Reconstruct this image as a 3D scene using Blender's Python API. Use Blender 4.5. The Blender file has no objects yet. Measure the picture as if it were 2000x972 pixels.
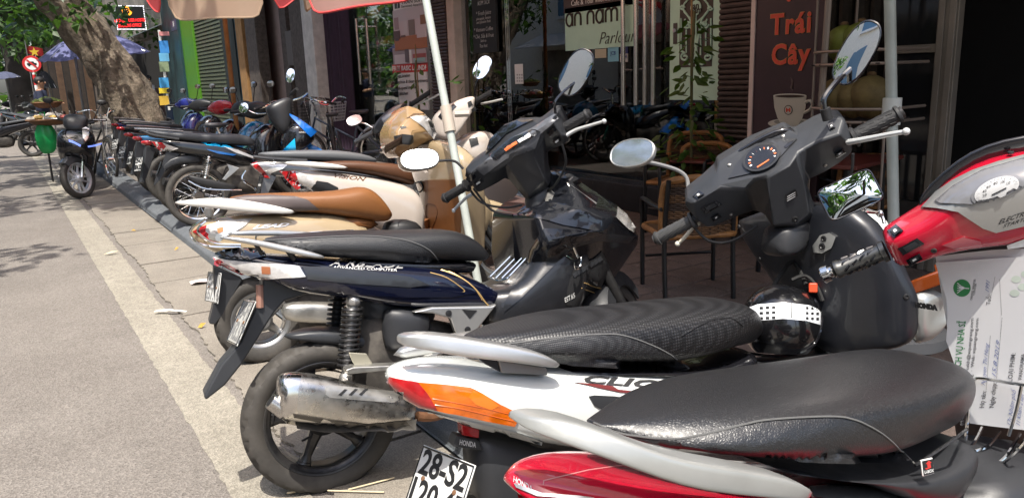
import bpy, bmesh, math, random
import numpy as np
from math import sin, cos, tan, pi, radians, atan2, sqrt, hypot
from mathutils import Matrix, Vector
random.seed(7)
SC = bpy.context.scene
COL = SC.collection
# ------------------------------------------------------------------ camera
F_PX, PITCH, ROLL, YAW, EYE = 1500.0, radians(12.7), radians(2.0), radians(33.0), 1.35
_F = np.array([sin(YAW)*cos(PITCH), cos(YAW)*cos(PITCH), -sin(PITCH)])
_R0 = np.array([cos(YAW), -sin(YAW), 0.0]); _U0 = np.cross(_R0, _F)
_R = _R0*cos(ROLL) - _U0*sin(ROLL); _U = _U0*cos(ROLL) + _R0*sin(ROLL)
EYEP = np.array([0, 0, EYE])
cd = bpy.data.cameras.new('camera'); cam = bpy.data.objects.new('camera', cd); COL.objects.link(cam)
cd.sensor_width = 36; cd.lens = F_PX/2000*36; cd.clip_start = .05; cd.clip_end = 1500
cam.matrix_world = Matrix(((_R[0], _U[0], -_F[0], 0), (_R[1], _U[1], -_F[1], 0), (_R[2], _U[2], -_F[2], EYE), (0, 0, 0, 1)))
SC.camera = cam
# ------------------------------------------------------------------ sky, sun, exposure
SUN_EL, SUN_AZ = radians(66), radians(-143)          # azimuth from +Y towards +X
w = bpy.data.worlds.new('World'); SC.world = w; w.use_nodes = True
nt = w.node_tree; bg = nt.nodes['Background']; sky = nt.nodes.new('ShaderNodeTexSky')
sky.sky_type = 'NISHITA'; sky.sun_disc = False; sky.sun_elevation = SUN_EL; sky.sun_rotation = SUN_AZ
sky.air_density = 1.0; sky.dust_density = 3.5; sky.ozone_density = 1.0
nt.links.new(sky.outputs[0], bg.inputs[0]); bg.inputs[1].default_value = .15
sd = bpy.data.lights.new('sun', 'SUN'); sd.energy = 3.5; sd.angle = radians(.6); sd.color = (1, .95, .86)
sun = bpy.data.objects.new('sun', sd); COL.objects.link(sun)
_d = Vector((sin(SUN_AZ)*cos(SUN_EL), cos(SUN_AZ)*cos(SUN_EL), sin(SUN_EL)))
sun.rotation_euler = (-_d).to_track_quat('-Z', 'Y').to_euler()
SC.view_settings.view_transform = 'Standard'; SC.view_settings.look = 'None'
SC.view_settings.exposure = 1.08; SC.view_settings.gamma = 1
SC.render.engine = 'CYCLES'; SC.cycles.max_bounces = 8; SC.cycles.transparent_max_bounces = 12
# ------------------------------------------------------------------ sight lines
def ray(u, v): return _F*F_PX + _R*(u-1000) + _U*(486-v)
def onZ(u, v, z=0.):
    r = ray(u, v); return EYEP + r*((z-EYE)/r[2])
def onX(u, v, x):
    r = ray(u, v); return EYEP + r*(x/r[0])
def onY(u, v, y):
    r = ray(u, v); return EYEP + r*(y/r[1])
class Frame:
    def __init__(s, o, d, l, u):
        s.o, s.d, s.l, s.u = (np.array(a, float) for a in (o, d, l, u)); s.A = np.array([s.d, s.l, s.u]).T
    def W(s, p): return s.o + s.A @ np.array(p, float)
    def mat(s):
        m = Matrix.Identity(4)
        for i in range(3):
            m[i][0], m[i][1], m[i][2], m[i][3] = s.d[i], s.l[i], s.u[i], s.o[i]
        return m
    def at(s, u, v, ax, val):
        r = ray(u, v); n = (s.d, s.l, s.u)[ax]; t = (val-(EYEP-s.o)@n)/(r@n)
        P = EYEP + r*t - s.o; return np.array([P@s.d, P@s.l, P@s.u])
    def sy(s, u, v, y): return s.at(u, v, 1, y)
    def sub(s, o, d, l, u):
        return Frame(s.W(o), s.A@np.array(d), s.A@np.array(l), s.A@np.array(u))
def bike_frame(o, head, lean=6, pit=2):
    a, l, q = radians(head), radians(lean), radians(pit)
    d = np.array([cos(a), sin(a), 0]); L = np.array([-sin(a), cos(a), 0]); Z = np.array([0, 0, 1.])
    l2 = L*cos(l)-Z*sin(l); up = L*sin(l)+Z*cos(l)
    return Frame(o, d*cos(q)+up*sin(q), l2, -d*sin(q)+up*cos(q))
WORLD = Frame((0, 0, 0), (1, 0, 0), (0, 1, 0), (0, 0, 1))
# ------------------------------------------------------------------ materials
MATS = {}
def mat(name, col, rough=.5, metal=0., coat=0., var=0., vs=8., bump=0., bs=60., spec=.5, trans=0., ior=1.45, emit=0., alpha=1., rvar=0., col2=None, crough=.04, dust=0.):
    if name in MATS: return MATS[name]
    m = bpy.data.materials.new(name); m.use_nodes = True; t = m.node_tree; b = t.nodes['Principled BSDF']
    c4 = (*col, 1)
    b.inputs['Base Color'].default_value = c4; b.inputs['Roughness'].default_value = rough
    b.inputs['Metallic'].default_value = metal; b.inputs['Coat Weight'].default_value = coat
    b.inputs['Coat Roughness'].default_value = crough; b.inputs['Specular IOR Level'].default_value = spec
    b.inputs['Transmission Weight'].default_value = trans; b.inputs['IOR'].default_value = ior; b.inputs['Alpha'].default_value = alpha
    if emit: b.inputs['Emission Color'].default_value = c4; b.inputs['Emission Strength'].default_value = emit
    if var or bump or rvar or col2 or dust:
        tc = t.nodes.new('ShaderNodeTexCoord'); L = t.links.new
        def noise(scale, det=6):
            n = t.nodes.new('ShaderNodeTexNoise'); n.inputs['Scale'].default_value = scale; n.inputs['Detail'].default_value = det
            n.inputs['Roughness'].default_value = .65; L(tc.outputs['Object'], n.inputs['Vector']); return n
        if var or col2:
            n = noise(vs); r = t.nodes.new('ShaderNodeValToRGB'); L(n.outputs['Fac'], r.inputs[0])
            r.color_ramp.elements[0].position = .32; r.color_ramp.elements[1].position = .68
            if col2: a, z = col, col2
            else: a = [max(0, x*(1-var)) for x in col]; z = [min(1, x*(1+var)) for x in col]
            r.color_ramp.elements[0].color = (*a, 1); r.color_ramp.elements[1].color = (*z, 1)
            src = r.outputs[0]
        else:
            src = None
        if dust:
            n = noise(5, 8); r = t.nodes.new('ShaderNodeValToRGB'); L(n.outputs['Fac'], r.inputs[0])
            r.color_ramp.elements[0].position = .45; r.color_ramp.elements[1].position = .75
            r.color_ramp.elements[0].color = (0, 0, 0, 1); r.color_ramp.elements[1].color = (dust, dust, dust, 1)
            mx = t.nodes.new('ShaderNodeMix'); mx.data_type = 'RGBA'; L(r.outputs[0], mx.inputs[0])
            if src: L(src, mx.inputs[6])
            else: mx.inputs[6].default_value = c4
            mx.inputs[7].default_value = (.3, .27, .23, 1); src = mx.outputs[2]
        if src: L(src, b.inputs['Base Color'])
        if rvar:
            n = noise(vs*1.7); mr = t.nodes.new('ShaderNodeMapRange'); L(n.outputs['Fac'], mr.inputs[0])
            mr.inputs[1].default_value = .3; mr.inputs[2].default_value = .7
            mr.inputs[3].default_value = max(.02, rough-rvar); mr.inputs[4].default_value = min(1, rough+rvar); L(mr.outputs[0], b.inputs['Roughness'])
        if bump:
            n = noise(bs, 4); bp = t.nodes.new('ShaderNodeBump'); bp.inputs['Strength'].default_value = bump; bp.inputs['Distance'].default_value = .01
            L(n.outputs['Fac'], bp.inputs['Height']); L(bp.outputs[0], b.inputs['Normal'])
    MATS[name] = m; return m
# ------------------------------------------------------------------ object builders
ROOTM = {}
def thing(name, label, cat, K=WORLD, group=None):
    o = bpy.data.objects.new(name, None); COL.objects.link(o); o.matrix_world = K.mat(); o.empty_display_size = .1
    o['label'] = label; o['category'] = cat
    if group: o['group'] = group
    ROOTM[o.name] = K.mat().inverted(); return o
def tag(o, label, cat, group=None):
    o['label'] = label; o['category'] = cat
    if group: o['group'] = group
    return o
def _inv(parent):
    p = parent
    while p is not None:
        if p.name in ROOTM: return ROOTM[p.name]
        p = p.parent
    return None
def obj(name, verts, faces, m, parent=None, smooth=40, bevel=0, sub=0, kind=None, fm=None, seg=2):
    """verts are world points; stored relative to the thing they belong to"""
    me = bpy.data.meshes.new(name); V = [Vector(p) for p in verts]
    inv = _inv(parent)
    if inv is not None: V = [inv @ p for p in V]
    o = bpy.data.objects.new(name, me); COL.objects.link(o)
    if inv is None and parent is None and kind is None:      # a thing that is one mesh: origin at its base
        c = Vector((sum(p.x for p in V)/len(V), sum(p.y for p in V)/len(V), min(p.z for p in V))); V = [p-c for p in V]; o.location = c
    me.from_pydata(V, [], faces); 
    bm = bmesh.new(); bm.from_mesh(me)
    if fm is None: bmesh.ops.recalc_face_normals(bm, faces=bm.faces)
    bm.to_mesh(me); bm.free()
    for q in (m if isinstance(m, (list, tuple)) else [m]): me.materials.append(q)
    if fm: me.polygons.foreach_set('material_index', fm)
    if smooth:
        me.polygons.foreach_set('use_smooth', [True]*len(me.polygons))
        if not sub: me.set_sharp_from_angle(angle=radians(smooth))
    if bevel:
        b = o.modifiers.new('bevel', 'BEVEL'); b.width = bevel; b.segments = seg; b.limit_method = 'ANGLE'; b.angle_limit = radians(35); b.harden_normals = bool(smooth)
    if sub:
        s = o.modifiers.new('sub', 'SUBSURF'); s.levels = sub; s.render_levels = sub
    if parent is not None: o.parent = parent
    if kind: o['kind'] = kind
    return o
class MB:
    """collects world points and faces"""
    def __init__(s): s.v = []; s.f = []
    def add(s, v, f):
        n = len(s.v); s.v += [tuple(p) for p in v]; s.f += [tuple(i+n for i in q) for q in f]; return s
    def box(s, K, a, b):
        c = [(x, y, z) for x in (a[0], b[0]) for y in (a[1], b[1]) for z in (a[2], b[2])]
        return s.add([K.W(p) for p in c], [(0, 1, 3, 2), (4, 6, 7, 5), (0, 4, 5, 1), (2, 3, 7, 6), (0, 2, 6, 4), (1, 5, 7, 3)])
    def tube(s, K, pts, r, n=8, closed=False, cap=True):
        P = [Vector(K.W(p)) for p in pts]; N = len(P); rr = r if isinstance(r, (list, tuple)) else [r]*N
        rings = []; prev = None
        for i in range(N):
            if closed: t = P[(i+1) % N]-P[i-1]
            else: t = P[min(i+1, N-1)]-P[max(i-1, 0)]
            t = t.normalized() if t.length > 1e-9 else Vector((0, 0, 1))
            if prev is None:
                a = Vector((0, 0, 1)) if abs(t.z) < .9 else Vector((1, 0, 0)); q = t.cross(a).normalized()
            else:
                q = (prev-t*prev.dot(t)); q = q.normalized() if q.length > 1e-6 else t.orthogonal().normalized()
            prev = q; k = t.cross(q)
            rings.append([P[i]+(q*cos(2*pi*j/n)+k*sin(2*pi*j/n))*rr[i] for j in range(n)])
        v = [p for R_ in rings for p in R_]; f = []
        for i in range(N if closed else N-1):
            a, b = i*n, ((i+1) % N)*n
            for j in range(n): f.append((a+j, a+(j+1) % n, b+(j+1) % n, b+j))
        if cap and not closed: f += [tuple(range(n))[::-1], tuple(range((N-1)*n, N*n))]
        return s.add(v, f)
    def lathe(s, K, o, ax, prof, n=24, cap=True, a0=0, a1=2*pi):
        """prof: (along axis, radius)"""
        o = np.array(o, float); ax = np.array(ax, float); ax /= np.linalg.norm(ax)
        t = np.array([0, 0, 1.]) if abs(ax[2]) < .9 else np.array([1., 0, 0]); q = np.cross(ax, t); q /= np.linalg.norm(q); k = np.cross(ax, q)
        v = [K.W(o+ax*h+(q*cos(2*pi*j/n)+k*sin(2*pi*j/n))*r) for h, r in prof for j in range(n)]; f = []
        for i in range(len(prof)-1):
            for j in range(n): f.append((i*n+j, i*n+(j+1) % n, (i+1)*n+(j+1) % n, (i+1)*n+j))
        if cap: f += [tuple(range(n))[::-1], tuple(range((len(prof)-1)*n, len(prof)*n))]
        return s.add(v, f)
    def prism(s, K, pts, off):
        """pts: local polygon, off: local offset vector"""
        n = len(pts); off = np.array(off, float)
        v = [K.W(p) for p in pts]+[K.W(np.array(p, float)+off) for p in pts]
        f = [tuple(range(n)), tuple(range(2*n-1, n-1, -1))]+[(i, (i+1) % n, n+(i+1) % n, n+i) for i in range(n)]
        return s.add(v, f)
    def loft(s, rings, cap=True):
        n = len(rings[0]); v = [p for r in rings for p in r]; f = []
        for i in range(len(rings)-1):
            for j in range(n): f.append((i*n+j, i*n+(j+1) % n, (i+1)*n+(j+1) % n, (i+1)*n+j))
        if cap: f += [tuple(range(n))[::-1], tuple(range((len(rings)-1)*n, len(rings)*n))]
        return s.add(v, f)
    def ball(s, K, o, r, n=12, m=8):
        r = r if isinstance(r, (list, tuple)) else (r, r, r)
        v = [K.W((o[0], o[1], o[2]+r[2]))]; f = []
        for i in range(1, m):
            a = pi*i/m
            for j in range(n):
                b = 2*pi*j/n; v.append(K.W((o[0]+r[0]*sin(a)*cos(b), o[1]+r[1]*sin(a)*sin(b), o[2]+r[2]*cos(a))))
        v.append(K.W((o[0], o[1], o[2]-r[2])))
        for j in range(n):
            f.append((0, 1+j, 1+(j+1) % n)); f.append((len(v)-1, 1+(m-2)*n+(j+1) % n, 1+(m-2)*n+j))
        for i in range(m-2):
            for j in range(n): f.append((1+i*n+j, 1+(i+1)*n+j, 1+(i+1)*n+(j+1) % n, 1+i*n+(j+1) % n))
        return s.add(v, f)
    def make(s, name, m, parent=None, **k): return obj(name, s.v, s.f, m, parent, **k)
def spw(a, e): return math.copysign(abs(a)**e, a)
def hull(name, K, st, m, parent, ax=1, n=16, e=.6, sub=1, kt=.35, kb=1., side=-1, cap=True, **kw):
    """st: (u,v top, u,v bottom, half thickness[, centre]) read off the near face; a closed rounded body"""
    rings = []
    for s_ in st:
        (ut, vt), (ub, vb), h = s_[0], s_[1], s_[2]; c = s_[3] if len(s_) > 3 else 0.
        T = K.at(ut, vt, ax, c+side*kt*h); B = K.at(ub, vb, ax, c+side*kb*h); T[ax] = B[ax] = c
        C = (T+B)/2; V = (T-B)/2; D = np.zeros(3); D[ax] = h
        rings.append([K.W(C+V*spw(sin(2*pi*(j+.5)/n), e)+D*spw(cos(2*pi*(j+.5)/n), e)) for j in range(n)])
    return MB().loft(rings, cap).make(name, m, parent, sub=sub, **kw)
def hull3(name, K, st, m, parent, ax=1, n=16, e=.6, sub=1, cap=True, **kw):
    """st: (top local point, bottom local point, half thickness along ax)"""
    rings = []
    for T, B, h in st:
        T = np.array(T, float); B = np.array(B, float); C = (T+B)/2; V = (T-B)/2; D = np.zeros(3); D[ax] = h
        rings.append([K.W(C+V*spw(sin(2*pi*(j+.5)/n), e)+D*spw(cos(2*pi*(j+.5)/n), e)) for j in range(n)])
    return MB().loft(rings, cap).make(name, m, parent, sub=sub, **kw)
def plate(name, K, px, val, th, m, parent, ax=1, bevel=.003, both=False, **kw):
    """flat piece traced on the plane ax=val, th = thickness (signed offset along ax)"""
    pts = []
    for p in px:
        q = K.at(p[0], p[1], ax, p[2] if len(p) > 2 else val); pts.append(q)
    off = np.zeros(3); off[ax] = th
    mb = MB().prism(K, pts, off)
    if both:
        mir = [q.copy() for q in pts]
        for q in mir: q[ax] *= -1
        mb.prism(K, mir, -off)
    return mb.make(name, m, parent, bevel=bevel, **kw)
def tubepx(name, K, pts, r, m, parent, ax=1, n=8, **kw):
    """pts: (u,v,val)"""
    P = [K.at(u, v, ax, c) for u, v, c in pts]
    return MB().tube(K, smooth_path(P), r, n).make(name, m, parent, **kw)
def facets(name, K, ax, P, F, m, parent, back=.06, bevel=.006, **kw):
    """faceted shell: P name -> (u,v,depth along ax); F faces by name, outline from boundary edges, closed behind"""
    ks = list(P); L = [K.at(P[k][0], P[k][1], ax, P[k][2]) for k in ks]; ix = {k: i for i, k in enumerate(ks)}; FF = [tuple(ix[k] for k in f) for f in F]
    cnt = {}
    for f in FF:
        for a, b in zip(f, f[1:]+f[:1]): cnt[(a, b)] = 1
    be = [(a, b) for a, b in cnt if (b, a) not in cnt]; n = len(L); low = {}
    nb = max(p[ax] for p in L)+back
    for a, b in be:
        for i in (a, b):
            if i not in low:
                q = L[i].copy(); q[ax] = nb; low[i] = n+len(low)
    V = L+[None]*len(low)
    for i, j in low.items(): q = L[i].copy(); q[ax] = nb; V[j] = q
    FF += [(b, a, low[a], low[b]) for a, b in be]
    nx = {a: b for a, b in be}; a0 = be[0][0]; loop = [a0]; c = nx[a0]
    while c != a0 and len(loop) < 500: loop.append(c); c = nx[c]
    FF.append(tuple(low[i] for i in loop))
    return obj(name, [K.W(p) for p in V], FF, m, parent, bevel=bevel, seg=3, **kw)
def smooth_path(P, k=4):
    P = [np.array(p, float) for p in P]
    if len(P) < 3: return P
    out = []
    for i in range(len(P)-1):
        a, b, c, d = P[max(i-1, 0)], P[i], P[i+1], P[min(i+2, len(P)-1)]
        for j in range(k):
            t = j/k; out.append(.5*((2*b)+(c-a)*t+(2*a-5*b+4*c-d)*t*t+(3*b-3*c+d-a)*t**3))
    out.append(P[-1]); return out
def text(name, K, s, o, xd, yd, size, m, parent, ext=.0008, align='CENTER', bold=0, shear=0, sx=1., sp=1., kind=None):
    """flat print: local origin, reading direction, up direction (local), size = cap line height"""
    cu = bpy.data.curves.new(name, 'FONT'); cu.body = s; cu.size = size; cu.extrude = 0 if ext == 0 else ext; cu.align_x = align; cu.align_y = 'CENTER'
    cu.offset = bold; cu.shear = shear; cu.space_character = sp; cu.resolution_u = 3
    t = bpy.data.objects.new(name, cu); me0 = t.to_mesh(); 
    x = np.array(xd, float); y = np.array(yd, float); x /= np.linalg.norm(x); y -= x*(x@y); y /= np.linalg.norm(y); z = np.cross(x, y); o = np.array(o, float)
    V = [K.W(o+x*p.co.x*sx+y*p.co.y+z*(p.co.z+ext)) for p in me0.vertices]; F = [tuple(p.vertices) for p in me0.polygons]
    t.to_mesh_clear(); bpy.data.objects.remove(t); bpy.data.curves.remove(cu)
    if not V: return None
    return obj(name, V, F, m, parent, smooth=0, kind=kind)
def dup(root, loc=None, rotz=None, label=None):
    def cp(o, par):
        c = o.copy(); COL.objects.link(c)
        if par is not None: c.parent = par
        for ch in o.children: cp(ch, c)
        return c
    c = cp(root, None)
    m = Matrix.Translation(Vector(loc)) @ Matrix.Rotation(rotz or 0, 4, 'Z'); c.matrix_world = m
    if label: c['label'] = label
    return c
# ------------------------------------------------------------------ road, kerb, pavement
def ground_mat(name, base, speck, vs, bump=.5, fine=220., stain=.25):
    m = bpy.data.materials.new(name); m.use_nodes = True; t = m.node_tree; b = t.nodes['Principled BSDF']; L = t.links.new
    tc = t.nodes.new('ShaderNodeTexCoord'); b.inputs['Roughness'].default_value = .92; b.inputs['Specular IOR Level'].default_value = .25
    def noise(s, d=6, r=.6):
        n = t.nodes.new('ShaderNodeTexNoise'); n.inputs['Scale'].default_value = s; n.inputs['Detail'].default_value = d; n.inputs['Roughness'].default_value = r
        L(tc.outputs['Object'], n.inputs['Vector']); return n
    def ramp(src, a, z, ca, cz):
        r = t.nodes.new('ShaderNodeValToRGB'); L(src, r.inputs[0]); r.color_ramp.elements[0].position = a; r.color_ramp.elements[1].position = z
        r.color_ramp.elements[0].color = (*ca, 1); r.color_ramp.elements[1].color = (*cz, 1); return r.outputs[0]
    big = ramp(noise(vs, 8).outputs[0], .3, .7, [x*(1-stain) for x in base], [x*(1+stain) for x in base])
    v = t.nodes.new('ShaderNodeTexVoronoi'); v.inputs['Scale'].default_value = fine; L(tc.outputs['Object'], v.inputs['Vector'])
    sp = ramp(v.outputs['Color'], .2, .95, [x*.6 for x in speck], [x*1.5 for x in speck])
    mx = t.nodes.new('ShaderNodeMix'); mx.data_type = 'RGBA'; mx.inputs[0].default_value = .55; L(big, mx.inputs[6]); L(sp, mx.inputs[7])
    dk = ramp(noise(1.3, 9, .7).outputs[0], .42, .62, (.84, .83, .82), (1.04, 1.04, 1.03))
    mu = t.nodes.new('ShaderNodeMix'); mu.data_type = 'RGBA'; mu.blend_type = 'MULTIPLY'; mu.inputs[0].default_value = .7; L(mx.outputs[2], mu.inputs[6]); L(dk, mu.inputs[7])
    L(mu.outputs[2], b.inputs['Base Color'])
    bp = t.nodes.new('ShaderNodeBump'); bp.inputs['Strength'].default_value = bump; bp.inputs['Distance'].default_value = .006
    L(v.outputs['Distance'], bp.inputs['Height']); L(bp.outputs[0], b.inputs['Normal'])
    return m
M_ASPH = ground_mat('asphalt', (.195, .174, .155), (.19, .173, .157), 3, .9, 130, .07)
M_CONC = ground_mat('old_concrete', (.225, .2, .168), (.215, .195, .168), 5, .35, 240, .2)
M_STRIPE = ground_mat('worn_road_paint', (.30, .275, .225), (.25, .23, .195), 14, .7, 130, .22)
M_KERB = ground_mat('kerb_granite', (.11, .12, .135), (.11, .12, .13), 8, .3, 300, .25)
M_TILE = ground_mat('red_paving', (.105, .075, .065), (.1, .08, .07), 7, .25, 200, .35)
M_PAVE = ground_mat('pavement_cement', (.14, .125, .115), (.14, .125, .11), 4, .3, 200, .3)
def grid_sheet(name, x0, x1, y0, y1, z, m, kind='structure'):
    return obj(name, [(x0, y0, z), (x1, y0, z), (x1, y1, z), (x0, y1, z)], [(0, 1, 2, 3)], m, kind=kind, smooth=0)
grid_sheet('road', -300, 300, -200, 600, 0, M_ASPH)
rg = random.Random(3)
# the pale painted line, edges worn ragged
L_, R_ = [], []
yy = -1.5
while yy < 19.6:
    L_.append((.462+rg.uniform(-.005, .005), yy, .004)); R_.append((.682+rg.uniform(-.007, .007), yy, .004)); yy += .045
V_ = L_+R_; n_ = len(L_)
obj('road_marking', V_, [(i, n_+i, n_+i+1, i+1) for i in range(n_-1)], M_STRIPE, kind='structure', smooth=0)
obj('road_marking', [(.47, 19.65, .004), (2.4, 19.75, .004), (2.4, 20.0, .004), (.35, 19.98, .004)], [(0, 1, 2, 3)], M_STRIPE, kind='structure', smooth=0)
# gutter apron of cast slabs
apron = obj('gutter', [(.76, -3, .003), (1.2, -3, .003), (1.2, 22, .003), (.76, 22, .003)], [(0, 1, 2, 3)], ground_mat('gutter_joint', (.1, .085, .075), (.1, .09, .08), 5), kind='structure', smooth=0)
y = -2.5
while y < 19:
    ln = rg.uniform(.62, 1.0); nn = 22; x0 = .735
    left = [(x0+.012*sin(y*3+k*.2)+rg.uniform(-.012, .012), y+.012+(ln-.024)*k/nn) for k in range(nn+1)]
    if y+ln > -1:
        pl = left+[(1.195, y+ln-.012), (1.195, y+.012)]
        zt = .011+rg.uniform(-.002, .003)
        obj('gutter_slab', [(a, b, .002) for a, b in pl]+[(a, b, zt) for a, b in pl], [tuple(range(len(pl)))[::-1], tuple(range(len(pl), 2*len(pl)))]+[(i, (i+1) % len(pl), len(pl)+(i+1) % len(pl), len(pl)+i) for i in range(len(pl))], M_CONC, apron, smooth=0)
    y += ln
# kerb stones
kerb = obj('kerb', [(1.2, -4, .02), (1.45, -4, .02), (1.45, 40, .02), (1.2, 40, .02)], [(0, 1, 2, 3)], M_KERB, kind='structure', smooth=0)
y = -3.
while y < 32:
    ln = .98; j = rg.uniform(-.008, .008); h = .1+rg.uniform(-.006, .004)
    sec = [(1.2+j, 0), (1.215+j, .055), (1.285+j, h), (1.47, h), (1.47, 0)]
    obj('kerb_stone', [(a, y+.008, b) for a, b in sec]+[(a, y+ln-.008, b) for a, b in sec], [(4, 3, 2, 1, 0), (5, 6, 7, 8, 9)]+[(i, (i+1) % 5, 5+(i+1) % 5, 5+i) for i in range(5)], M_KERB, kerb, smooth=30, bevel=.012)
    y += ln
PZ = .08
pav = grid_sheet('pavement', 1.46, 60, -20, 60, PZ-.012, M_PAVE)
i = 0
vs_ = [(-.147, -.147, 0), (.147, -.147, 0), (.147, .147, 0), (-.147, .147, 0), (-.141, -.141, .011), (.141, -.141, .011), (.141, .141, .011), (-.141, .141, .011)]
tile0 = None
for ix in range(11):
    for iy in range(20):
        x, y = 1.75+.3*ix, .35+.3*iy
        if tile0 is None:
            tile0 = obj('paving_tile', [(a, b, c) for a, b, c in vs_], [(4, 5, 6, 7), (0, 1, 5, 4), (1, 2, 6, 5), (2, 3, 7, 6), (3, 0, 4, 7)], M_TILE, pav, smooth=0); t_ = tile0
        else:
            t_ = tile0.copy(); COL.objects.link(t_); t_.parent = pav
        t_.location = (x, y, PZ-.012); t_.rotation_euler = (rg.uniform(-.004, .004), rg.uniform(-.004, .004), rg.uniform(-.01, .01))
# ------------------------------------------------------------------ shop fronts (plane X = FX)
FX = 5.0
def fy(u, v=100, x=FX): return onX(u, v, x)[1]
def fz(u, v, x=FX): return onX(u, v, x)[2]
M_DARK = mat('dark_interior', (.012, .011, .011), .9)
M_GLASS = bpy.data.materials.new('shop_glass'); M_GLASS.use_nodes = True
M_GLASS2 = bpy.data.materials.new('door_glass'); M_GLASS2.use_nodes = True
def _glass(m, k):
    t = m.node_tree; L = t.links.new; t.nodes.remove(t.nodes['Principled BSDF']); tr = t.nodes.new('ShaderNodeBsdfTransparent'); tr.inputs[0].default_value = (.88, .9, .88, 1)
    gl = t.nodes.new('ShaderNodeBsdfGlossy'); gl.inputs['Roughness'].default_value = .0; gl.inputs[0].default_value = (1, 1, 1, 1); fr = t.nodes.new('ShaderNodeFresnel'); fr.inputs[0].default_value = 1.5
    ma = t.nodes.new('ShaderNodeMath'); ma.operation = 'MULTIPLY'; ma.use_clamp = True; ma.inputs[1].default_value = k; L(fr.outputs[0], ma.inputs[0]); mx = t.nodes.new('ShaderNodeMixShader'); L(ma.outputs[0], mx.inputs[0]); L(tr.outputs[0], mx.inputs[1]); L(gl.outputs[0], mx.inputs[2]); L(mx.outputs[0], t.nodes['Material Output'].inputs[0])
_glass(M_GLASS, 1.6); _glass(M_GLASS2, .55)
M_CREAM = mat('cream_plaster', (.5, .43, .36), .85, var=.15, vs=5, bump=.1, bs=30)
M_WHITEPOST = mat('white_post_paint', (.48, .46, .43), .7, var=.2, vs=6)
M_TEAL = mat('dark_teal_paint', (.012, .04, .048), .5, var=.25, vs=3)
M_LIME = mat('lime_green_paint', (.06, .19, .01), .45, var=.08, vs=4)
M_SHUT = mat('olive_shutter', (.075, .085, .055), .5, .3, var=.2, vs=5)
M_WOOD = mat('weathered_wood', (.075, .06, .05), .85, var=.4, vs=14, bump=.3, bs=40)
M_OCHRE = mat('ochre_paint', (.26, .14, .05), .8, var=.25, vs=6)
M_PINKW = mat('dusty_pink_plaster', (.21, .15, .13), .9, var=.2, vs=4, bump=.1)
M_CURT = mat('purple_curtain', (.028, .014, .03), .85, var=.3, vs=6)
M_BROWNW = mat('cafe_wall_brown', (.45, .37, .29), .85, var=.2, vs=3)
M_STEEL = mat('brushed_steel', (.55, .53, .5), .22, 1, var=.1)
M_SLAT = mat('brown_slat', (.06, .042, .038), .6, var=.25, vs=9, rvar=.15)
M_MINT = mat('mint_vinyl', (.42, .64, .53), .55, var=.03)
M_INK = mat('brown_ink', (.035, .025, .02), .6)
M_MAROON = mat('maroon_board', (.032, .014, .02), .45, var=.2, vs=4)
M_ALU = mat('bronze_aluminium', (.20, .18, .155), .5, .4, var=.15, vs=4)
M_BLACKB = mat('blackboard', (.014, .016, .016), .7, var=.3, vs=6)
M_CHALK = mat('chalk', (.55, .55, .52), .9)
M_WHITE = mat('white_print', (.72, .72, .7), .5)
M_RED = mat('red_print', (.5, .03, .025), .5)
M_BLACK = mat('black_print', (.015, .015, .016), .5)
def wallbox(name, y0, y1, z0, z1, x0, x1, m, parent, **k):
    return MB().box(WORLD, (x0, min(y0, y1), z0), (x1, max(y0, y1), z1)).make(name, m, parent, **k)
# --- cafe building
YR, YGL = fy(2000)-6, fy(905)
cafe = thing('cafe_building', 'brown glass fronted cafe with mint an nam signs behind the parked scooters', 'cafe', Frame((FX, 5, PZ), (1, 0, 0), (0, 1, 0), (0, 0, 1)))
yD = fy(1880); yP0, yP1 = fy(880), fy(905)
wallbox('upper_wall', YR, 11, 3.0, 10.5, FX, FX+.3, M_CREAM, cafe)  # raised high out of view to keep sun out of the open interior
wallbox('awning', YR, 10.2, 2.92, 2.99, 3.9, FX-.01, mat('unseen_awning_cloth', (.22, .1, .09), .8), cafe)  # awning out of view, added to shade the cafe front
wallbox('cream_pillar', yP0, yP1, PZ-.02, 3.0, FX-.12, FX+.2, M_CREAM, cafe, bevel=.01)
wallbox('plinth', 4.5, yP1-.003, PZ-.02, .33, FX-.22, FX+.05, mat('plinth_black', (.02, .021, .024), .25, var=.2), cafe, bevel=.008)
wallbox('interior_floor', 2, 9, .05, .3, FX+.06, FX+4, mat('cafe_floor', (.06, .05, .045), .3), cafe)
wallbox('interior_wall', -4, 12, .0, 3.0, FX+2.6, FX+2.7, M_BROWNW, cafe)
wallbox('interior_side_wall', 8.75, 8.85, .0, 3.0, FX+.25, FX+2.6, M_CREAM, cafe)
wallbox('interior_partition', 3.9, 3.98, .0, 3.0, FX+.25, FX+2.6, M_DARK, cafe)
wallbox('ceiling', -4, 12, 3.0, 3.05, FX+.31, FX+.7, M_DARK, cafe)  # only a strip, left open behind it so sky light reaches the interior
ym = fy(988)
for a, b in ((ym+.006, yP1-.004), (fy(1243)+.006, ym-.006), (4.52, fy(1243)-.006)):
    wallbox('glass_pane', a, b, .335, 2.95, FX-.006, FX+.006, M_GLASS, cafe, smooth=0)
for u0, o in ((1228, 0), (1253, 0), (1261, .06), (1287, 0)):
    yy = fy(u0)
    h = MB().tube(WORLD, [(FX-.07+o, yy, fz(u0, 205)), (FX-.07+o, yy, 2.15)], .022, 12)
    for zz in (fz(u0, 205)+.32, 1.95): h.tube(WORLD, [(FX-.07+o, yy, zz), (FX, yy, zz)], .012, 8)
    h.make('door_handle', M_STEEL, cafe)
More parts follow.
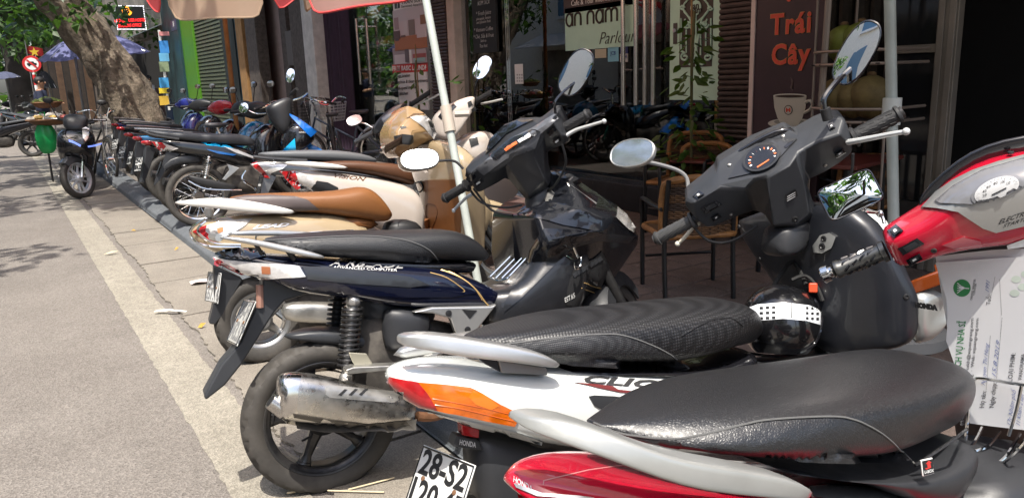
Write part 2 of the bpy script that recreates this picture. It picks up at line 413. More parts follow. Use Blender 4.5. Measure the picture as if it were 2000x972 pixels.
# glass printing: an nam parlour
def sheet(name, u0, v0, u1, v1, x, m, parent, th=.003, **k):
    """flat rectangular print parallel to the shop front, corners from the picture"""
    y0, y1 = fy(u0, v0, x), fy(u1, v1, x); z0 = (fz(u0, v0, x)); z1 = fz(u1, v1, x)
    return wallbox(name, y0, y1, z1, z0, x, x+th, m, parent, smooth=0, **k)
SX = FX-.012
s = sheet('window_sign', 1103, 18, 1240, 90, SX, M_MINT, cafe)
RD, UP = (0, -1, 0), (0, 0, 1)
def ftext(nm, s_, u, v, x, size, m, parent, **k):
    return text(nm, WORLD, s_, onX(u, v, x), RD, UP, size, m, parent, **k)
# thin single-stroke lettering drawn as tubes
def stroke_letters(word, o, h, r, m, parent, x):
    mb = MB(); cx = 0
    def P(a, b): return (x, o[1]-a*h, o[2]+b*h)
    def arc(c, rx, ry, a0, a1, n=14): return [P(cx+c[0]+rx*cos(a0+(a1-a0)*i/n), c[1]+ry*sin(a0+(a1-a0)*i/n)) for i in range(n+1)]
    for ch in word:
        if ch == 'a':
            mb.tube(WORLD, arc((.42, .5), .4, .48, 0, 2*pi, 24), r, 6); mb.tube(WORLD, [P(cx+.84, 1), P(cx+.84, 0)], r, 6); cx += 1.15
        elif ch == 'n':
            mb.tube(WORLD, [P(cx, 0)]+arc((.38, .62), .38, .36, pi, 0)+[P(cx+.76, 0)], r, 6); cx += 1.05
        elif ch == 'm':
            mb.tube(WORLD, [P(cx, 0)]+arc((.33, .66), .33, .32, pi, 0)+[P(cx+.66, 0)], r, 6); cx += .66
            mb.tube(WORLD, [P(cx, .6)]+arc((.33, .66), .33, .32, pi, 0)+[P(cx+.66, 0)], r, 6); cx += .95
        else: cx += .55
        if mb.v: mb.make('sign_letter', m, parent); mb = MB()
p0 = onX(1106, 53, SX-.004); p1 = onX(1106, 28, SX-.004)
stroke_letters('an nam', p0, p1[2]-p0[2], .011, M_INK, s, SX-.004)
ftext('sign_lettering', 'Parlour', 1203, 74, SX-.004, .165, M_INK, s, shear=.35, bold=-.002, sx=1.05)
b = sheet('window_banner', 1100, -40, 1236, 9, SX, mat('brown_vinyl', (.06, .042, .035), .5), cafe)
ftext('banner_lettering', 'Cafe & Tour Information', 1160, 1, SX-.003, .075, M_WHITE, b, sx=.95)
for u0, v0, u1, v1, c, tx in ((1162, 97, 1184, 113, (.42, .4, .3), ''), (1187, 93, 1208, 120, (.18, .42, .55), 'JCB'), (1211, 92, 1226, 105, (.03, .04, .16), ''), (1211, 106, 1226, 121, (.6, .6, .58), 'VISA')):
    q = sheet('card_sticker', u0, v0, u1, v1, SX, mat('sticker_%d' % u0+str(v0), c, .5), cafe)
    if tx: ftext('sticker_lettering', tx, (u0+u1)/2, (v0+v1)/2-2, SX-.003, .05, mat('navy', (.02, .03, .2), .5), q)
for u, v, r, c in ((1133, 103, 7.5, (.42, .26, .04)), (1150, 107, 9, (.6, .2, .27))):
    P = onX(u, v, SX); MB().lathe(WORLD, P, (-1, 0, 0), [(0, r*.0049*1.1), (.003, r*.0049*1.1)], 20).make('round_sticker', mat('rs%d' % u, c, .5), cafe)
n = sheet('window_notice', 1005, 126, 1022, 164, SX, M_WHITE, cafe)
for k in range(3):
    for j in range(3):
        a = 1009+j*4.5; c = 145+k*6; sheet('notice_print', a, c, a+2.5, c+3, SX-.003, mat('grey_print', (.3, .3, .3), .6), n, th=.001)
# mint gate panel with scroll work
g = sheet('gate_panel', 1310, -60, 1402, 196, FX-.02, M_MINT, cafe, th=.006)
ins = sheet('gate_inset', 1329, -60, 1390, 130, FX-.024, mat('gate_dark', (.05, .042, .035), .6), g, th=.003)
mb = MB(); GX = FX-.03
def G(u, v): return tuple(onX(u, v, GX))
def gl(pts, r=.009): mb.tube(WORLD, smooth_path([G(*p) for p in pts]), r, 6)
def spiral(u, v, r0, turns, a0, sgn, tail):
    pts = [(u+r0*(1-k/16*.75)*cos(a0+sgn*turns*2*pi*k/16), v+r0*(1-k/16*.75)*sin(a0+sgn*turns*2*pi*k/16)) for k in range(17)]
    gl(tail+pts)
for sg in (-1, 1):
    c = 1359.5
    f = lambda d: c+sg*d
    gl([(f(2), 105), (f(1), 88), (f(6), 62), (f(14), 50), (f(22), 38)]); spiral(f(17), 48, 8, 1.2, 0 if sg > 0 else pi, sg, [])
    gl([(f(2), 92), (f(5), 70), (f(11), 40), (f(26), 18)]); gl([(f(0), 46), (f(26), 16), (f(0), -16)], .008)
    spiral(f(27), 16, 5, 1, 0, sg, []); gl([(f(9), 60), (f(9), 108)], .007); gl([(f(19), 58), (f(19), 104)], .007); gl([(f(29), 36), (f(29), 100)], .007)
    spiral(f(22), 112, 8, 1.2, -pi/2, sg, [(f(29), 100)]); gl([(f(0), 100), (f(4), 118), (f(10), 126), (f(16), 124)])
gl([(1359.5, 130), (1359.5, -60)], .007)
P = onX(1359.5, 16, GX); mb.lathe(WORLD, P, (-1, 0, 0), [(0, .06), (.006, .06)], 24)
mb.make('gate_scrollwork', M_MINT, g)
ftext('emblem_lettering', 'an', 1359.5, 12, GX-.008, .075, M_INK, g, bold=.002); ftext('emblem_lettering', 'nam', 1359.5, 21, GX-.008, .075, M_INK, g, bold=.002)
lk = sheet('lock_plate', 1315, 46, 1322, 86, FX-.026, mat('lock_dark', (.06, .05, .045), .4), g)
P = onX(1318.5, 60, FX-.03); MB().lathe(WORLD, P, (-1, 0, 0), [(0, .022), (.012, .018)], 14).make('lock_knob', M_STEEL, lk)
# stacked bamboo slat pillars
def slat_wall(u0, u1, x, z0, z1, pitch, parent):
    a, b_ = fy(u0, 100, x), fy(u1, 100, x); z = z0; k = 0
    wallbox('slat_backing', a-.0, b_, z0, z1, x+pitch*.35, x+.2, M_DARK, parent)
    base = None
    while z < z1:
        base = MB().tube(WORLD, [(x+.012+rg.uniform(-.004, .004), a, z+pitch/2), (x+.012+rg.uniform(-.004, .004), b_, z+pitch/2+rg.uniform(-.003, .003))], pitch*.47, 8).make('slat', M_SLAT, parent)
        z += pitch
slat_wall(1404, 1474, FX-.14, PZ, 2.35, .042, cafe)
slat_wall(840, 873, FX-.14, .6, 2.6, .042, cafe)
# doorway on the right
fr = MB()
xf = FX-.3
yA, yB = fy(1831, 100, xf), fy(1872, 100, xf)
fr.box(WORLD, (xf-.03, yB, PZ), (xf+.03, yA, 2.95)).box(WORLD, (xf-.045, yB+.01, PZ), (xf-.03, yB+.05, 2.95)).box(WORLD, (xf-.04, yA-.045, PZ), (xf-.03, yA-.008, 2.95))
fr.make('door_frame', M_ALU, cafe, bevel=.004)
yC = fy(1735, 100, xf)
MB().box(WORLD, (xf-.02, yA+.003, fz(1790, 104, xf)), (xf+.02, yC, fz(1790, 88, xf))).make('door_rail', M_ALU, cafe, bevel=.003)
MB().box(WORLD, (xf-.025, yA+.003, PZ), (xf+.02, yC, .5)).make('door_panel', mat('door_dark', (.03, .028, .027), .4), cafe)
wallbox('door_glass', yA+.003, yC, .502, 2.9, xf-.004, xf+.004, mat('dark_glass', (.012, .013, .015), .06), cafe, smooth=0)
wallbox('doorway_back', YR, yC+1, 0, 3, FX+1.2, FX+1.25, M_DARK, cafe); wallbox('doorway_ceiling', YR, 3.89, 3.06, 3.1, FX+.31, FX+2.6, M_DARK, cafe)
wallbox('bamboo_back', yC, 4.05, PZ, 2.95, FX-.08, FX, mat('bamboo_dark', (.035, .028, .022), .7, var=.4, vs=14), cafe)
for k in range(9):
    yy = yC+.08+k*.115
    MB().tube(WORLD, [(FX-.1, yy, PZ), (FX-.1, yy+.02, 2.9)], .05, 8).make('bamboo_pole', mat('bamboo_dark', (.035, .028, .022), .7), cafe)
# interior furniture seen through the glass
def table(name, label, x, y, z, sx, sy, mtop, h=.72):
    t = thing(name, label, 'table', Frame((x, y, z), (1, 0, 0), (0, 1, 0), (0, 0, 1)))
    MB().box(WORLD, (x-sx, y-sy, z+h-.04), (x+sx, y+sy, z+h)).make('table_top', mtop, t, bevel=.008)
    for a in (-1, 1):
        for c in (-1, 1): MB().box(WORLD, (x+a*(sx-.05)-.02, y+c*(sy-.05)-.02, z), (x+a*(sx-.05)+.02, y+c*(sy-.05)+.02, z+h-.042)).make('leg', M_BLACK, t)
    return t
# blackboard
bb = thing('blackboard', 'black chalkboard menu with white handwriting hung on the cafe window', 'blackboard', Frame((FX-.03, fy(945), 1.6), (1, 0, 0), (0, 1, 0), (0, 0, 1)))
sheet('board', 918, -60, 971, 101, FX-.05, M_BLACKB, bb, th=.03, bevel=.004)
for v, s_, sz in ((-5, 'Smoothie', .07), (6, 'KEM XOI', .07), (26, '* Fresh Juice', .07), (36, 'pineapple, lemon', .05), (43, 'and passion fruit', .05), (58, '* Vietnam Coffee', .065), (71, '* Chè, Sữa & Fruit', .065), (80, 'Sinh to', .05), (90, 'Tea hot', .06)):
    ftext('chalk_writing', s_, 944, v, FX-.053, sz, M_CHALK, bb, shear=.2, bold=-.001, sx=.95)
# --- shoe shop
yPo = fy(840); ySh = fy(615)
shop = thing('shoe_shop', 'narrow shop with a glass door and shelves of shoes', 'shop', Frame((FX, 11, PZ), (1, 0, 0), (0, 1, 0), (0, 0, 1)))
wallbox('upper_wall', 11.02, fy(600), 3.9, 8, FX, FX+.3, M_CREAM, shop)
wallbox('awning', 10.25, fy(600), 4.25, 4.3, 3.85, FX-.01, mat('unseen_awning_green', (.05, .1, .07), .8), shop)  # added above the view to keep direct sun off this wall
P0, P1 = onX(595, 0, FX-.25), onX(619, 0, FX-.25)
Q0, Q1 = onX(612, 240, FX-.25), onX(632, 240, FX-.25)
y0 = fy(632, 240, FX-.25); y1 = fy(612, 240, FX-.25)
wallbox('white_post', y0, y1, PZ-.02, 4.2, FX-.3, FX-.05, M_WHITEPOST, shop, bevel=.01)
cb = MB(); N = 60; yc0, yc1 = fy(694), fy(634)
for k in range(N):
    a = yc0+(yc1-yc0)*k/(N-1); cb.v += [(FX-.08+.03*sin(k*1.1), a, PZ), (FX-.08+.03*sin(k*1.1+.3), a, 3.9)]
    if k: cb.f.append((2*k-2, 2*k, 2*k+1, 2*k-1))
cb.make('curtain', M_CURT, shop)
wallbox('shop_glass_pane', fy(772), fy(696), .2, 3.8, FX-.005, FX+.005, M_GLASS2, shop, smooth=0)
wallbox('door_seam', fy(723), fy(722), .2, 3.8, FX-.012, FX-.006, mat('black_rubber', (.02, .02, .02), .6), shop)
wallbox('shop_back', 9.3, fy(690)+.6, .1, 3.9, FX+1.2, FX+1.25, mat('shop_back_wall', (.62, .62, .6), .8), shop)
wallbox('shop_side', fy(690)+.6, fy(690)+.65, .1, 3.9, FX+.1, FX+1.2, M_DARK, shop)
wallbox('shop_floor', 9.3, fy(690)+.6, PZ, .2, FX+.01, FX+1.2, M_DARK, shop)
for u0 in (708, 728):
    yy = fy(u0); MB().tube(WORLD, [(FX-.07, yy, fz(u0, 165)), (FX-.07, yy, fz(u0, 36))], .02, 10).tube(WORLD, [(FX-.07, yy, fz(u0, 52)), (FX, yy, fz(u0, 52))], .014, 8).make('door_handle', M_STEEL, shop)
SHX = FX+.55
shoe_cols = [(.03, .05, .12), (.45, .1, .1), (.6, .1, .25), (.55, .55, .52), (.04, .04, .045), (.5, .16, .05), (.12, .16, .3)]
def shoe(K, col, mk, group):
    t = thing('shoe', 'shoe displayed on a shelf behind the shop glass', 'shoe', K, group)
    up = []
    for x, zt, zb, h in ((-.13, .09, .02, .03), (-.1, .11, .02, .038), (-.04, .1, .02, .036), (.03, .075, .02, .042), (.1, .05, .02, .045), (.145, .035, .02, .03)):
        up.append(((x, 0, zt), (x, 0, zb), h))
    hull3('upper', K, up, mk, t, n=10)
    hull3('sole', K, [((x, 0, .026), (x, 0, 0), h+.006) for x, _, _, h in [(-.14, 0, 0, .03), (-.05, 0, 0, .034), (.05, 0, 0, .042), (.12, 0, 0, .043), (.152, 0, 0, .025)]], M_WHITE, t, n=8)
    return t
zsh = [fz(730, v, SHX) for v in (96, 139, 177)]
for zz in zsh+[2.35]:
    wallbox('shelf', fy(772, 100, SHX), fy(690, 100, SHX), zz-.025, zz, SHX-.2, SHX+.25, mat('shelf_glass', (.12, .15, .14), .15), shop, smooth=0)
k = 0
for ri, zz in enumerate(zsh+[2.35]):
    for u0 in (703, 716, 736, 748, 760):
        c = shoe_cols[(k*3+ri) % 7]
        a = radians(200+((k*37) % 40)); K = Frame((SHX-.02, fy(u0, 100, SHX), zz), (cos(a)*1.5, sin(a)*1.5, 0), (-sin(a)*1.5, cos(a)*1.5, 0), (0, 0, 1.9))
        t = shoe(K, c, mat('shoe_%d' % ((k*3+ri) % 7), c, .6), 'shoes on the shop shelves')
        t['label'] = {0: 'navy', 1: 'red', 2: 'pink', 3: 'off white', 4: 'black', 5: 'orange brown', 6: 'slate blue'}[(k*3+ri) % 7]+' shoe on the '+('third', 'second', 'lowest', 'top')[ri]+' shelf behind the shop glass, '+('far left', 'second from left', 'middle', 'second from right', 'far right')[[703, 716, 736, 748, 760].index(u0)]
        k += 1
# rental poster
po = thing('rental_poster', 'tall white poster advertising serviced apartments beside the shoe shop door', 'poster', Frame((FX-.1, fy(800), .5), (1, 0, 0), (0, 1, 0), (0, 0, 1)))
PX_ = FX-.16
sheet('poster_sheet', 766, -12, 837, 215, PX_, M_WHITE, po, th=.02)
def pr(u0, v0, u1, v1, c, nm='poster_print', dx=.003, rough=.5): return sheet(nm, u0, v0, u1, v1, PX_-dx, mat('pp_%d_%d_%d' % (c[0]*999, c[1]*999, c[2]*999), c, rough), po, th=.001)
pr(770, 4, 781, 16, (.03, .03, .03)); ftext('poster_lettering', 'f', 775.5, 9, PX_-.006, .16, M_WHITE, po, shear=.3)
pr(766.5, 22, 835, 94, (.55, .47, .48)); pr(770, 74, 835, 93, (.36, .13, .05), dx=.005); pr(767, 22, 835, 33, (.5, .46, .48), dx=.005); pr(797, 40, 811, 68, (.2, .15, .13), dx=.007); pr(771, 70, 779, 80, (.08, .05, .06), dx=.008); pr(783, 70, 792, 73, (.12, .06, .05), dx=.008); pr(788, 42, 797, 66, (.55, .5, .5), dx=.0085)
pr(820, 30, 834, 46, (.25, .11, .05), dx=.007); pr(813, 52, 834, 72, (.55, .48, .48), dx=.007); pr(768, 62, 782, 76, (.1, .05, .05), dx=.009); pr(769, 36, 779, 58, (.32, .22, .24), dx=.007)
pr(766.5, 95, 800, 125, (.3, .26, .28)); pr(770, 108, 794, 124, (.55, .52, .54), dx=.005); pr(790, 97, 799, 122, (.12, .09, .1), dx=.007)
pr(803, 94, 834, 124, (.4, .33, .34)); pr(806, 106, 832, 112, (.3, .07, .06), dx=.005); pr(808, 114, 830, 120, (.25, .4, .38), dx=.007)
rb = sheet('poster_band', 766, 127, 836, 140, PX_-.003, M_RED, po, th=.001)
# --- old house: wooden posts, pink recess
old = thing('old_house', 'weathered old house with wooden posts and a pink plaster recess', 'house', Frame((FX, 16, PZ), (1, 0, 0), (0, 1, 0), (0, 0, 1)))
def col(nm, u0, u1, m, parent, dx=0., th=.25, z1=4.6, v=190, **k):
    return wallbox(nm, fy(u0, v, FX+dx), fy(u1, v, FX+dx), PZ-.02, z1, FX+dx, FX+dx+th, m, parent, **k)
for u0, u1, dx in ((573, 598, -.2), (486, 506, -.1)):
    col('wooden_post', u0+6, u1+6, M_WOOD, old, dx, bevel=.015)
col('back_wall', 480, 620, M_PINKW, old, .5, .1); col('pink_panel', 520, 560, mat('pale_pink_plaster', (.27, .2, .18), .9, var=.15, vs=4), old, .35, .1); col('ochre_post', 474, 486, M_OCHRE, old, -.12, .2, bevel=.01)
col('timber_board', 560, 572, M_WOOD, old, .3, .1); col('timber_board', 507, 515, M_WOOD, old, .2, .1)
sheet('meter_box', 556, 62, 574, 128, FX+.2, mat('meter_grey', (.09, .075, .07), .6), old, th=.12, bevel=.01)
wallbox('roof_slab', fy(600), fy(470), 4.6, 4.75, FX-.9, FX+1, M_WOOD, old)
# --- green shop
gs = thing('green_shop', 'shuttered shop front with a lime green pillar and dark teal columns', 'shop', Frame((FX, 23, PZ), (1, 0, 0), (0, 1, 0), (0, 0, 1)))
col('teal_column', 425, 478, M_TEAL, gs, .05, .2, 6); col('teal_door', 440, 470, mat('near_black_teal', (.008, .014, .018), .5), gs, .02, .05, 6)
col('lime_pillar', 357, 391, M_LIME, gs, -.05, .3, 6, bevel=.01); tc_ = col('teal_column', 334, 364, M_TEAL, gs, -.12, .3, 6, bevel=.01)
q = sheet('number_plate', 332, 42, 345, 58, FX-.13, mat('plate_navy', (.02, .05, .1), .4), tc_, th=.01); ftext('plate_lettering', '30', 338.5, 48, FX-.135, .22, M_WHITE, q)
ya, yb = fy(440, 150, FX), fy(385, 150, FX)
col('shutter_back', 386, 440, M_SHUT, gs, .06, .1, 6)
z = .1; sl0 = None
while z < 4.6:
    if sl0 is None: sl0 = MB().prism(WORLD, [(FX+.062, ya, 0), (FX+.0, ya, .012), (FX+.02, ya, .085), (FX+.062, ya, .098)], (0, yb-ya, 0)).make('shutter_slat', M_SHUT, gs, smooth=0); t_ = sl0; base_loc = Vector(sl0.location)
    else: t_ = sl0.copy(); COL.objects.link(t_); t_.parent = gs
    t_.location = base_loc+Vector((0, 0, z)); z += .1
# --- far shops on the left
fs = thing('far_shop', 'dark open shop under a grey awning beyond the lime green pillar', 'shop', Frame((FX, 32, PZ), (1, 0, 0), (0, 1, 0), (0, 0, 1)))
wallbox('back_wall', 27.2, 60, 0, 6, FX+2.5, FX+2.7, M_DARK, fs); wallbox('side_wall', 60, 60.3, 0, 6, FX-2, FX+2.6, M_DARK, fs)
wallbox('fascia', 28, 60, 3.2, 7, FX+.2, FX+.4, mat('fascia_mixed', (.16, .14, .12), .8, var=.5, vs=1.2), fs)
aw = MB(); 
for k in range(24):
    a = 28.2+k*.35; aw.box(WORLD, (0, 0, 0), (0, 0, 0)) if False else None
    aw.prism(WORLD, [(FX+.2, a, 3.5), (FX-1.6, a, 2.75), (FX-1.6, a, 2.78), (FX+.2, a, 3.53)], (0, .31, 0))
aw.make('awning', mat('awning_grey', (.14, .17, .18), .6, var=.3, vs=2), fs)
for yy in (34, 40, 46): MB().tube(WORLD, [(FX-.5, yy, PZ), (FX-.5, yy, 3.2)], .14, 8).make('shop_post', M_WOOD, fs)
for k in range(9):
    P = onY(92+k*9+(k%3)*3, 180, 36+(k%4)*1.5); MB().box(WORLD, (P[0], P[1], 0), (P[0]+.14+.05*(k%3), P[1]+.05, 2.6+.3*(k%2))).make('timber_plank', mat('plank_%d' % (k%3), [(.045, .028, .018), (.025, .018, .014), (.075, .042, .024)][k%3], .85, var=.3, vs=5), fs)
for k in range(10):
    yy = 31+k*2.6; hh = rg.uniform(.6, 1.9)
    MB().box(WORLD, (FX+.4+rg.uniform(0, .8), yy, PZ), (FX+1.6, yy+rg.uniform(.6, 1.6), PZ+hh)).make('stall_shelf', mat('stall_%d' % (k % 4), [(.12, .06, .03), (.03, .05, .1), (.1, .1, .09), (.05, .03, .03)][k % 4], .7, var=.4, vs=3), fs)
# travel banner
tb = thing('travel_banner', 'narrow vertical banner of blue travel photos beside the teal column', 'banner', Frame((FX-.3, fy(320), PZ), (1, 0, 0), (0, 1, 0), (0, 0, 1)))
yb_ = 26.5
def bsheet(nm, u0, v0, u1, v1, dy, c, parent):
    a, b_ = onY(u0, v0, yb_-dy), onY(u1, v1, yb_-dy)
    return MB().box(WORLD, (a[0], yb_-dy, b_[2]), (b_[0], yb_-dy+.012, a[2])).make(nm, mat('bn_%d_%d_%d' % (c[0]*99, c[1]*99, c[2]*99), c, .5, var=.3, vs=2.5), parent, smooth=0)
bsheet('banner_sheet', 308, 59, 333, 215, 0, (.55, .55, .53), tb)
for v0, v1, c in ((62, 70, (.5, .2, .2)), (80, 104, (.04, .2, .5)), (104, 120, (.12, .35, .55)), (121, 140, (.2, .25, .15)), (152, 172, (.05, .25, .5)), (172, 182, (.6, .45, .03)), (188, 205, (.55, .35, .05))):
    bsheet('banner_picture', 310, v0, 331, v1, .014, c, tb)
# ------------------------------------------------------------------ motorcycle kit
from mathutils.bvhtree import BVHTree
def surf(*objs):
    """height lookup over finished panels, world space"""
    bpy.context.view_layer.update(); dg = bpy.context.evaluated_depsgraph_get(); V = []; F = []
    for o in objs:
        e = o.evaluated_get(dg); me = e.to_mesh(); n = len(V); mw = o.matrix_world
        V += [mw @ v.co for v in me.vertices]; F += [tuple(i+n for i in p.vertices) for p in me.polygons]; e.to_mesh_clear()
    return BVHTree.FromPolygons(V, F)
_E = Vector(EYEP)
def hit(bvh, u, v):
    d = Vector(ray(u, v)).normalized(); P, N, i, t = bvh.ray_cast(_E, d)
    if P is None:                                      # just off the edge: nearest surface point to the sight line
        t0 = None; best = None
        for k in range(12):
            q = _E+d*(.6+k*.25 if best is None else 0); r_ = bvh.find_nearest(q)
            if r_[0] is not None and (t0 is None or r_[3] < t0): t0 = r_[3]; res = r_
        q = res[0]; 
        for k in range(3):
            s_ = (q-_E).dot(d); res = bvh.find_nearest(_E+d*s_); q = res[0]
        P, N = _E+d*((q-_E).dot(d)), res[1]
    if N.dot(d) > 0: N = -N
    return P, N, d
def _proj(bm, bvh, h, depth, name, m, parent, smooth, bevel=0, fn=None):
    top = {}; V = []; F = []
    vs = list(bm.verts)
    for i, v in enumerate(vs):
        u, w_ = (v.co.x, v.co.y) if fn is None else fn(v.co.x, v.co.y)
        P, N, d = hit(bvh, u, w_); nd = (N-d*.35).normalized(); V.append(P+nd*h); top[v] = i
    n = len(vs)
    for f in bm.faces: F.append(tuple(top[v] for v in f.verts))
    if depth:
        be = [e for e in bm.edges if len(e.link_faces) == 1]; low = {}
        for e in be:
            for v in e.verts:
                if v not in low:
                    d = (V[top[v]]-_E).normalized(); low[v] = len(V); V.append(V[top[v]]+d*depth)
        for e in be: a, b = e.verts; F.append((top[a], top[b], low[b], low[a]))
    return obj(name, V, F, m, parent, smooth=smooth, bevel=bevel)
def patch(name, bvh, px, m, parent, h=.002, depth=.012, step=16, smooth=50, curve=0, bevel=0):
    if curve: px = [tuple(q) for q in smooth_path([(a, b, 0) for a, b in px+px[:1]], curve)][:-1]
    dg_ = hypot(max(p[0] for p in px)-min(p[0] for p in px), max(p[1] for p in px)-min(p[1] for p in px)); step = max(3, min(step, dg_/9))
    bm = bmesh.new(); vs = [bm.verts.new((p[0], p[1], 0)) for p in px]; bm.faces.new(vs)
    bmesh.ops.triangulate(bm, faces=bm.faces)
    for k in range(5):
        es = [e for e in bm.edges if e.calc_length() > step]
        if not es: break
        bmesh.ops.subdivide_edges(bm, edges=es, cuts=1); bmesh.ops.triangulate(bm, faces=bm.faces)
    bmesh.ops.beautify_fill(bm, faces=bm.faces, edges=bm.edges)
    o = _proj(bm, bvh, h, depth, name, m, parent, smooth, bevel); bm.free(); return o
def ptext(name, bvh, s, p0, p1, up, m, parent, h=.001, depth=.003, shear=0, bold=0, fit=True, sz=1., align='LEFT'):
    """lettering laid on a surface: p0 baseline start, p1 baseline end, up = pixel vector of one letter height"""
    cu = bpy.data.curves.new(name, 'FONT'); cu.body = s; cu.size = 1; cu.shear = shear; cu.offset = bold; cu.resolution_u = 2
    t = bpy.data.objects.new(name, cu); me = t.to_mesh(); bm = bmesh.new(); bm.from_mesh(me); t.to_mesh_clear(); bpy.data.objects.remove(t); bpy.data.curves.remove(cu)
    xs = [v.co.x for v in bm.verts]; x0, x1 = min(xs), max(xs); 
    f = lambda x, y: (p0[0]+(p1[0]-p0[0])*(x-x0)/(x1-x0)+up[0]*y/.7, p0[1]+(p1[1]-p0[1])*(x-x0)/(x1-x0)+up[1]*y/.7)
    bmesh.ops.remove_doubles(bm, verts=bm.verts, dist=1e-5)
    o = _proj(bm, bvh, h, depth, name, m, parent, 0, 0, f); bm.free(); return o
def ptube(name, bvh, pts, r, m, parent, n=6, k=5, h=0, closed=False):
    P = smooth_path([(a, b, 0) for a, b in (pts+pts[:1] if closed else pts)], k)
    W_ = []
    for p in P:
        q, N, d = hit(bvh, p[0], p[1]); W_.append(q+N*h)
    return MB().tube(WORLD, W_, r, n).make(name, m, parent)
RUB = mat('tyre_rubber', (.034, .031, .028), .7, var=.2, vs=12, dust=.16)
RUBD = mat('tyre_groove', (.006, .006, .006), .9)
RUBG = mat('grip_rubber', (.016, .016, .017), .6, bump=.2, bs=150)
PLB = mat('black_plastic', (.024, .025, .028), .42, var=.12, vs=10, rvar=.08, bump=.06, bs=400)
PLG = mat('grey_plastic', (.03, .032, .036), .42, var=.1, vs=10, rvar=.08)
BLK = mat('gloss_black', (.008, .008, .01), .12, 0, .8)
NAVY = mat('navy_metallic', (.004, .0055, .018), .15, .2, 1., crough=.03)
SILV = mat('silver_paint', (.5, .5, .49), .32, .75, .3, var=.06)
ALUM = mat('cast_aluminium', (.5, .49, .46), .38, .9, var=.12, vs=14, rvar=.1)
CHROME = mat('chrome', (.75, .75, .74), .07, 1)
STEELD = mat('worn_steel', (.55, .53, .5), .3, 1, var=.18, vs=18, rvar=.12, dust=.08)
DARKM = mat('dark_metal', (.04, .04, .042), .4, .6, var=.2, vs=14, dust=.2)
GRIME = mat('engine_grime', (.045, .04, .036), .7, .3, var=.4, vs=16, dust=.5)
LEATH = mat('black_vinyl', (.013, .013, .0145), .42, 0, .35, crough=.34, bump=.35, bs=260, rvar=.06)
LEATHG = mat('grey_vinyl', (.034, .035, .038), .48, bump=.3, bs=220)
LENSC = mat('clear_lens', (.62, .60, .58), .1, .35, 1., var=.25, vs=30)
LENSR = mat('red_lens', (.36, .012, .015), .1, 0, 1., var=.3, vs=30)
LENSO = mat('amber_lens', (.55, .11, .004), .12, 0, 1., var=.35, vs=22, emit=0)
MIRROR = mat('mirror_glass', (.92, .93, .93), .015, 1)
DIAL = mat('dial_black', (.012, .012, .014), .15, 0, .6)
ORNG = mat('dial_orange', (.7, .16, .05), .5)
GOLD = mat('gold_stripe', (.55, .36, .14), .35, .4)
PLW = mat('plate_white', (.62, .62, .6), .35, var=.06)
HUBM = mat('hub_metal', (.4, .39, .37), .4, .8, var=.2, vs=20)
def smat(nm, col, **k): return mat(nm, col, .2, 0, 1., **k)
def corner_plate(K, root, TL, TR, BL, BR, lines, y=.095, dx=-.015, m=None, ink=None):
    a, b, c, d = K.sy(*TL, y), K.sy(*TR, -y), K.sy(*BL, y), K.sy(*BR, -y)
    r = b-a; w_ = np.linalg.norm(r); r /= w_; u = (a+b)/2-(c+d)/2; h_ = np.linalg.norm(u); u -= r*(u@r); u /= np.linalg.norm(u); n = np.cross(r, u)
    return plate_flat(K.sub((a+b+c+d)/4+np.array([dx, 0, 0]), r, u, n), root, w_, h_, lines, m, ink)
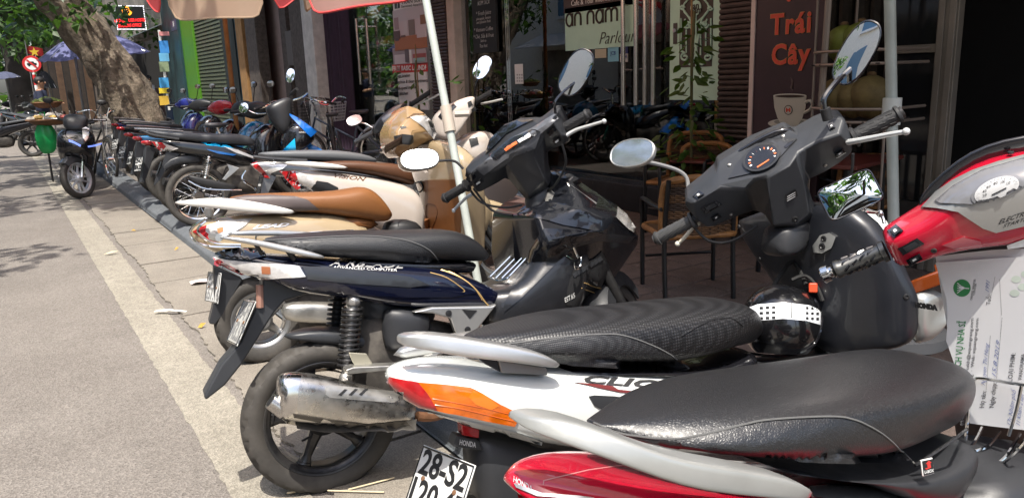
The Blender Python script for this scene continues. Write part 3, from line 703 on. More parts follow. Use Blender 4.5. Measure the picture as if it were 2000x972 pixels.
def wheel(K, root, c, R, tw, rimr, m_rim, spokes=5, wire=False, groove=0, nseg=64, m_edge=None, style=0, name='wheel'):
    c = np.array(c, float); ax = (0, 1, 0); mb = MB(); hw = tw*.36
    # rim: barrel with lips
    for s_ in (-1, 1):
        mb.lathe(K, c, ax, [(s_*hw*.98, rimr-.004), (s_*hw, rimr+.008), (s_*hw*.9, rimr+.01), (s_*hw*.8, rimr-.012), (s_*hw*.55, rimr-.02)], 48, cap=False)
    mb.lathe(K, c, ax, [(-hw*.55, rimr-.02), (hw*.55, rimr-.02)], 48, cap=False); mb.lathe(K, c, ax, [(-hw*.6, rimr-.03), (hw*.6, rimr-.03)], 48, cap=False)
    mb.lathe(K, c, ax, [(-.055, .02), (-.055, .04), (-.04, .055), (.04, .055), (.055, .04), (.055, .02)], 20)
    if wire:
        for k in range(32):
            a = 2*pi*k/32; s_ = 1 if k % 2 else -1; a2 = a+(.55 if (k//2) % 2 else -.55)
            mb.tube(K, [c+(cos(a2)*.05, s_*.035, sin(a2)*.05), c+(cos(a)*(rimr-.02), 0, sin(a)*(rimr-.02))], .0018, 4, cap=False)
    else:
        for k in range(spokes):
            a = 2*pi*(k+.35)/spokes; t = np.array([-sin(a), 0, cos(a)]); q = np.array([cos(a), 0, sin(a)])
            for br in ((-1, 1) if style else (0,)):
                rings = []
                for rr, wd, th in ((.035, .026, .022), (.09, .018, .016), (rimr*.72, .014, .013), (rimr-.022, .024, .018)):
                    off = t*br*(.012+.03*(rr/rimr)) if style else t*.0; f_ = .6 if style else 1
                    rings.append([K.W(c+q*rr+off+t*wd*f_*a1+np.array([0, 1, 0])*th*a2) for a1, a2 in ((-1, -.5), (-.5, -1), (.5, -1), (1, -.5), (1, .5), (.5, 1), (-.5, 1), (-1, .5))])
                mb.loft(rings)
    wl = mb.make(name, m_rim, root)
    # tyre
    prof = []; Rm = rimr+.002; hw2 = tw/2
    for y_, r_ in ((-.7, 0), (-.86, .14), (-.98, .38), (-1, .55), (-.93, .74), (-.8, .86), (-.5, .955), (-.2, .995), (.2, .995), (.5, .955), (.8, .86), (.93, .74), (1, .55), (.98, .38), (.86, .14), (.7, 0)):
        prof.append((y_*hw2, Rm+(R-Rm)*r_))
    mt = MB()
    if not groove: mt.lathe(K, c, ax, prof, nseg, cap=False)
    else:
        n = groove*8; v = []; inn = []
        for i, (h, r) in enumerate(prof):
            for j in range(n):
                rr = r; y_ = h/hw2
                ph = (j/8+abs(y_)*1.1) % 1.0
                if .3 < abs(y_) < .9 and r > Rm+(R-Rm)*.7 and ph < .28: rr -= .009; inn.append(i*n+j)
                if abs(abs(y_)-.2) < .01 and False: rr -= .004
                a = 2*pi*j/n; v.append(K.W(c+np.array([cos(a)*rr, h, sin(a)*rr])))
        f = []
        for i in range(len(prof)-1):
            for j in range(n): f.append((i*n+j, i*n+(j+1) % n, (i+1)*n+(j+1) % n, (i+1)*n+j))
        mt.add(v, f); inn = set(inn); gfm = [1 if sum(q in inn for q in x) >= 3 else 0 for x in f]
    mt.make('tyre', [RUB, RUBD] if groove else RUB, wl, smooth=35 if groove else 60, fm=gfm if groove else None)
    if m_edge:
        e = MB()
        for s_ in (-1, 1): e.lathe(K, c, ax, [(s_*(hw+.001), rimr-.003), (s_*(hw+.003), rimr+.003), (s_*(hw+.001), rimr+.008)], 48, cap=False)
        e.make('rim_edge', m_edge, wl)
    return wl
def coil(name, K, a, b, r, turns, wr, m, parent, n=10):
    a, b = np.array(a, float), np.array(b, float); d = b-a; L = np.linalg.norm(d); d /= L
    t = np.cross(d, (0, 1, 0)); t /= np.linalg.norm(t); k = np.cross(d, t)
    pts = [a+d*L*i/(turns*n)+(t*cos(2*pi*i/n)+k*sin(2*pi*i/n))*r for i in range(turns*n+1)]
    return MB().tube(K, pts, wr, 6).make(name, m, parent)
def shock(K, root, top, bot, r=.026, m=None, body=None, turns=11):
    s_ = MB().tube(K, [top, bot], r*.55, 10).ball(K, top, r*.8, 8, 6).ball(K, bot, r*.8, 8, 6).make('shock_absorber', body or DARKM, root)
    top, bot = np.array(top), np.array(bot); coil('spring', K, top+(bot-top)*.08, top+(bot-top)*.86, r, turns, r*.17, m or DARKM, s_)
    return s_
def plate_num(K, root, cen, updir, lines, w_=.19, h_=.14, m=None, ytilt=0, name='number_plate', ink=None):
    """rear number plate, faces backwards"""
    up = np.array(updir, float); up /= np.linalg.norm(up); y = np.array([0, -1, 0.]); nrm = np.cross(y, up)
    if nrm[0] > 0: nrm = -nrm
    k = K.sub(cen, -y, up, np.cross(-y, up)) if False else Frame(K.W(cen), K.A@y, K.A@up, K.A@nrm)
    p = MB().box(k, (-w_/2, -h_/2, -.002), (w_/2, h_/2, .0)).make(name, m or PLW, root, bevel=.006)
    fr = MB()
    for a, b in (((-w_/2, -h_/2), (w_/2, -h_/2+.004)), ((-w_/2, h_/2-.004), (w_/2, h_/2)), ((-w_/2, -h_/2+.004), (-w_/2+.004, h_/2-.004)), ((w_/2-.004, -h_/2+.004), (w_/2, h_/2-.004))):
        fr.box(k, (*a, -.004), (*b, .0025))
    fr.make('plate_rim', ink or BLK, p)
    for i, s_ in enumerate(lines):
        text('plate_digits', k, s_, (0, h_*(.24-.48*i), .0012), (1, 0, 0), (0, 1, 0), h_*.5, ink or M_BLACK, p, bold=.0025, sx=.95)
    return p
def plate_flat(k, root, w_, h_, lines, m=None, ink=None):
    p = MB().box(k, (-w_/2, -h_/2, -.004), (w_/2, h_/2, -.0)).make('number_plate', m or PLW, root, bevel=.006)
    fr = MB().tube(k, [(-w_/2+.004, -h_/2+.004, 0), (w_/2-.004, -h_/2+.004, 0), (w_/2-.004, h_/2-.004, 0), (-w_/2+.004, h_/2-.004, 0)], .003, 6, closed=True).make('plate_rim', BLK, p)
    for i, s_ in enumerate(lines): text('plate_digits', k, s_, (0, h_*(.23-.47*i), .0006), (1, 0, 0), (0, 1, 0), h_*.56, ink or M_BLACK, p, bold=.002, sx=.92, ext=.0004)
    for x in (-.3, .3): MB().lathe(k, (x*w_, 0, 0), (0, 0, 1), [(0, .006), (.003, .006), (.004, .003)], 10).make('plate_bolt', mat('rust', (.16, .08, .04), .7), p)
    return p
class Bar:
    """steering frame: b runs to the left grip, a is the steering axis, f is ahead"""
    def __init__(s, K, Lp, Rp, yl=.23, yr=-.23, rake=.44):
        L = K.at(*Lp, 1, yl); R = K.at(*Rp, 1, yr); c = (L+R)/2; b = L-R; s.half = np.linalg.norm(b)/2; b /= np.linalg.norm(b)
        a = np.array([-sin(rake), 0, cos(rake)]); a -= b*(a@b); a /= np.linalg.norm(a); f = np.cross(b, a)
        s.K = Frame(K.W(c), K.A@f, K.A@b, K.A@a); s.L, s.R = L, R
def grip(K, root, y0, y1, r=.017, flute=True, m=None, end=None, x=0., z=0.):
    """rubber grip along the bar"""
    sg = 1 if y1 > y0 else -1; L = abs(y1-y0); mb = MB()
    n = 24; prof = [(0, r*1.5), (.008, r*1.5), (.012, r*1.05), (L*.5, r*1.06), (L-.012, r*1.02), (L-.01, r*1.25), (L-.003, r*1.25), (L, r*1.0)]
    mb.lathe(K, (x, y0, z), (0, sg, 0), prof, n)
    g = mb.make('grip', m or RUBG, root, smooth=60)
    if flute:
        fm = MB()
        for k in range(9):
            a = 2*pi*k/9
            for i in range(4):
                q0, q1 = .02+(L-.035)*(i+.1)/4, .02+(L-.035)*(i+.8)/4
                fm.tube(K, [(x+cos(a)*r*1.03, y0+sg*q0, z+sin(a)*r*1.03), (x+cos(a+.08)*r*1.04, y0+sg*(q0+q1)/2, z+sin(a+.08)*r*1.04), (x+cos(a+.16)*r*1.03, y0+sg*q1, z+sin(a+.16)*r*1.03)], r*.09, 4)
        fm.make('grip_ribs', m or RUBG, g)
    if end is not None: MB().lathe(K, (x, y1, z), (0, sg, 0), [(.0005, r*.85), (.006, r*.85), (.008, r*.5)], 16).make('bar_end', end, g)
    return g
def lever(K, root, y0, y1, m, x=.035, z=-.012, drop=.03):
    sg = 1 if y1 > y0 else -1; L = abs(y1-y0)
    P = [(x-.01, y0, z+.005), (x+.012, y0+sg*L*.12, z), (x+.02, y0+sg*L*.4, z-drop*.4), (x+.026, y0+sg*L*.75, z-drop*.8), (x+.03, y0+sg*L, z-drop)]
    Q = smooth_path(P, 4); r = [.0075-.0028*i/(len(Q)-1) for i in range(len(Q))]
    return MB().tube(K, Q, r, 8).ball(K, P[-1], .0085, 10, 8).make('lever', m, root)
def oval_mirror(root, P, N, up, a, b, m_shell, stem, rstem=.005, sq=2.4, thick=.022, frame=None, m_stem=None, tip=0., glass=None):
    """P centre (world), N facing, up; a half width, b half height; stem: world points"""
    N = np.array(N, float); N /= np.linalg.norm(N); up = np.array(up, float); up -= N*(up@N); up /= np.linalg.norm(up); r_ = np.cross(up, N)
    k = Frame(P, r_, up, N); n = 36
    def ring(s_, z): return [k.W((spw(cos(2*pi*j/n), 2/sq)*a*s_*(1+tip*sin(2*pi*j/n)), spw(sin(2*pi*j/n), 2/sq)*b*s_, z)) for j in range(n)]
    MBs = MB().loft([ring(.93, .003), ring(.96, .0055), ring(.995, .004), ring(1.0, 0), ring(.97, -thick*.5), ring(.8, -thick*.9), ring(.35, -thick*1.15)])
    sh = MBs.make('mirror', m_shell, root)
    MB().loft([ring(.93, .0035), ring(.62, .0046), ring(.3, .0052), ring(.02, .0054)]).make('mirror_glass', glass or MIRROR, sh, smooth=80)
    MB().tube(WORLD, smooth_path(stem, 5), rstem, 8).make('mirror_stem', m_stem or m_shell, sh)
    return sh
def half(P, target):
    """mirror normal that shows the target point from the viewer's place"""
    a = EYEP-np.array(P); a /= np.linalg.norm(a); b = np.array(target, float)-np.array(P); b /= np.linalg.norm(b); return a+b
SUNP = np.array(_d)*400
DUSTY2 = mat('hazy_mirror', (.5, .53, .55), .14, .85, var=.15, vs=14, rvar=.06)
DUSTY = mat('dusty_mirror', (.75, .77, .78), .28, 1, var=.12, vs=9, rvar=.06)
def pill(k, a, b, m, name, parent, h=.004):
    """small rocker switch"""
    return MB().box(k, (-a, -b, 0), (a, b, h)).make(name, m, parent, bevel=.0015)
def bolt(bvh, u, v, r, m, parent, nm='bolt'):
    P, N, d = hit(bvh, u, v); return MB().lathe(WORLD, P, N, [(-.002, r), (.002, r), (.003, r*.6), (.001, r*.45)], 12).make(nm, m, parent)
# ================================================================== navy scooter with silver grab rail (middle of the row)
AK = bike_frame(onZ(622, 952), -8, 6, 2)
ab = thing('motor_scooter', 'dark navy scooter with gold pinstripes and exposed rear wheel, rear end toward the road', 'scooter', AK, 'scooters parked in a row')
WC = AK.sy(628, 812, 0)
wheel(AK, ab, WC, .262, .1, .19, mat('black_alloy', (.03, .03, .033), .3, .6, var=.2, vs=10, dust=.25), 5, groove=22, m_edge=DARKM)
def steered(K, o, ang, rake=.44):
    b = np.array([-sin(ang), cos(ang), -.35*sin(ang)]); b /= np.linalg.norm(b); u = np.array([-sin(rake), 0, cos(rake)]); u -= b*(u@b); u /= np.linalg.norm(u)
    return K.sub(o, np.cross(b, u), b, u)
def front_end(K, root, o, ang, R, tw, m_rim, m_fend, rake=.44, fend=True, spokes=5, **kw):
    S = steered(K, o, ang, rake); wheel(S, root, (0, 0, 0), R, tw, R-.075, m_rim, spokes, **kw)
    for s_ in (-1, 1): MB().tube(S, [(-.03, s_*.065, 0), (-.03, s_*.065, .2), (-.03, s_*.06, .34)], [.022, .022, .02], 10).make('fork_leg', DARKM, root)
    if fend:
        rings = []
        for k in range(13):
            a = radians(15+k*10.5); q = np.array([cos(a), 0, sin(a)]); rings.append([S.W(q*(R+.02+d)+np.array([0, y_, 0])) for y_, d in ((-.06, -.06), (-.052, 0), (-.025, .018), (.025, .018), (.052, 0), (.06, -.06), (.05, -.06), (.042, -.006), (0, .008), (-.042, -.006), (-.05, -.06))])
        MB().loft(rings).make('front_fender', m_fend, root)
    return S
front_end(AK, ab, (1.27, 0, .25), radians(42), .255, .085, MATS['black_alloy'], PLB)
valve = MB().tube(AK, [AK.sy(610, 850, -.02), AK.sy(590, 860, -.04)], .004, 6).make('valve', RUBG, ab)
# mudguard and hugger
plate('rear_mudguard', AK, [(505, 530), (514, 552), (500, 600), (470, 668), (432, 712), (398, 774), (402, 782), (440, 752), (472, 712), (508, 655), (535, 612), (556, 588), (600, 574), (660, 580), (720, 590), (640, 560), (560, 532)], -.03, .09, PLG, ab, bevel=.012)
hull('tyre_hugger', AK, [((552, 655), (556, 662), .03), ((597, 641), (600, 668), .05), ((654, 638), (660, 676), .06), ((711, 650), (715, 680), .06), ((749, 673), (752, 695), .06), ((775, 698), (775, 706), .05)], PLG, ab, kb=.7)
corner_plate(AK, ab, (491, 582), (513, 586), (455, 661), (474, 673), ['29-F1', '043.52'], dx=-.02, m=mat('plate_dull', (.5, .5, .47), .35, .1, var=.08), ink=mat('faded_ink', (.22, .22, .22), .5))
MB().tube(AK, [AK.sy(507, 556, -.03), AK.sy(508, 600, -.03)], .012, 8).make('plate_lamp', mat('lamp_bracket', (.3, .16, .12), .4), ab)
# body
body = hull('body_panel', AK, [((420, 500), (422, 512), .02), ((470, 488), (470, 536), .07), ((520, 498), (520, 548), .105), ((577, 500), (577, 575), .13), ((642, 505), (640, 583), .14), ((711, 510), (700, 592), .145), ((795, 513), (780, 609), .145), ((863, 520), (850, 612), .145), ((905, 535), (905, 608), .14), ((950, 555), (945, 606), .135), ((985, 578), (985, 604), .12)], NAVY, ab, e=.5)
B = surf(body)
patch('tail_light', B, [(413, 501), (450, 508), (501, 513), (577, 518), (585, 520), (597, 540), (574, 542), (520, 544), (482, 540), (444, 525)], LENSC, ab, .004)
patch('red_reflector', B, [(413, 500), (428, 508), (455, 522), (482, 539), (470, 540), (444, 528), (420, 514)], LENSR, ab, .0055)
patch('amber_bulb', B, [(511, 520), (528, 521), (529, 535), (512, 534)], mat('bulb_brown', (.3, .11, .05), .3), ab, .0055, .003)
patch('tail_cover', B, [(416, 498), (440, 490), (467, 486), (500, 487), (516, 493), (520, 501), (490, 507), (440, 504)], BLK, ab, .006)
patch('trim_panel', B, [(590, 521), (640, 522), (720, 530), (800, 540), (838, 556), (800, 561), (700, 554), (600, 545), (600, 538)], mat('satin_black_trim', (.02, .021, .024), .3, 0, .4), ab, .006)
patch('lower_trim', B, [(482, 540), (600, 546), (700, 556), (800, 563), (880, 567), (930, 572), (880, 580), (780, 580), (640, 572), (560, 562)], NAVY, ab, .003)
for pts, r in (([(835, 520), (872, 530), (905, 545), (930, 566), (948, 590), (955, 597)], .0028), ([(840, 532), (870, 541), (895, 557), (906, 570), (860, 568), (800, 564)], .002), ([(910, 600), (940, 597), (955, 597)], .002), ([(870, 527), (900, 541), (925, 561), (942, 586)], .0015)):
    ptube('pinstripe', B, pts, r, GOLD, ab, 4)
ptext('badge_lettering', B, 'AIRBLADE', (642, 519), (792, 525), (3, -13), mat('badge_silver', (.6, .6, .6), .3, .5), ab, .003, .004, shear=.3, bold=.02)
ptext('badge_lettering', B, 'ADVANCED COMPUTER', (650, 524), (775, 530), (1, -4.5), M_WHITE, ab, .002, .001)
bolt(B, 632, 536, .006, STEELD, ab)
# seat
seat = hull('seat', AK, [((512, 466), (520, 480), .06), ((560, 459), (560, 494), .1), ((597, 456), (600, 503), .12), ((692, 449), (690, 508), .135), ((749, 451), (750, 509), .135), ((825, 448), (815, 514), .13), ((868, 446), (865, 514), .12), ((909, 455), (905, 514), .105), ((938, 480), (935, 513), .09), ((952, 502), (951, 512), .07)], LEATH, ab, e=.62, kt=.1)
S_ = surf(seat)
patch('seat_side_panel', S_, [(515, 472), (597, 467), (692, 463), (750, 465), (800, 474), (835, 490), (855, 510), (810, 511), (740, 507), (640, 503), (560, 492)], LEATHG, seat, .0015, .006, curve=2)
ptube('seam', S_, [(515, 470), (597, 465), (692, 461), (750, 463), (802, 472), (838, 488), (858, 511)], .0022, mat('seam_thread', (.1, .1, .1), .8), seat, h=.001)
hull('seat_base', AK, [((640, 502), (640, 520), .1), ((850, 508), (850, 535), .11), ((945, 508), (945, 540), .085)], BLK, ab)
# grab rail
hull('grab_rail', AK, [((424, 461), (430, 467), .012, -.09), ((482, 463), (486, 477), .016, -.11), ((558, 479), (545, 490), .017, -.125), ((610, 491), (600, 503), .017, -.135), ((638, 501), (636, 506), .01, -.14)], SILV, ab, n=10)
hull3('grab_rail', AK, [((-.2+.04, .09, .905), (-.2+.04, .09, .89), .012), ((0, .125, .89), (0, .125, .865), .017), ((.2, .14, .84), (.2, .14, .825), .012)], SILV, ab, n=10)
a_, b_ = AK.sy(428, 464, -.09), AK.sy(428, 464, -.09); b_[1] = .09
MB().tube(AK, [a_, (a_[0]-.015, 0, a_[2]), b_], .012, 8).make('grab_rail_bar', SILV, ab)
MB().tube(AK, [AK.sy(500, 478, -.1), AK.sy(512, 497, -.09)], .007, 8).tube(AK, [AK.sy(560, 485, -.11), AK.sy(575, 506, -.1)], .01, 8).make('rail_stay', DARKM, ab)
# hanger bracket, foot peg, shocks, engine
plate('peg_hanger', AK, [(806, 610), (845, 600), (958, 598), (972, 594), (930, 647), (905, 662), (890, 650), (880, 622), (845, 612)], -.15, .03, SILV, ab, bevel=.006)
plate('hanger_window', AK, [(903, 604), (932, 606), (918, 622)], -.1525, .002, M_BLACK, ab, bevel=0)
for u, v in ((876, 611), (913, 643)): 
    P = AK.sy(u, v, -.151); MB().lathe(AK, P, (0, -1, 0), [(0, .011), (.004, .011), (.005, .006)], 12).make('bolt', DARKM, ab)
shock(AK, ab, AK.sy(690, 588, -.11), AK.sy(676, 738, -.11), .031, mat('spring_black', (.03, .03, .032), .35, .5), HUBM, 12)
shock(AK, ab, (AK.sy(690, 588, -.11)*np.array([1, -1, 1])), (AK.sy(676, 738, -.11)*np.array([1, -1, 1])), .03, MATS['spring_black'], DARKM, 12)
hull('engine', AK, [((690, 620), (690, 800), .06), ((740, 610), (740, 830), .09), ((800, 610), (800, 810), .1), ((900, 640), (900, 780), .09), ((980, 640), (980, 740), .08)], GRIME, ab)
hull('air_filter', AK, [((745, 600), (750, 690), .03, -.09), ((780, 600), (785, 696), .045, -.1), ((850, 612), (850, 660), .045, -.1)], PLB, ab)
hull('carrier_plate', AK, [((700, 560), (700, 640), .05), ((790, 570), (790, 650), .06), ((860, 600), (860, 640), .06)], PLB, ab)
hull('swing_arm', AK, [((600, 800), (600, 830), .02, -.08), ((700, 790), (700, 835), .025, -.085), ((800, 760), (800, 810), .03, -.09)], GRIME, ab)
plate('foot_peg', AK, [(676, 722), (690, 717), (800, 712), (806, 718), (690, 730), (678, 730)], -.2, .05, ALUM, ab)
plate('heel_guard', AK, [(681, 688), (716, 690), (732, 716), (700, 722), (688, 706)], -.16, .008, mat('heel_plate', (.36, .34, .27), .4, .5), ab)
MB().tube(AK, [AK.sy(805, 715, -.14), AK.sy(850, 690, -.12), AK.sy(900, 660, -.12)], .014, 8).make('peg_arm', ALUM, ab)
# muffler
mu = hull('muffler', AK, [((541, 742), (546, 812), .045, -.18), ((552, 731), (556, 826), .055, -.18), ((580, 727), (582, 833), .06, -.18), ((640, 736), (640, 836), .06, -.18), ((720, 755), (720, 838), .058, -.18), ((790, 772), (785, 838), .055, -.18), ((818, 790), (815, 825), .04, -.175)], STEELD, ab, e=.7)
MU = surf(mu)
patch('end_cap', MU, [(542, 740), (556, 729), (590, 727), (583, 760), (580, 800), (590, 834), (560, 828), (546, 815)], mat('polished_cap', (.66, .64, .6), .16, 1), mu, .002)
patch('heat_shield', MU, [(572, 806), (640, 818), (720, 828), (790, 830), (816, 818), (812, 838), (760, 842), (640, 846), (580, 838)], mat('shield_dark', (.08, .075, .068), .5, .5, dust=.4), mu, .003)
sp_ = patch('muffler_guard', MU, [(636, 756), (642, 752), (770, 765), (778, 772), (776, 782), (768, 786), (645, 776), (636, 770)], ALUM, mu, .004)
for a in (660, 680, 700): patch('guard_slot', MU, [(a, 770), (a+12, 760), (a+18, 761), (a+6, 772)], M_BLACK, mu, .006, .002)
for u, v in ((648, 764), (765, 775)): bolt(MU, u, v, .008, CHROME, mu)
MB().tube(AK, [AK.sy(556, 800, -.19), AK.sy(528, 782, -.19)], [.03, .024], 16).make('tail_pipe', STEELD, mu)
MB().lathe(AK, AK.sy(528, 782, -.19), AK.sy(528, 782, -.19)-AK.sy(556, 800, -.19), [(-.002, .018), (.001, .018)], 12).make('pipe_bore', M_BLACK, mu)
tubepx('exhaust_pipe', AK, [(815, 812, -.16), (850, 812, -.15), (900, 790, -.12), (960, 740, -.08)], .017, mat('rusty_pipe', (.22, .11, .06), .55, .7, var=.4, vs=25), ab)
# front: floor tunnel, leg shield, nose
tun = hull('floor_tunnel', AK, [((930, 560), (940, 640), .13), ((985, 560), (985, 650), .15), ((1015, 538), (1015, 655), .16), ((1060, 470), (1070, 650), .17), ((1100, 448), (1110, 640), .18), ((1150, 440), (1165, 610), .18)], mat('carbon_grey_panel', (.014, .0145, .017), .3, 0, .3, var=.15, vs=20, bump=.08, bs=300), ab, e=.5)
NP = dict(O1=(1071, 336, 0), O2=(1090, 329, 0), O3=(1117, 343, 0), O4=(1162, 375, 0), O5=(1207, 402, 0), O6=(1234, 433, .02), O7=(1248, 460, .02), O8=(1246, 479, 0), O9=(1222, 515, 0), O10=(1185, 569, 0), O11=(1140, 600, 0), O12=(1105, 612, -.02), O13=(1060, 590, 0), O14=(1020, 560, 0), O15=(1004, 500, .02), O16=(1000, 420, .05), O17=(1030, 398, .02), O18=(1066, 385, -.02),
    B=(1112, 354, -.1), C=(1044, 419, -.16), D=(1148, 417, -.2), E=(1194, 424, -.18), F=(1216, 431, -.12), G=(1062, 480, -.2), H=(1112, 463, -.22), I=(1182, 456, -.19), J=(1240, 463, -.07), K=(1122, 520, -.16), L=(1178, 492, -.15), M=(1165, 562, -.13))
NF = [tuple(x.split()) for x in ('O1 O2 O3 B', 'O3 O4 D B', 'O4 O5 E D', 'O5 O6 F E', 'O1 B D C O18', 'O18 C O16 O17', 'C D E I H G', 'E F J I', 'F O6 O7 J', 'J O7 O8', 'I J O8 O9 L', 'H I L K', 'G H K O12 O13', 'C G O13 O14 O15 O16', 'K L M', 'L O9 O10 M', 'K M O10 O11 O12')]
nose = facets('leg_shield', AK, 1, NP, NF, mat('fairing_black', (.006, .0065, .009), .2, 0, .5, rvar=.05), ab, back=.2, bevel=.02, smooth=80)
Nn = surf(nose, tun)
patch('front_panel', Nn, [(1072, 341), (1095, 331), (1130, 350), (1170, 382), (1205, 410), (1195, 445), (1160, 450), (1100, 440), (1060, 428), (1020, 420), (1060, 400), (1075, 380)], mat('soft_black', (.009, .01, .013), .18, 0, .8), ab, .004)
patch('carbon_panel', Nn, [(1030, 520), (1060, 480), (1110, 462), (1180, 455), (1240, 462), (1225, 474), (1170, 470), (1120, 482), (1080, 520), (1020, 580), (985, 608), (985, 590)], mat('carbon_grey_panel', (.035, .036, .04), .4), ab, .005)
patch('gloss_panel', Nn, [(1062, 446), (1160, 452), (1180, 456), (1110, 463), (1062, 480), (1030, 520), (1035, 490)], MATS['fairing_black'], ab, .005)
patch('foot_recess', Nn, [(1122, 520), (1160, 505), (1175, 490), (1190, 520), (1170, 570), (1130, 600), (1105, 595), (1108, 560)], mat('floor_black', (.012, .012, .013), .7), ab, .003)
for k in range(7): patch('foot_rib', Nn, [(1117+k*8, 535-k*5), (1124+k*8, 529-k*5), (1128+k*8, 536-k*5), (1121+k*8, 542-k*5)], PLG, ab, .006)
ptext('warning_lettering', Nn, 'EST.65', (1103, 590), (1122, 580), (-1, -9), M_WHITE, ab, .005, .001)
for pts in ([(1140, 552), (1175, 562), (1186, 560)], [(1135, 562), (1170, 574)]): ptube('pinstripe', Nn, pts, .0018, GOLD, ab, 4, h=.004)
patch('key_lock', Nn, [(1064, 385), (1076, 372), (1084, 380), (1078, 394), (1066, 396)], ALUM, ab, .008)
patch('side_flash', Nn, [(1113, 362), (1165, 398), (1163, 400)], SILV, ab, .005, .003)
patch('head_light', Nn, [(1205, 405), (1222, 418), (1240, 445), (1236, 455), (1218, 440), (1202, 425)], LENSC, ab, .005)
P0 = AK.sy(1130, 505, -.19)
MB().tube(AK, smooth_path([P0, P0+np.array([.0, -.02, .005]), AK.sy(1133, 520, -.215), AK.sy(1124, 524, -.225), AK.sy(1122, 512, -.225)]), .005, 8).tube(AK, [P0, AK.sy(1120, 482, -.2)], .004, 8).make('bag_hook', CHROME, ab)
# wire bag rack on the tunnel
def wire(nm, K, px, r, m, parent): return MB().tube(K, smooth_path([K.at(u, v, 1, c) for u, v, c in px], 3), r, 6).make(nm, m, parent)
rk = None
for k, (a, b) in enumerate((((957, 540), (1035, 462)), ((968, 543), (1046, 463)), ((980, 543), (1060, 462)), ((990, 544), (1068, 460)))):
    o_ = wire('rack_wire', AK, [(a[0], a[1], .06-.035*k), ((a[0]+b[0])/2, (a[1]+b[1])/2, .06-.035*k), (b[0], b[1], .06-.035*k)], .0035, CHROME, ab)
wire('rack_loop', AK, [(1035, 462, .06), (1031, 445, .06), (1043, 430, .02), (1060, 443, -.03), (1068, 460, -.045)], .0035, CHROME, ab)
wire('rack_loop', AK, [(1046, 463, .025), (1040, 448, .02), (1046, 441, .0), (1052, 450, -.01), (1060, 462, -.01)], .003, CHROME, ab)
wire('rack_stay', AK, [(1050, 472, -.03), (1075, 478, -.1), (1100, 495, -.16), (1122, 508, -.19)], .0035, CHROME, ab)
wire('rack_foot', AK, [(955, 540, .06), (975, 548, 0), (995, 540, -.05)], .0035, CHROME, ab)
# steering
AB = Bar(AK, (868, 388), (1150, 222)); SK = AB.K
AP = dict(P1=(908, 330, -.02), P2=(930, 312, 0), P3=(951, 298, .01), P4=(957, 275, .03), P5=(982, 248, .04), P6=(1013, 236, .04), P7=(1042, 236, .03), P8=(1050, 240, .01), P9=(1081, 217, 0), P10=(1090, 219, -.005), P11=(1108, 268, -.03), P12=(1108, 279, -.02), P13=(1099, 283, 0), P14=(1078, 292, .02), P15=(1066, 300, .03), P16=(1066, 330, .02), P17=(1072, 362, 0), P18=(1037, 396, 0), P19=(1028, 392, 0), P20=(995, 352, .02), P21=(985, 349, .02), P22=(972, 357, .02), P23=(938, 375, 0), P24=(930, 376, -.01), P25=(910, 342, -.03),
    R1=(920, 340, -.05), R2=(945, 318, -.05), R3=(975, 300, -.05), R4=(1003, 281, -.075), R5=(1030, 265, -.075), R6=(1056, 250, -.05), R7=(1080, 238, -.05), R8=(1094, 262, -.045), R9=(1062, 268, -.05), R10=(990, 322, -.06), R11=(1004, 300, -.085), R12=(1023, 288, -.085), R13=(1042, 305, -.06), R14=(1064, 350, -.05), R15=(1032, 382, -.06), R16=(960, 338, -.045))
AF = [tuple(x.split()) for x in ('P1 P2 P3 R2 R1', 'P1 R1 P24 P25', 'R1 R2 R16 P23 P24', 'P3 P4 P5 P6 P7 P8 R6 R5 R4 R3', 'P3 R3 R2', 'R2 R3 R16', 'R3 R4 R11 R10 R16', 'R16 R10 P20 P21 P22 P23', 'R11 R12 R13 R14 R15 R10', 'R10 R15 P18 P19 P20', 'R15 R14 P17 P18', 'R4 R5 R12 R11', 'R5 R6 R9 R13 R12', 'R13 R9 P15 P16 R14', 'R14 P16 P17', 'P8 P9 R7 R6', 'P9 P10 R7', 'P10 P11 R8 R7', 'P11 P12 R8', 'R8 P12 P13 P14 R9 R6 R7', 'R9 P14 P15')]
hc = facets('handlebar_cover', SK, 0, AP, AF, PLB, ab, back=.04, bevel=.007, smooth=60)
H_ = surf(hc)
patch('windscreen_rim', H_, [(949, 302), (957, 275), (982, 249), (1013, 236), (1042, 236), (1020, 246), (990, 262), (968, 285)], BLK, ab, .006)
patch('dash_panel', H_, [(930, 330), (965, 300), (1003, 268), (1040, 250), (1085, 222), (1090, 232), (1055, 262), (1045, 290), (1020, 300), (990, 310), (945, 342)], mat('dash_grey', (.09, .092, .1), .35, 0, .3), ab, .003)
patch('dash_glass', H_, [(956, 304), (1000, 271), (1040, 254), (1055, 256), (1030, 276), (1008, 290), (985, 298), (970, 312)], DIAL, ab, .006)
patch('dash_mark', H_, [(985, 292), (1010, 277), (1012, 280), (990, 295)], ORNG, ab, .007, .002); patch('dash_mark', H_, [(1012, 276), (1035, 262), (1037, 265), (1016, 279)], M_WHITE, ab, .007, .002)
for px in ([(910, 348), (925, 335), (930, 345), (918, 356)], [(926, 356), (938, 347), (943, 355), (932, 364)], [(1068, 258), (1082, 247), (1088, 252), (1074, 264)], [(1080, 274), (1092, 266), (1096, 273), (1085, 281)]):
    patch('switch', H_, px, BLK, ab, .006)
patch('switch_mark', H_, [(930, 356), (937, 351), (939, 354), (932, 359)], M_WHITE, ab, .009, .002); patch('switch_mark', H_, [(1084, 274), (1090, 269), (1092, 272), (1086, 277)], M_WHITE, ab, .009, .002)
MB().tube(SK, [(0, AB.half-.13, 0), (0, -AB.half+.13, 0)], .013, 10).make('handlebar', DARKM, ab)
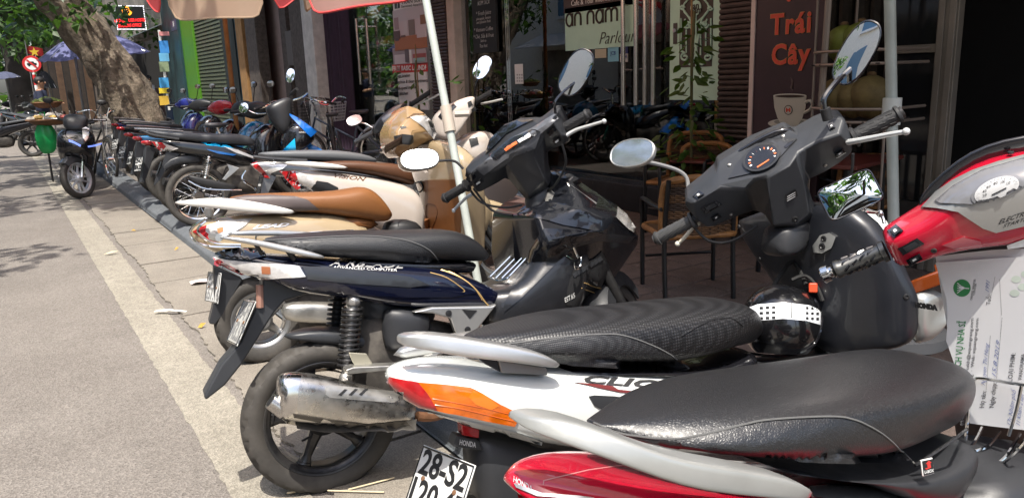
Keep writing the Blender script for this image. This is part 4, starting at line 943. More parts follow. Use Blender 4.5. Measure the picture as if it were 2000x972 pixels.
grip(SK, ab, AB.half-.115, AB.half, .0165, end=DARKM); grip(SK, ab, -AB.half+.115, -AB.half, .0165, end=DARKM)
WLEV = mat('lever_white', (.62, .63, .62), .3, .4)
def lever_px(K, root, pts, m, r=.0075):
    P = smooth_path([K.at(u, v, 1, y) for u, v, y in pts], 4); MB().tube(K, P, [r*(1-.35*i/len(P)) for i in range(len(P))], 8).ball(K, P[-1], r*1.15, 10, 8).make('lever', m, root)
lever_px(AK, ab, [(925, 378, .19), (912, 385, .2), (898, 398, .23), (886, 411, .25)], WLEV); lever_px(AK, ab, [(1104, 266, -.17), (1125, 254, -.2), (1150, 246, -.25), (1180, 237, -.31)], WLEV)
hull('steering_neck', AK, [((1030, 382), (1038, 420), .04), ((1055, 368), (1062, 426), .05), ((1076, 358), (1082, 400), .04)], PLB, ab, e=.45)
def mirror_at(K, root, u, v, y, N, up, a, b, stem_px, m=BLK, **k):
    P = K.W(K.sy(u, v, y)); st = [K.W(K.sy(p[0], p[1], p[2])) for p in stem_px]
    return oval_mirror(root, P, N, up, a, b, m, st, **k)
toE = lambda P: EYEP-np.array(P)
PL = AK.W(AK.sy(820, 311, .2))
oval_mirror(ab, PL, half(PL, PL+SUNP+np.array([30, -60, 10])), _U-.12*_R, .074, .044, mat('mirror_shell_grey', (.12, .12, .12), .4), [PL+(0, 0, -.02), AK.W(AK.sy(860, 314, .2)), AK.W(AK.sy(888, 315, .2)), AK.W(AK.sy(905, 330, .19))], .005, m_stem=DARKM, glass=DUSTY)
PR = AK.W(AK.sy(1125, 142, -.2))
oval_mirror(ab, PR, half(PR, (-9, -1, 4.2)), _U*.8+_R*.55, .05, .088, BLK, [PR+(0, 0, -.03), AK.W(AK.sy(1100, 180, -.2)), AK.W(AK.sy(1084, 200, -.2)), AK.W(AK.sy(1085, 222, -.19))], .005)

def cables(K, root, lst, r=.0045):
    for pts in lst: MB().tube(K, smooth_path([K.at(u, v, 1, y) for u, v, y in pts], 5), r, 6).make('control_cable', M_BLACK, root)
cables(AK, ab, [[(912, 362, .2), (940, 395, .15), (985, 405, .08), (1020, 400, .03)], [(1098, 282, -.18), (1105, 320, -.16), (1085, 360, -.1), (1070, 372, -.04)], [(925, 368, .18), (960, 410, .12), (1000, 420, .06)]])
# ================================================================== white scooter with amber tail light
CK = bike_frame((.89, 1.43, 0), -8, 6, 2)
cl = thing('motor_scooter', 'white scooter with amber tail light, black textured seat and a helmet hanging in front', 'scooter', CK, 'scooters parked in a row')
WHT = smat('pearl_white_paint', (.58, .6, .58), var=.03, vs=5)
wheel(CK, cl, (.14, 0, .25), .24, .1, .18, MATS['black_alloy'], 5)
front_end(CK, cl, (1.27, 0, .25), radians(42), .25, .085, MATS['black_alloy'], WHT)
body = hull('body_panel', CK, [((761, 724), (760, 744), .03), ((785, 718), (785, 768), .06), ((812, 713), (818, 802), .085), ((862, 708), (880, 832), .115), ((940, 712), (950, 852), .135), ((1020, 716), (1030, 872), .148), ((1110, 716), (1120, 895), .155), ((1220, 716), (1230, 898), .155), ((1320, 719), (1330, 905), .15), ((1400, 734), (1405, 905), .14), ((1470, 760), (1475, 905), .12)], WHT, cl, e=.55)
B = surf(body)
LT = patch('tail_light', B, [(759, 742), (765, 736), (790, 741), (816, 746), (867, 750), (918, 756), (943, 768), (977, 789), (1014, 806), (1011, 818), (1005, 831), (952, 821), (867, 802), (820, 791), (782, 768)], LENSO, cl, .006)
patch('red_lens', B, [(759, 742), (765, 736), (790, 741), (818, 746), (838, 770), (856, 799), (820, 791), (782, 768)], LENSR, cl, .0075)
for pts in ([(850, 790), (900, 798), (960, 812), (1002, 822)], [(845, 778), (900, 788), (960, 800), (1008, 812)]): ptube('lens_line', surf(LT), pts, .0012, mat('amber_dark', (.4, .07, .005), .2), LT, 4)
patch('lens_core', surf(LT), [(925, 762), (948, 772), (975, 792), (960, 800), (930, 790), (915, 775)], mat('amber_bright', (.6, .15, .008), .15, 0, 1.), LT, .001, .002)
patch('silver_strip', B, [(820, 797), (880, 812), (952, 829), (1012, 843), (1060, 860), (1058, 866), (1005, 851), (940, 835), (870, 818), (825, 801)], mat('strip_grey', (.5, .51, .5), .35, 0), cl, .004)
ptext('badge_lettering', B, 'CLICK', (1139, 747), (1330, 762), (3, -14), mat('badge_dark_chrome', (.12, .12, .125), .25, .7), cl, .0035, .005, shear=.2, bold=.03)
patch('badge_stripe', B, [(1121, 747), (1160, 750), (1196, 754), (1206, 760), (1274, 768), (1280, 772), (1210, 766), (1190, 758)], mat('badge_red_black', (.12, .02, .02), .35), cl, .003, .003)
patch('air_vent', B, [(1149, 773), (1160, 771), (1200, 773), (1240, 779), (1220, 792), (1177, 801), (1160, 791)], PLB, cl, .003)
seat = hull('seat', CK, [((904, 656), (912, 668), .02), ((940, 644), (952, 690), .06), ((969, 636), (985, 700), .095), ((1054, 614), (1058, 712), .13), ((1121, 605), (1125, 716), .15), ((1206, 597), (1206, 720), .15), ((1304, 585), (1300, 722), .15), ((1367, 579), (1352, 721), .148), ((1401, 579), (1401, 706), .145), ((1428, 588), (1432, 692), .125), ((1452, 614), (1456, 680), .09), ((1472, 650), (1471, 673), .04)], LEATH, cl, e=.62, kt=-.2)
# woven grain of the seat cover
def weave(m0, name, scale, col, dark, strength=.5, rough=.42):
    m = bpy.data.materials.new(name); m.use_nodes = True; t = m.node_tree; b = t.nodes['Principled BSDF']; L = t.links.new
    tc = t.nodes.new('ShaderNodeTexCoord'); mp = t.nodes.new('ShaderNodeMapping'); mp.inputs['Rotation'].default_value = (0, 0, radians(12)); L(tc.outputs['Object'], mp.inputs[0])
    v = t.nodes.new('ShaderNodeTexVoronoi'); v.inputs['Scale'].default_value = scale; v.inputs['Randomness'].default_value = .05; L(mp.outputs[0], v.inputs['Vector'])
    r = t.nodes.new('ShaderNodeValToRGB'); L(v.outputs['Distance'], r.inputs[0]); r.color_ramp.elements[0].position = .25; r.color_ramp.elements[1].position = .5
    r.color_ramp.elements[0].color = (*col, 1); r.color_ramp.elements[1].color = (*dark, 1); L(r.outputs[0], b.inputs['Base Color']); b.inputs['Roughness'].default_value = rough
    bp = t.nodes.new('ShaderNodeBump'); bp.inputs['Strength'].default_value = strength; bp.inputs['Distance'].default_value = .003; bp.invert = True; L(v.outputs['Distance'], bp.inputs['Height']); L(bp.outputs[0], b.inputs['Normal'])
    return m
WEAVE = weave(None, 'textured_seat_vinyl', 130, (.03, .03, .032), (.009, .009, .01))
GRAINV = weave(None, 'pebbled_side_vinyl', 220, (.05, .052, .055), (.02, .02, .022), .4, .5)
seat.data.materials[0] = WEAVE
S_ = surf(seat)
patch('seat_side_panel', S_, [(1000, 672), (1011, 670), (1079, 661), (1164, 654), (1215, 656), (1274, 676), (1312, 696), (1343, 719), (1206, 718), (1105, 712), (1040, 705)], GRAINV, seat, .0015, .006)
ptube('seam', S_, [(985, 672), (1011, 669), (1079, 660), (1164, 653), (1218, 655), (1276, 675), (1314, 695), (1346, 720)], .0022, mat('seam_thread', (.1, .1, .1), .8), seat, h=.001)
ptube('seam', S_, [(1330, 655), (1380, 628), (1425, 620), (1450, 635)], .003, WEAVE, seat)
hull('seat_base', CK, [((1060, 712), (1060, 735), .12), ((1345, 716), (1345, 740), .125), ((1400, 700), (1402, 745), .12), ((1450, 682), (1452, 760), .11), ((1468, 680), (1468, 770), .1)], BLK, cl)
hull('grab_rail', CK, [((778, 660), (780, 668), .015, -.06), ((787, 650), (790, 679), .022, -.075), ((850, 649), (838, 685), .03, -.09), ((918, 660), (905, 700), .03, -.115), ((1016, 677), (1000, 708), .03, -.14), ((1070, 692), (1065, 718), .026, -.15), ((1098, 714), (1092, 719), .012, -.155)], SILV, cl, n=16, e=.35)
hull3('grab_rail', CK, [((-.2, .06, .75), (-.2, .06, .72), .02), ((-.05, .1, .75), (-.05, .1, .71), .03), ((.2, .12, .72), (.2, .12, .685), .028)], SILV, cl, n=12)
plate('rail_stay', CK, [(973, 702), (1068, 718), (1070, 733), (980, 728)], -.13, .04, mat('stay_grey', (.3, .3, .29), .4, .5), cl); plate('rail_stay_rear', CK, [(935, 700), (972, 702), (978, 727), (950, 712)], -.125, .03, PLB, cl)  # grey stay, with a black plastic plate at its rear
hull('tail_underside', CK, [((908, 835), (935, 990), .05), ((950, 840), (955, 1020), .07), ((1000, 850), (1000, 1040), .08), ((1150, 880), (1150, 1060), .09)], PLB, cl)
plate('red_reflector', CK, [(901, 828), (937, 838), (936, 856), (903, 850)], -.06, .03, LENSR, cl)
hb = plate('lamp_housing', CK, [(893, 850), (935, 860), (945, 880), (885, 872)], -.065, .04, PLB, cl)
ptext('housing_lettering', surf(hb), 'HONDA', (897, 867), (929, 873), (1, -10), mat('print_grey', (.45, .45, .45), .5), hb, .0015, 0, bold=.02)
TL, TR = CK.sy(827, 867, .095), CK.sy(929, 908, -.095); tm = CK.sy(878, 888, 0); dn = CK.sy(842, 972, 0)-tm; dn /= np.linalg.norm(dn)
rt_ = TR-TL; wd_ = np.linalg.norm(rt_); rt_ = rt_/wd_; up_ = -dn-rt_*(-dn@rt_); up_ /= np.linalg.norm(up_); nz = np.cross(rt_, up_)
PKF = CK.sub((TL+TR)/2-up_*wd_*.37, rt_, up_, nz); print('PLATE', wd_)
plate_flat(PKF, cl, wd_, wd_*.74, ['28-S2', '120.45'])
# steering
CB = Bar(CK, (1281, 467), (1759, 221), .24, -.24); SK = CB.K
CP = dict(P1=(1340, 388, -.02), P2=(1372, 361, -.01), P3=(1399, 334, 0), P4=(1401, 318, .015), P5=(1470, 274, .025), P6=(1535, 247, .025), P7=(1556, 262, .01), P8=(1598, 240, .005), P9=(1634, 228, 0), P10=(1650, 231, -.005), P11=(1665, 270, -.02), P12=(1666, 298, -.01), P13=(1639, 320, .01), P14=(1610, 337, .02), P15=(1578, 351, .03), P16=(1577, 362, .03), P17=(1592, 405, .0), P18=(1588, 425, 0), P19=(1554, 451, -.005), P20=(1521, 454, -.005), P21=(1511, 447, 0), P22=(1495, 420, .02), P23=(1476, 411, .03), P24=(1435, 424, .02), P25=(1394, 443, 0), P26=(1381, 445, -.01), P27=(1363, 433, -.03), P28=(1338, 402, -.03),
    R1=(1353, 396, -.05), R2=(1392, 374, -.05), R3=(1408, 366, -.045), R4=(1424, 390, -.04), R5=(1458, 370, -.055), R6=(1476, 350, -.075), R7=(1500, 344, -.085), R8=(1540, 322, -.085), R9=(1556, 299, -.07), R10=(1571, 290, -.06), R11=(1598, 276, -.05), R12=(1640, 262, -.05), R13=(1656, 278, -.04), R14=(1602, 318, -.045), R15=(1572, 336, -.05), R16=(1508, 440, -.07), R17=(1556, 438, -.075), R18=(1583, 416, -.055), R19=(1504, 388, -.095), R20=(1568, 352, -.08))
CF = [('P1', 'P2', 'P3', 'R3', 'R2', 'R1'), ('P1', 'R1', 'P27', 'P28'), ('R1', 'R2', 'R3', 'R4', 'P25', 'P26', 'P27'), ('P3', 'P4', 'P5', 'P6', 'P7', 'R9', 'R8', 'R7', 'R6', 'R5', 'R3'), ('R3', 'R5', 'R4'), ('R4', 'R5', 'P23', 'P24', 'P25'), ('R5', 'R6', 'R7', 'R19', 'P22', 'P23'), ('R19', 'R16', 'P21', 'P22'), ('R7', 'R8', 'R9', 'R20', 'R18', 'R17', 'R16', 'R19'), ('R16', 'R17', 'P19', 'P20', 'P21'), ('R17', 'R18', 'P18', 'P19'), ('R18', 'R20', 'P16', 'P17', 'P18'), ('P7', 'P8', 'R11', 'R10', 'R9'), ('P8', 'P9', 'P10', 'R12', 'R11'), ('P10', 'P11', 'R13', 'R12'), ('P11', 'P12', 'R13'), ('R12', 'R13', 'P12', 'P13', 'P14', 'R14', 'R11'), ('R11', 'R14', 'P14', 'P15', 'R15', 'R10'), ('R10', 'R15', 'P15', 'P16', 'R20', 'R9')]
hc = facets('handlebar_cover', SK, 0, CP, [f[::-1] for f in CF] if False else CF, PLG, cl, back=.05, bevel=.008, smooth=60)
H_ = surf(hc)
hull('windscreen_fin', SK, [((1401, 322), (1404, 336), .012, .03), ((1440, 292), (1445, 310), .015, .03), ((1490, 262), (1495, 280), .015, .03), ((1535, 243), (1538, 262), .015, .03), ((1556, 258), (1557, 266), .01, .03)], BLK, cl, ax=0)
patch('dash_panel', H_, [(1423, 349), (1440, 318), (1465, 292), (1500, 272), (1530, 270), (1557, 272), (1538, 292), (1515, 318), (1490, 333), (1455, 342)], mat('dash_charcoal', (.03, .031, .034), .3, 0, .3), cl, .004)
el = [(1489+39*cos(a)*.94-9*sin(a)*.55, 309-39*cos(a)*.34-27*sin(a)*.94) for a in np.linspace(0, 2*pi, 29)[:-1]]
gr = patch('gauge_rim', H_, el, PLB, cl, .012)
el2 = [(1489+(a-1489)*.85, 309+(b-309)*.85) for a, b in el]
gg = patch('gauge_face', H_, el2, DIAL, cl, .013, .002)
GB = surf(gg)
for k in range(13):
    a = radians(200-k*18); q = lambda s_: (1489+39*s_*cos(a)*.94-9*s_*sin(a)*.55, 309-39*s_*cos(a)*.34-27*s_*sin(a)*.94)
    a1, a2 = q(.74), q(.62); d = .9
    patch('gauge_tick', GB, [(a1[0]-d, a1[1]-d), (a1[0]+d, a1[1]+d), (a2[0]+d, a2[1]+d), (a2[0]-d, a2[1]-d)], ORNG if k % 2 else M_WHITE, gg, .001, 0)
patch('gauge_needle', GB, [(1478, 326), (1502, 311), (1503, 313), (1480, 328)], ORNG, gg, .0015, 0)
patch('fuel_gauge', H_, [(1532, 288), (1540, 280), (1551, 275), (1546, 283), (1536, 291)], DIAL, cl, .006, .002)
PB = H_
patch('warning_sticker', PB, [(1533, 380), (1554, 368), (1558, 382), (1537, 394)], M_BLACK, cl, .002, 0)
for k in range(3): patch('sticker_line', PB, [(1537, 383+k*4), (1553, 374+k*4), (1553, 375.5+k*4), (1537, 384.5+k*4)], M_WHITE, cl, .003, 0)
for u, v, r in ((1553, 427, .008), (1428, 418, .005), (1612, 323, .005), (1424, 322, .005), (1529, 266, .005)): bolt(PB, u, v, r, STEELD if r < .008 else M_BLACK, cl)
def switches(H, root, lst):
    for px, c2 in lst:
        fr_ = patch('switch_frame', H, px, BLK, root, .005)
        cx = sum(p[0] for p in px)/len(px); cy = sum(p[1] for p in px)/len(px)
        patch('switch_button', surf(fr_), [(cx+(p[0]-cx)*.6, cy+(p[1]-cy)*.6) for p in px], PLG, fr_, .004)
        if c2: patch('switch_symbol', surf(fr_), [(cx+(p[0]-cx)*.28, cy+(p[1]-cy)*.28) for p in px], M_WHITE, fr_, .0055, 0)
switches(H_, cl, [([(1354, 383), (1366, 373), (1376, 379), (1363, 390)], 1), ([(1368, 405), (1398, 391), (1409, 399), (1378, 416)], 0), ([(1388, 424), (1402, 415), (1409, 421), (1394, 431)], 1), ([(1616, 244), (1627, 240), (1632, 250), (1621, 255)], 1), ([(1628, 298), (1646, 289), (1651, 297), (1633, 308)], 1)])
grip(SK, cl, CB.half-.128, CB.half, .0178, end=DARKM, m=mat('grip_grey_rubber', (.045, .045, .045), .45)); grip(SK, cl, -CB.half+.13, -CB.half, .0195, end=DARKM)
MB().tube(SK, [(0, CB.half-.12, 0), (0, -CB.half+.12, 0)], .013, 8).make('handlebar', DARKM, cl)
CREAM = mat('lever_cream', (.66, .62, .52), .35)
lever(SK, cl, CB.half-.13, CB.half-.035, CREAM, x=.03, z=-.03, drop=.04); lever_px(CK, cl, [(1656, 278, -.17), (1668, 276, -.19), (1700, 270, -.24), (1740, 262, -.3), (1770, 257, -.34)], WLEV, .0085)
PL = CK.W(CK.sy(1235, 299, .26))
oval_mirror(cl, PL, half(PL, PL+np.array([-2, 1.6, 1.7])*50), _U+.03*_R, .08, .045, mat('mirror_shell_silver', (.5, .5, .48), .3, .6), [PL+(.01, 0, -.02), CK.W(CK.sy(1290, 322, .26)), CK.W(CK.sy(1326, 334, .25)), CK.W(CK.sy(1342, 350, .24)), CK.W(CK.sy(1344, 378, .23))], .006, m_stem=mat('stem_grey', (.2, .2, .2), .4), sq=2.3, glass=DUSTY2)
PR = CK.W(CK.sy(1673, 104, -.2))
dv = -ray(1673, 104); dv /= np.linalg.norm(dv)
oval_mirror(cl, PR, half(PR, (-9.5, 1.5, 5.2)), _U*.80+_R*.62, .043, .088, BLK, [PR+np.array(_F)*.02-_U*.03, CK.W(CK.sy(1636, 158, -.2)), CK.W(CK.sy(1611, 190, -.2)), CK.W(CK.sy(1610, 210, -.2)), CK.W(CK.sy(1615, 232, -.2))], .0075)
MB().tube(WORLD, [CK.W(CK.sy(1611, 212, -.2)), CK.W(CK.sy(1617, 234, -.2))], .013, 10).make('mirror_boot', RUBG, cl)
hull('steering_neck', CK, [((1515, 440), (1522, 500), .05), ((1550, 435), (1558, 510), .06), ((1588, 420), (1590, 480), .05)], PLB, cl, e=.45)
# leg shield
ls = hull('leg_shield', CK, [((1437, 430), (1442, 452), .012, 1.15), ((1455, 424), (1472, 505), .025, 1.13), ((1500, 405), (1515, 560), .035, 1.11), ((1545, 395), (1552, 650), .045, 1.08), ((1600, 395), (1603, 702), .05, 1.06), ((1660, 405), (1662, 700), .045, 1.08), ((1718, 462), (1722, 688), .035, 1.1), ((1765, 560), (1768, 678), .025, 1.13), ((1788, 585), (1786, 640), .012, 1.15)], mat('shield_grey', (.013, .0145, .019), .38, 0, .25, var=.15, vs=6, rvar=.1), cl, ax=0, e=.5, n=18, kt=.8, kb=.8)
LS = surf(ls)
kp = patch('key_plate', LS, [(1590, 480), (1604, 459), (1622, 454), (1634, 462), (1626, 484), (1608, 494), (1592, 492)], mat('key_plate_silver', (.42, .43, .42), .35, .6), cl, .008)
KB = surf(kp); bolt(KB, 1609, 466, .009, M_BLACK, kp, 'key_hole'); bolt(KB, 1606, 481, .01, DARKM, kp, 'key_hole')
for u, v in ((1443, 443), (1484, 506), (1770, 579)): bolt(LS, u, v, .008, M_BLACK, cl)
hull('shield_rim', CK, [((1768, 562), (1770, 676), .03, 1.18), ((1797, 571), (1797, 676), .05, 1.2), ((1818, 586), (1815, 645), .05, 1.22), ((1826, 598), (1825, 622), .03, 1.24)], mat('rim_silver', (.4, .41, .4), .3, .6), cl, ax=0, kt=.8, kb=.8)
P_ = CK.at(1808, 598, 0, 1.145); text('rim_lettering', CK, 'HONDA', P_, (0, -1, 0.02), (0, 0, 1), .017, M_BLACK, cl, bold=.002)
hull('front_fairing', CK, [((1640, 400), (1650, 470), .03, 1.2), ((1680, 408), (1690, 500), .05, 1.2), ((1722, 455), (1728, 560), .04, 1.2)], WHT, cl, ax=0, kt=.8, kb=.8)
hull('floor', CK, [((1465, 700), (1470, 800), .13), ((1540, 720), (1560, 860), .15), ((1620, 700), (1650, 860), .16), ((1720, 660), (1760, 820), .16)], PLB, cl)
patch('front_signal', LS, [(1790, 530), (1806, 520), (1822, 535), (1822, 560), (1808, 572), (1798, 560)], mat('amber_shade', (.16, .03, .002), .2, 0, 1.), cl, -.05, .02)
# helmet hanging from the hook
HC = CK.W(CK.sy(1526, 626, .0)); HF = Frame(HC, _R, _F*.9+_U*.3, _U); 
hv = -ray(1526, 626); hv /= np.linalg.norm(hv)
he = thing('helmet', 'glossy black half helmet with a white checkered band hanging on the white scooter', 'helmet', Frame(HC, (1, 0, 0), (0, 1, 0), (0, 0, 1)))
hx = np.cross(_U, hv); hx /= np.linalg.norm(hx); hu = np.cross(hv, hx); HK = Frame(HC, hx, hu, hv)   # local: x right, y up, z to the viewer
r0 = .112; M_ = MB(); n = 32; rings = []
for k in range(15):
    t = -.78+k*(1.78/14); rr = sqrt(max(0, 1-min(1, abs(t))**2.2)); rr = max(rr, .02)
    rings.append([HK.W((cos(2*pi*j/n)*rr*r0*1.0, t*r0*1.02-.004, sin(2*pi*j/n)*rr*r0*1.15)) for j in range(n)])
sh = M_.loft(rings).make('shell', smat('helmet_black', (.006, .006, .007)), he)
HS = surf(sh)
band = patch('band', HS, [(1446, 606), (1480, 594), (1530, 590), (1580, 596), (1603, 606), (1602, 634), (1575, 626), (1530, 622), (1480, 626), (1447, 636)], mat('band_white', (.66, .68, .7), .35), he, .0012, .002, step=8)
BS = surf(band)
def chk(u, v, w_, h_): patch('check_square', BS, [(u, v), (u+w_, v), (u+w_, v+h_), (u, v+h_)], M_BLACK, band, .0008, 0, step=8)
for cu in (1484, 1496, 1508, 1574, 1584, 1594):
    for rv in (596, 606, 616): chk(cu, rv+abs(cu-1530)*.06, 6.5 if cu < 1550 else 5, 5)
chk(1545, 592, 1.5, 29)
ptube('shell_rim', HS, [(1458, 688), (1500, 694), (1550, 692), (1590, 672), (1603, 640), (1604, 610), (1590, 582)], .004, BLK, he, 6)
ptube('strap', HS, [(1545, 553), (1570, 545), (1590, 565), (1600, 590)], .006, mat('strap_black', (.012, .012, .012), .8), he, 5, h=.01)
hk = HK.at(1588, 562, 2, .03); MB().box(HK, hk-(.012, .014, .008), hk+(.012, .014, .008)).make('buckle', mat('buckle_red', (.55, .06, .02), .35), he, bevel=.004)
a_ = HK.at(1530, 545, 2, 0); MB().tube(HK, smooth_path([HK.at(1510, 560, 2, .0), HK.at(1535, 520, 2, -.03), HK.at(1552, 512, 2, -.04), HK.at(1565, 535, 2, -.01), HK.at(1575, 556, 2, .02)]), .007, 8).make('strap', MATS['strap_black'], he)
# ================================================================== red scooter (nearest)
RK = bike_frame((.80, .77, 0), -8, 6, 2)
rd = thing('motor_scooter', 'bright red scooter with grey grab rail and black seat, nearest to the camera', 'scooter', RK, 'scooters parked in a row')
REDP = smat('red_paint', (.42, .006, .025), var=.06, vs=6)
wheel(RK, rd, (.14, 0, .25), .24, .1, .18, MATS['black_alloy'], 5)
front_end(RK, rd, (1.25, 0, .25), radians(40), .25, .085, MATS['black_alloy'], REDP)
body = hull('body_panel', RK, [((996, 922), (997, 948), .012), ((1016, 903), (1022, 975), .045), ((1060, 890), (1075, 1010), .08), ((1121, 882), (1135, 1040), .11), ((1250, 893), (1270, 1060), .145), ((1400, 903), (1420, 1080), .16), ((1550, 911), (1560, 1090), .155), ((1700, 920), (1700, 1090), .15), ((1790, 938), (1780, 1090), .14), ((1850, 985), (1830, 1090), .12)], REDP, rd, e=.55, n=20, kt=-.55)
B = surf(body)
ptext('tail_lettering', B, 'HONDA', (1003, 940), (1040, 960), (1, -11), mat('print_silver', (.5, .45, .45), .4), rd, .001, 0, bold=.02)
patch('panel_seam', B, [(1060, 946), (1061, 937), (1150, 916), (1230, 905), (1230, 906.5), (1150, 918), (1063, 939), (1062, 946)], mat('seam_pale', (.5, .2, .2), .4), rd, .0006, 0)
patch('silver_strip', B, [(1580, 952), (1620, 948), (1740, 958), (1800, 985), (1780, 1000), (1640, 980), (1590, 972)], SILV, rd, .004)
patch('black_strip', B, [(1600, 946), (1700, 948), (1760, 958), (1740, 958), (1620, 950)], BLK, rd, .005)
patch('lower_lens', B, [(1003, 948), (1030, 972), (1100, 1000), (1140, 1010), (1140, 1030), (1060, 1005), (1010, 975)], LENSR, rd, .005)
patch('chrome_lip', B, [(1006, 944), (1060, 962), (1130, 968), (1160, 972), (1160, 976), (1120, 974), (1050, 968), (1010, 952)], SILV, rd, .004)
seat = hull('seat', RK, [((1152, 822), (1156, 830), .015), ((1185, 805), (1195, 846), .035), ((1230, 784), (1240, 868), .065), ((1283, 762), (1300, 886), .1), ((1376, 737), (1380, 905), .14), ((1482, 724), (1490, 916), .165), ((1615, 702), (1615, 921), .165), ((1701, 686), (1700, 923), .16), ((1745, 678), (1750, 916), .145), ((1775, 684), (1790, 897), .125), ((1806, 706), (1825, 872), .1), ((1838, 746), (1850, 852), .065), ((1866, 795), (1870, 832), .02)], LEATH, rd, e=.62, kt=-.4, n=24)
LEA2 = bpy.data.materials.new('grained_leather'); LEA2.use_nodes = True
def leather(m, scale, col, col2):
    t = m.node_tree; b = t.nodes['Principled BSDF']; b.inputs['Coat Weight'].default_value = .4; b.inputs['Coat Roughness'].default_value = .33; L = t.links.new; tc = t.nodes.new('ShaderNodeTexCoord')
    nz = t.nodes.new('ShaderNodeTexNoise'); nz.inputs['Scale'].default_value = 40; L(tc.outputs['Object'], nz.inputs['Vector'])
    mx = t.nodes.new('ShaderNodeMix'); mx.data_type = 'RGBA'; mx.inputs[0].default_value = .02; L(tc.outputs['Object'], mx.inputs[6]); L(nz.outputs['Color'], mx.inputs[7])
    v = t.nodes.new('ShaderNodeTexVoronoi'); v.feature = 'DISTANCE_TO_EDGE'; v.inputs['Scale'].default_value = scale; L(mx.outputs[2], v.inputs['Vector'])
    r = t.nodes.new('ShaderNodeValToRGB'); L(v.outputs[0], r.inputs[0]); r.color_ramp.elements[0].position = .0; r.color_ramp.elements[1].position = .25
    r.color_ramp.elements[0].color = (*col2, 1); r.color_ramp.elements[1].color = (*col, 1); L(r.outputs[0], b.inputs['Base Color']); b.inputs['Roughness'].default_value = .4
    bp = t.nodes.new('ShaderNodeBump'); bp.inputs['Strength'].default_value = .6; bp.inputs['Distance'].default_value = .002; L(v.outputs[0], bp.inputs['Height']); L(bp.outputs[0], b.inputs['Normal'])
leather(LEA2, 230, (.014, .0145, .016), (.007, .007, .008)); seat.data.materials[0] = LEA2
S_ = surf(seat)
sp_ = patch('seat_side_panel', S_, [(1165, 831), (1227, 851), (1312, 860), (1376, 851), (1450, 833), (1507, 823), (1615, 817), (1669, 823), (1722, 849), (1765, 887), (1781, 900), (1722, 905), (1615, 902), (1507, 896), (1400, 888), (1300, 870), (1220, 850)], LEA2, seat, .002, .008, step=14)
ptube('seam', S_, [(1160, 827), (1227, 848), (1312, 857), (1376, 848), (1450, 830), (1507, 820), (1615, 814), (1669, 820), (1722, 846), (1765, 884), (1787, 907)], .0018, mat('seam_thread_pale', (.09, .09, .088), .8), seat, h=.002)
ptube('seat_piping', S_, [(1787, 908), (1830, 880), (1870, 852), (1890, 836)], .003, LEATH, seat)
hull('seat_base', RK, [((1500, 908), (1500, 930), .13), ((1720, 914), (1720, 945), .135), ((1790, 895), (1785, 990), .13), ((1850, 860), (1845, 1010), .125), ((1884, 838), (1884, 1020), .11)], PLB, rd)
st_ = plate('box_sticker', RK, [(1799, 898), (1822, 893), (1826, 924), (1803, 930)], -.142, .003, M_WHITE, rd)
SB = surf(st_); patch('sticker_ground', SB, [(1800.5, 899.5), (1821, 895), (1824.5, 922.5), (1804, 928)], M_BLACK, st_, .0006, 0)
patch('sticker_arrow', SB, [(1806, 913), (1811, 912), (1810, 905), (1807, 905), (1813, 898), (1819, 902), (1816, 903), (1818, 912), (1808, 916)], M_RED, st_, .001, 0); ptext('sticker_lettering', SB, 'U-BOX', (1805, 924), (1823, 920), (-.5, -6), M_WHITE, st_, .0012, 0, bold=.02)
RAILG = mat('rail_grey_paint', (.33, .335, .32), .35, .4, .3, var=.08, vs=7, rvar=.08)
hull('grab_rail', RK, [((1002, 811), (1004, 817), .012, -.06), ((1020, 808), (1024, 838), .025, -.08), ((1085, 809), (1075, 858), .035, -.1), ((1147, 827), (1130, 879), .035, -.125), ((1215, 852), (1206, 905), .035, -.15), ((1291, 882), (1291, 938), .035, -.165), ((1376, 900), (1376, 964), .035, -.17), ((1490, 917), (1490, 974), .032, -.17), ((1560, 937), (1560, 980), .026, -.17), ((1588, 962), (1586, 975), .012, -.17)], RAILG, rd, n=16, e=.32)
# steering head
Lq = np.array([.715, .28, .887]); Rq = np.array([1.135, -.28, 1.167])
class _B: pass
RB = _B(); c_ = (Lq+Rq)/2; b_ = Lq-Rq; RB.half = np.linalg.norm(b_)/2; b_ /= np.linalg.norm(b_); a_ = np.array([-sin(.44), 0, cos(.44)]); a_ -= b_*(a_@b_); a_ /= np.linalg.norm(a_)
SK = RK.sub(c_, np.cross(b_, a_), b_, a_)
hc = hull('handlebar_cover', SK, [((1716, 449), (1748, 522), .035), ((1735, 436), (1772, 526), .05), ((1775, 412), (1805, 514), .06), ((1804, 394), (1832, 506), .065), ((1848, 350), (1872, 498), .07), ((1905, 314), (1920, 492), .075), ((1962, 295), (1970, 488), .078), ((2050, 284), (2050, 480), .075), ((2130, 292), (2110, 440), .065), ((2190, 290), (2180, 390), .05), ((2230, 270), (2222, 330), .04)], REDP, rd, ax=0, kt=-.6, kb=.8, e=.5, n=20)
H_ = surf(hc)
dp = patch('dash_panel', H_, [(1802, 406), (1830, 376), (1862, 354), (1900, 335), (1950, 318), (2000, 305), (2060, 298), (2100, 310), (2080, 370), (2040, 420), (2000, 440), (1945, 453), (1920, 445), (1871, 413), (1830, 408)], mat('dash_silver', (.36, .36, .35), .32, .5, .2), rd, .005)
DP = surf(dp)
dg = patch('dash_glass', DP, [(1828, 393), (1863, 364), (1920, 333), (2000, 310), (2050, 308), (2040, 340), (2000, 362), (1961, 384), (1900, 398), (1838, 398)], mat('dash_grey_glass', (.16, .16, .17), .06, 0, 1.), rd, .004)
DG = surf(dg)
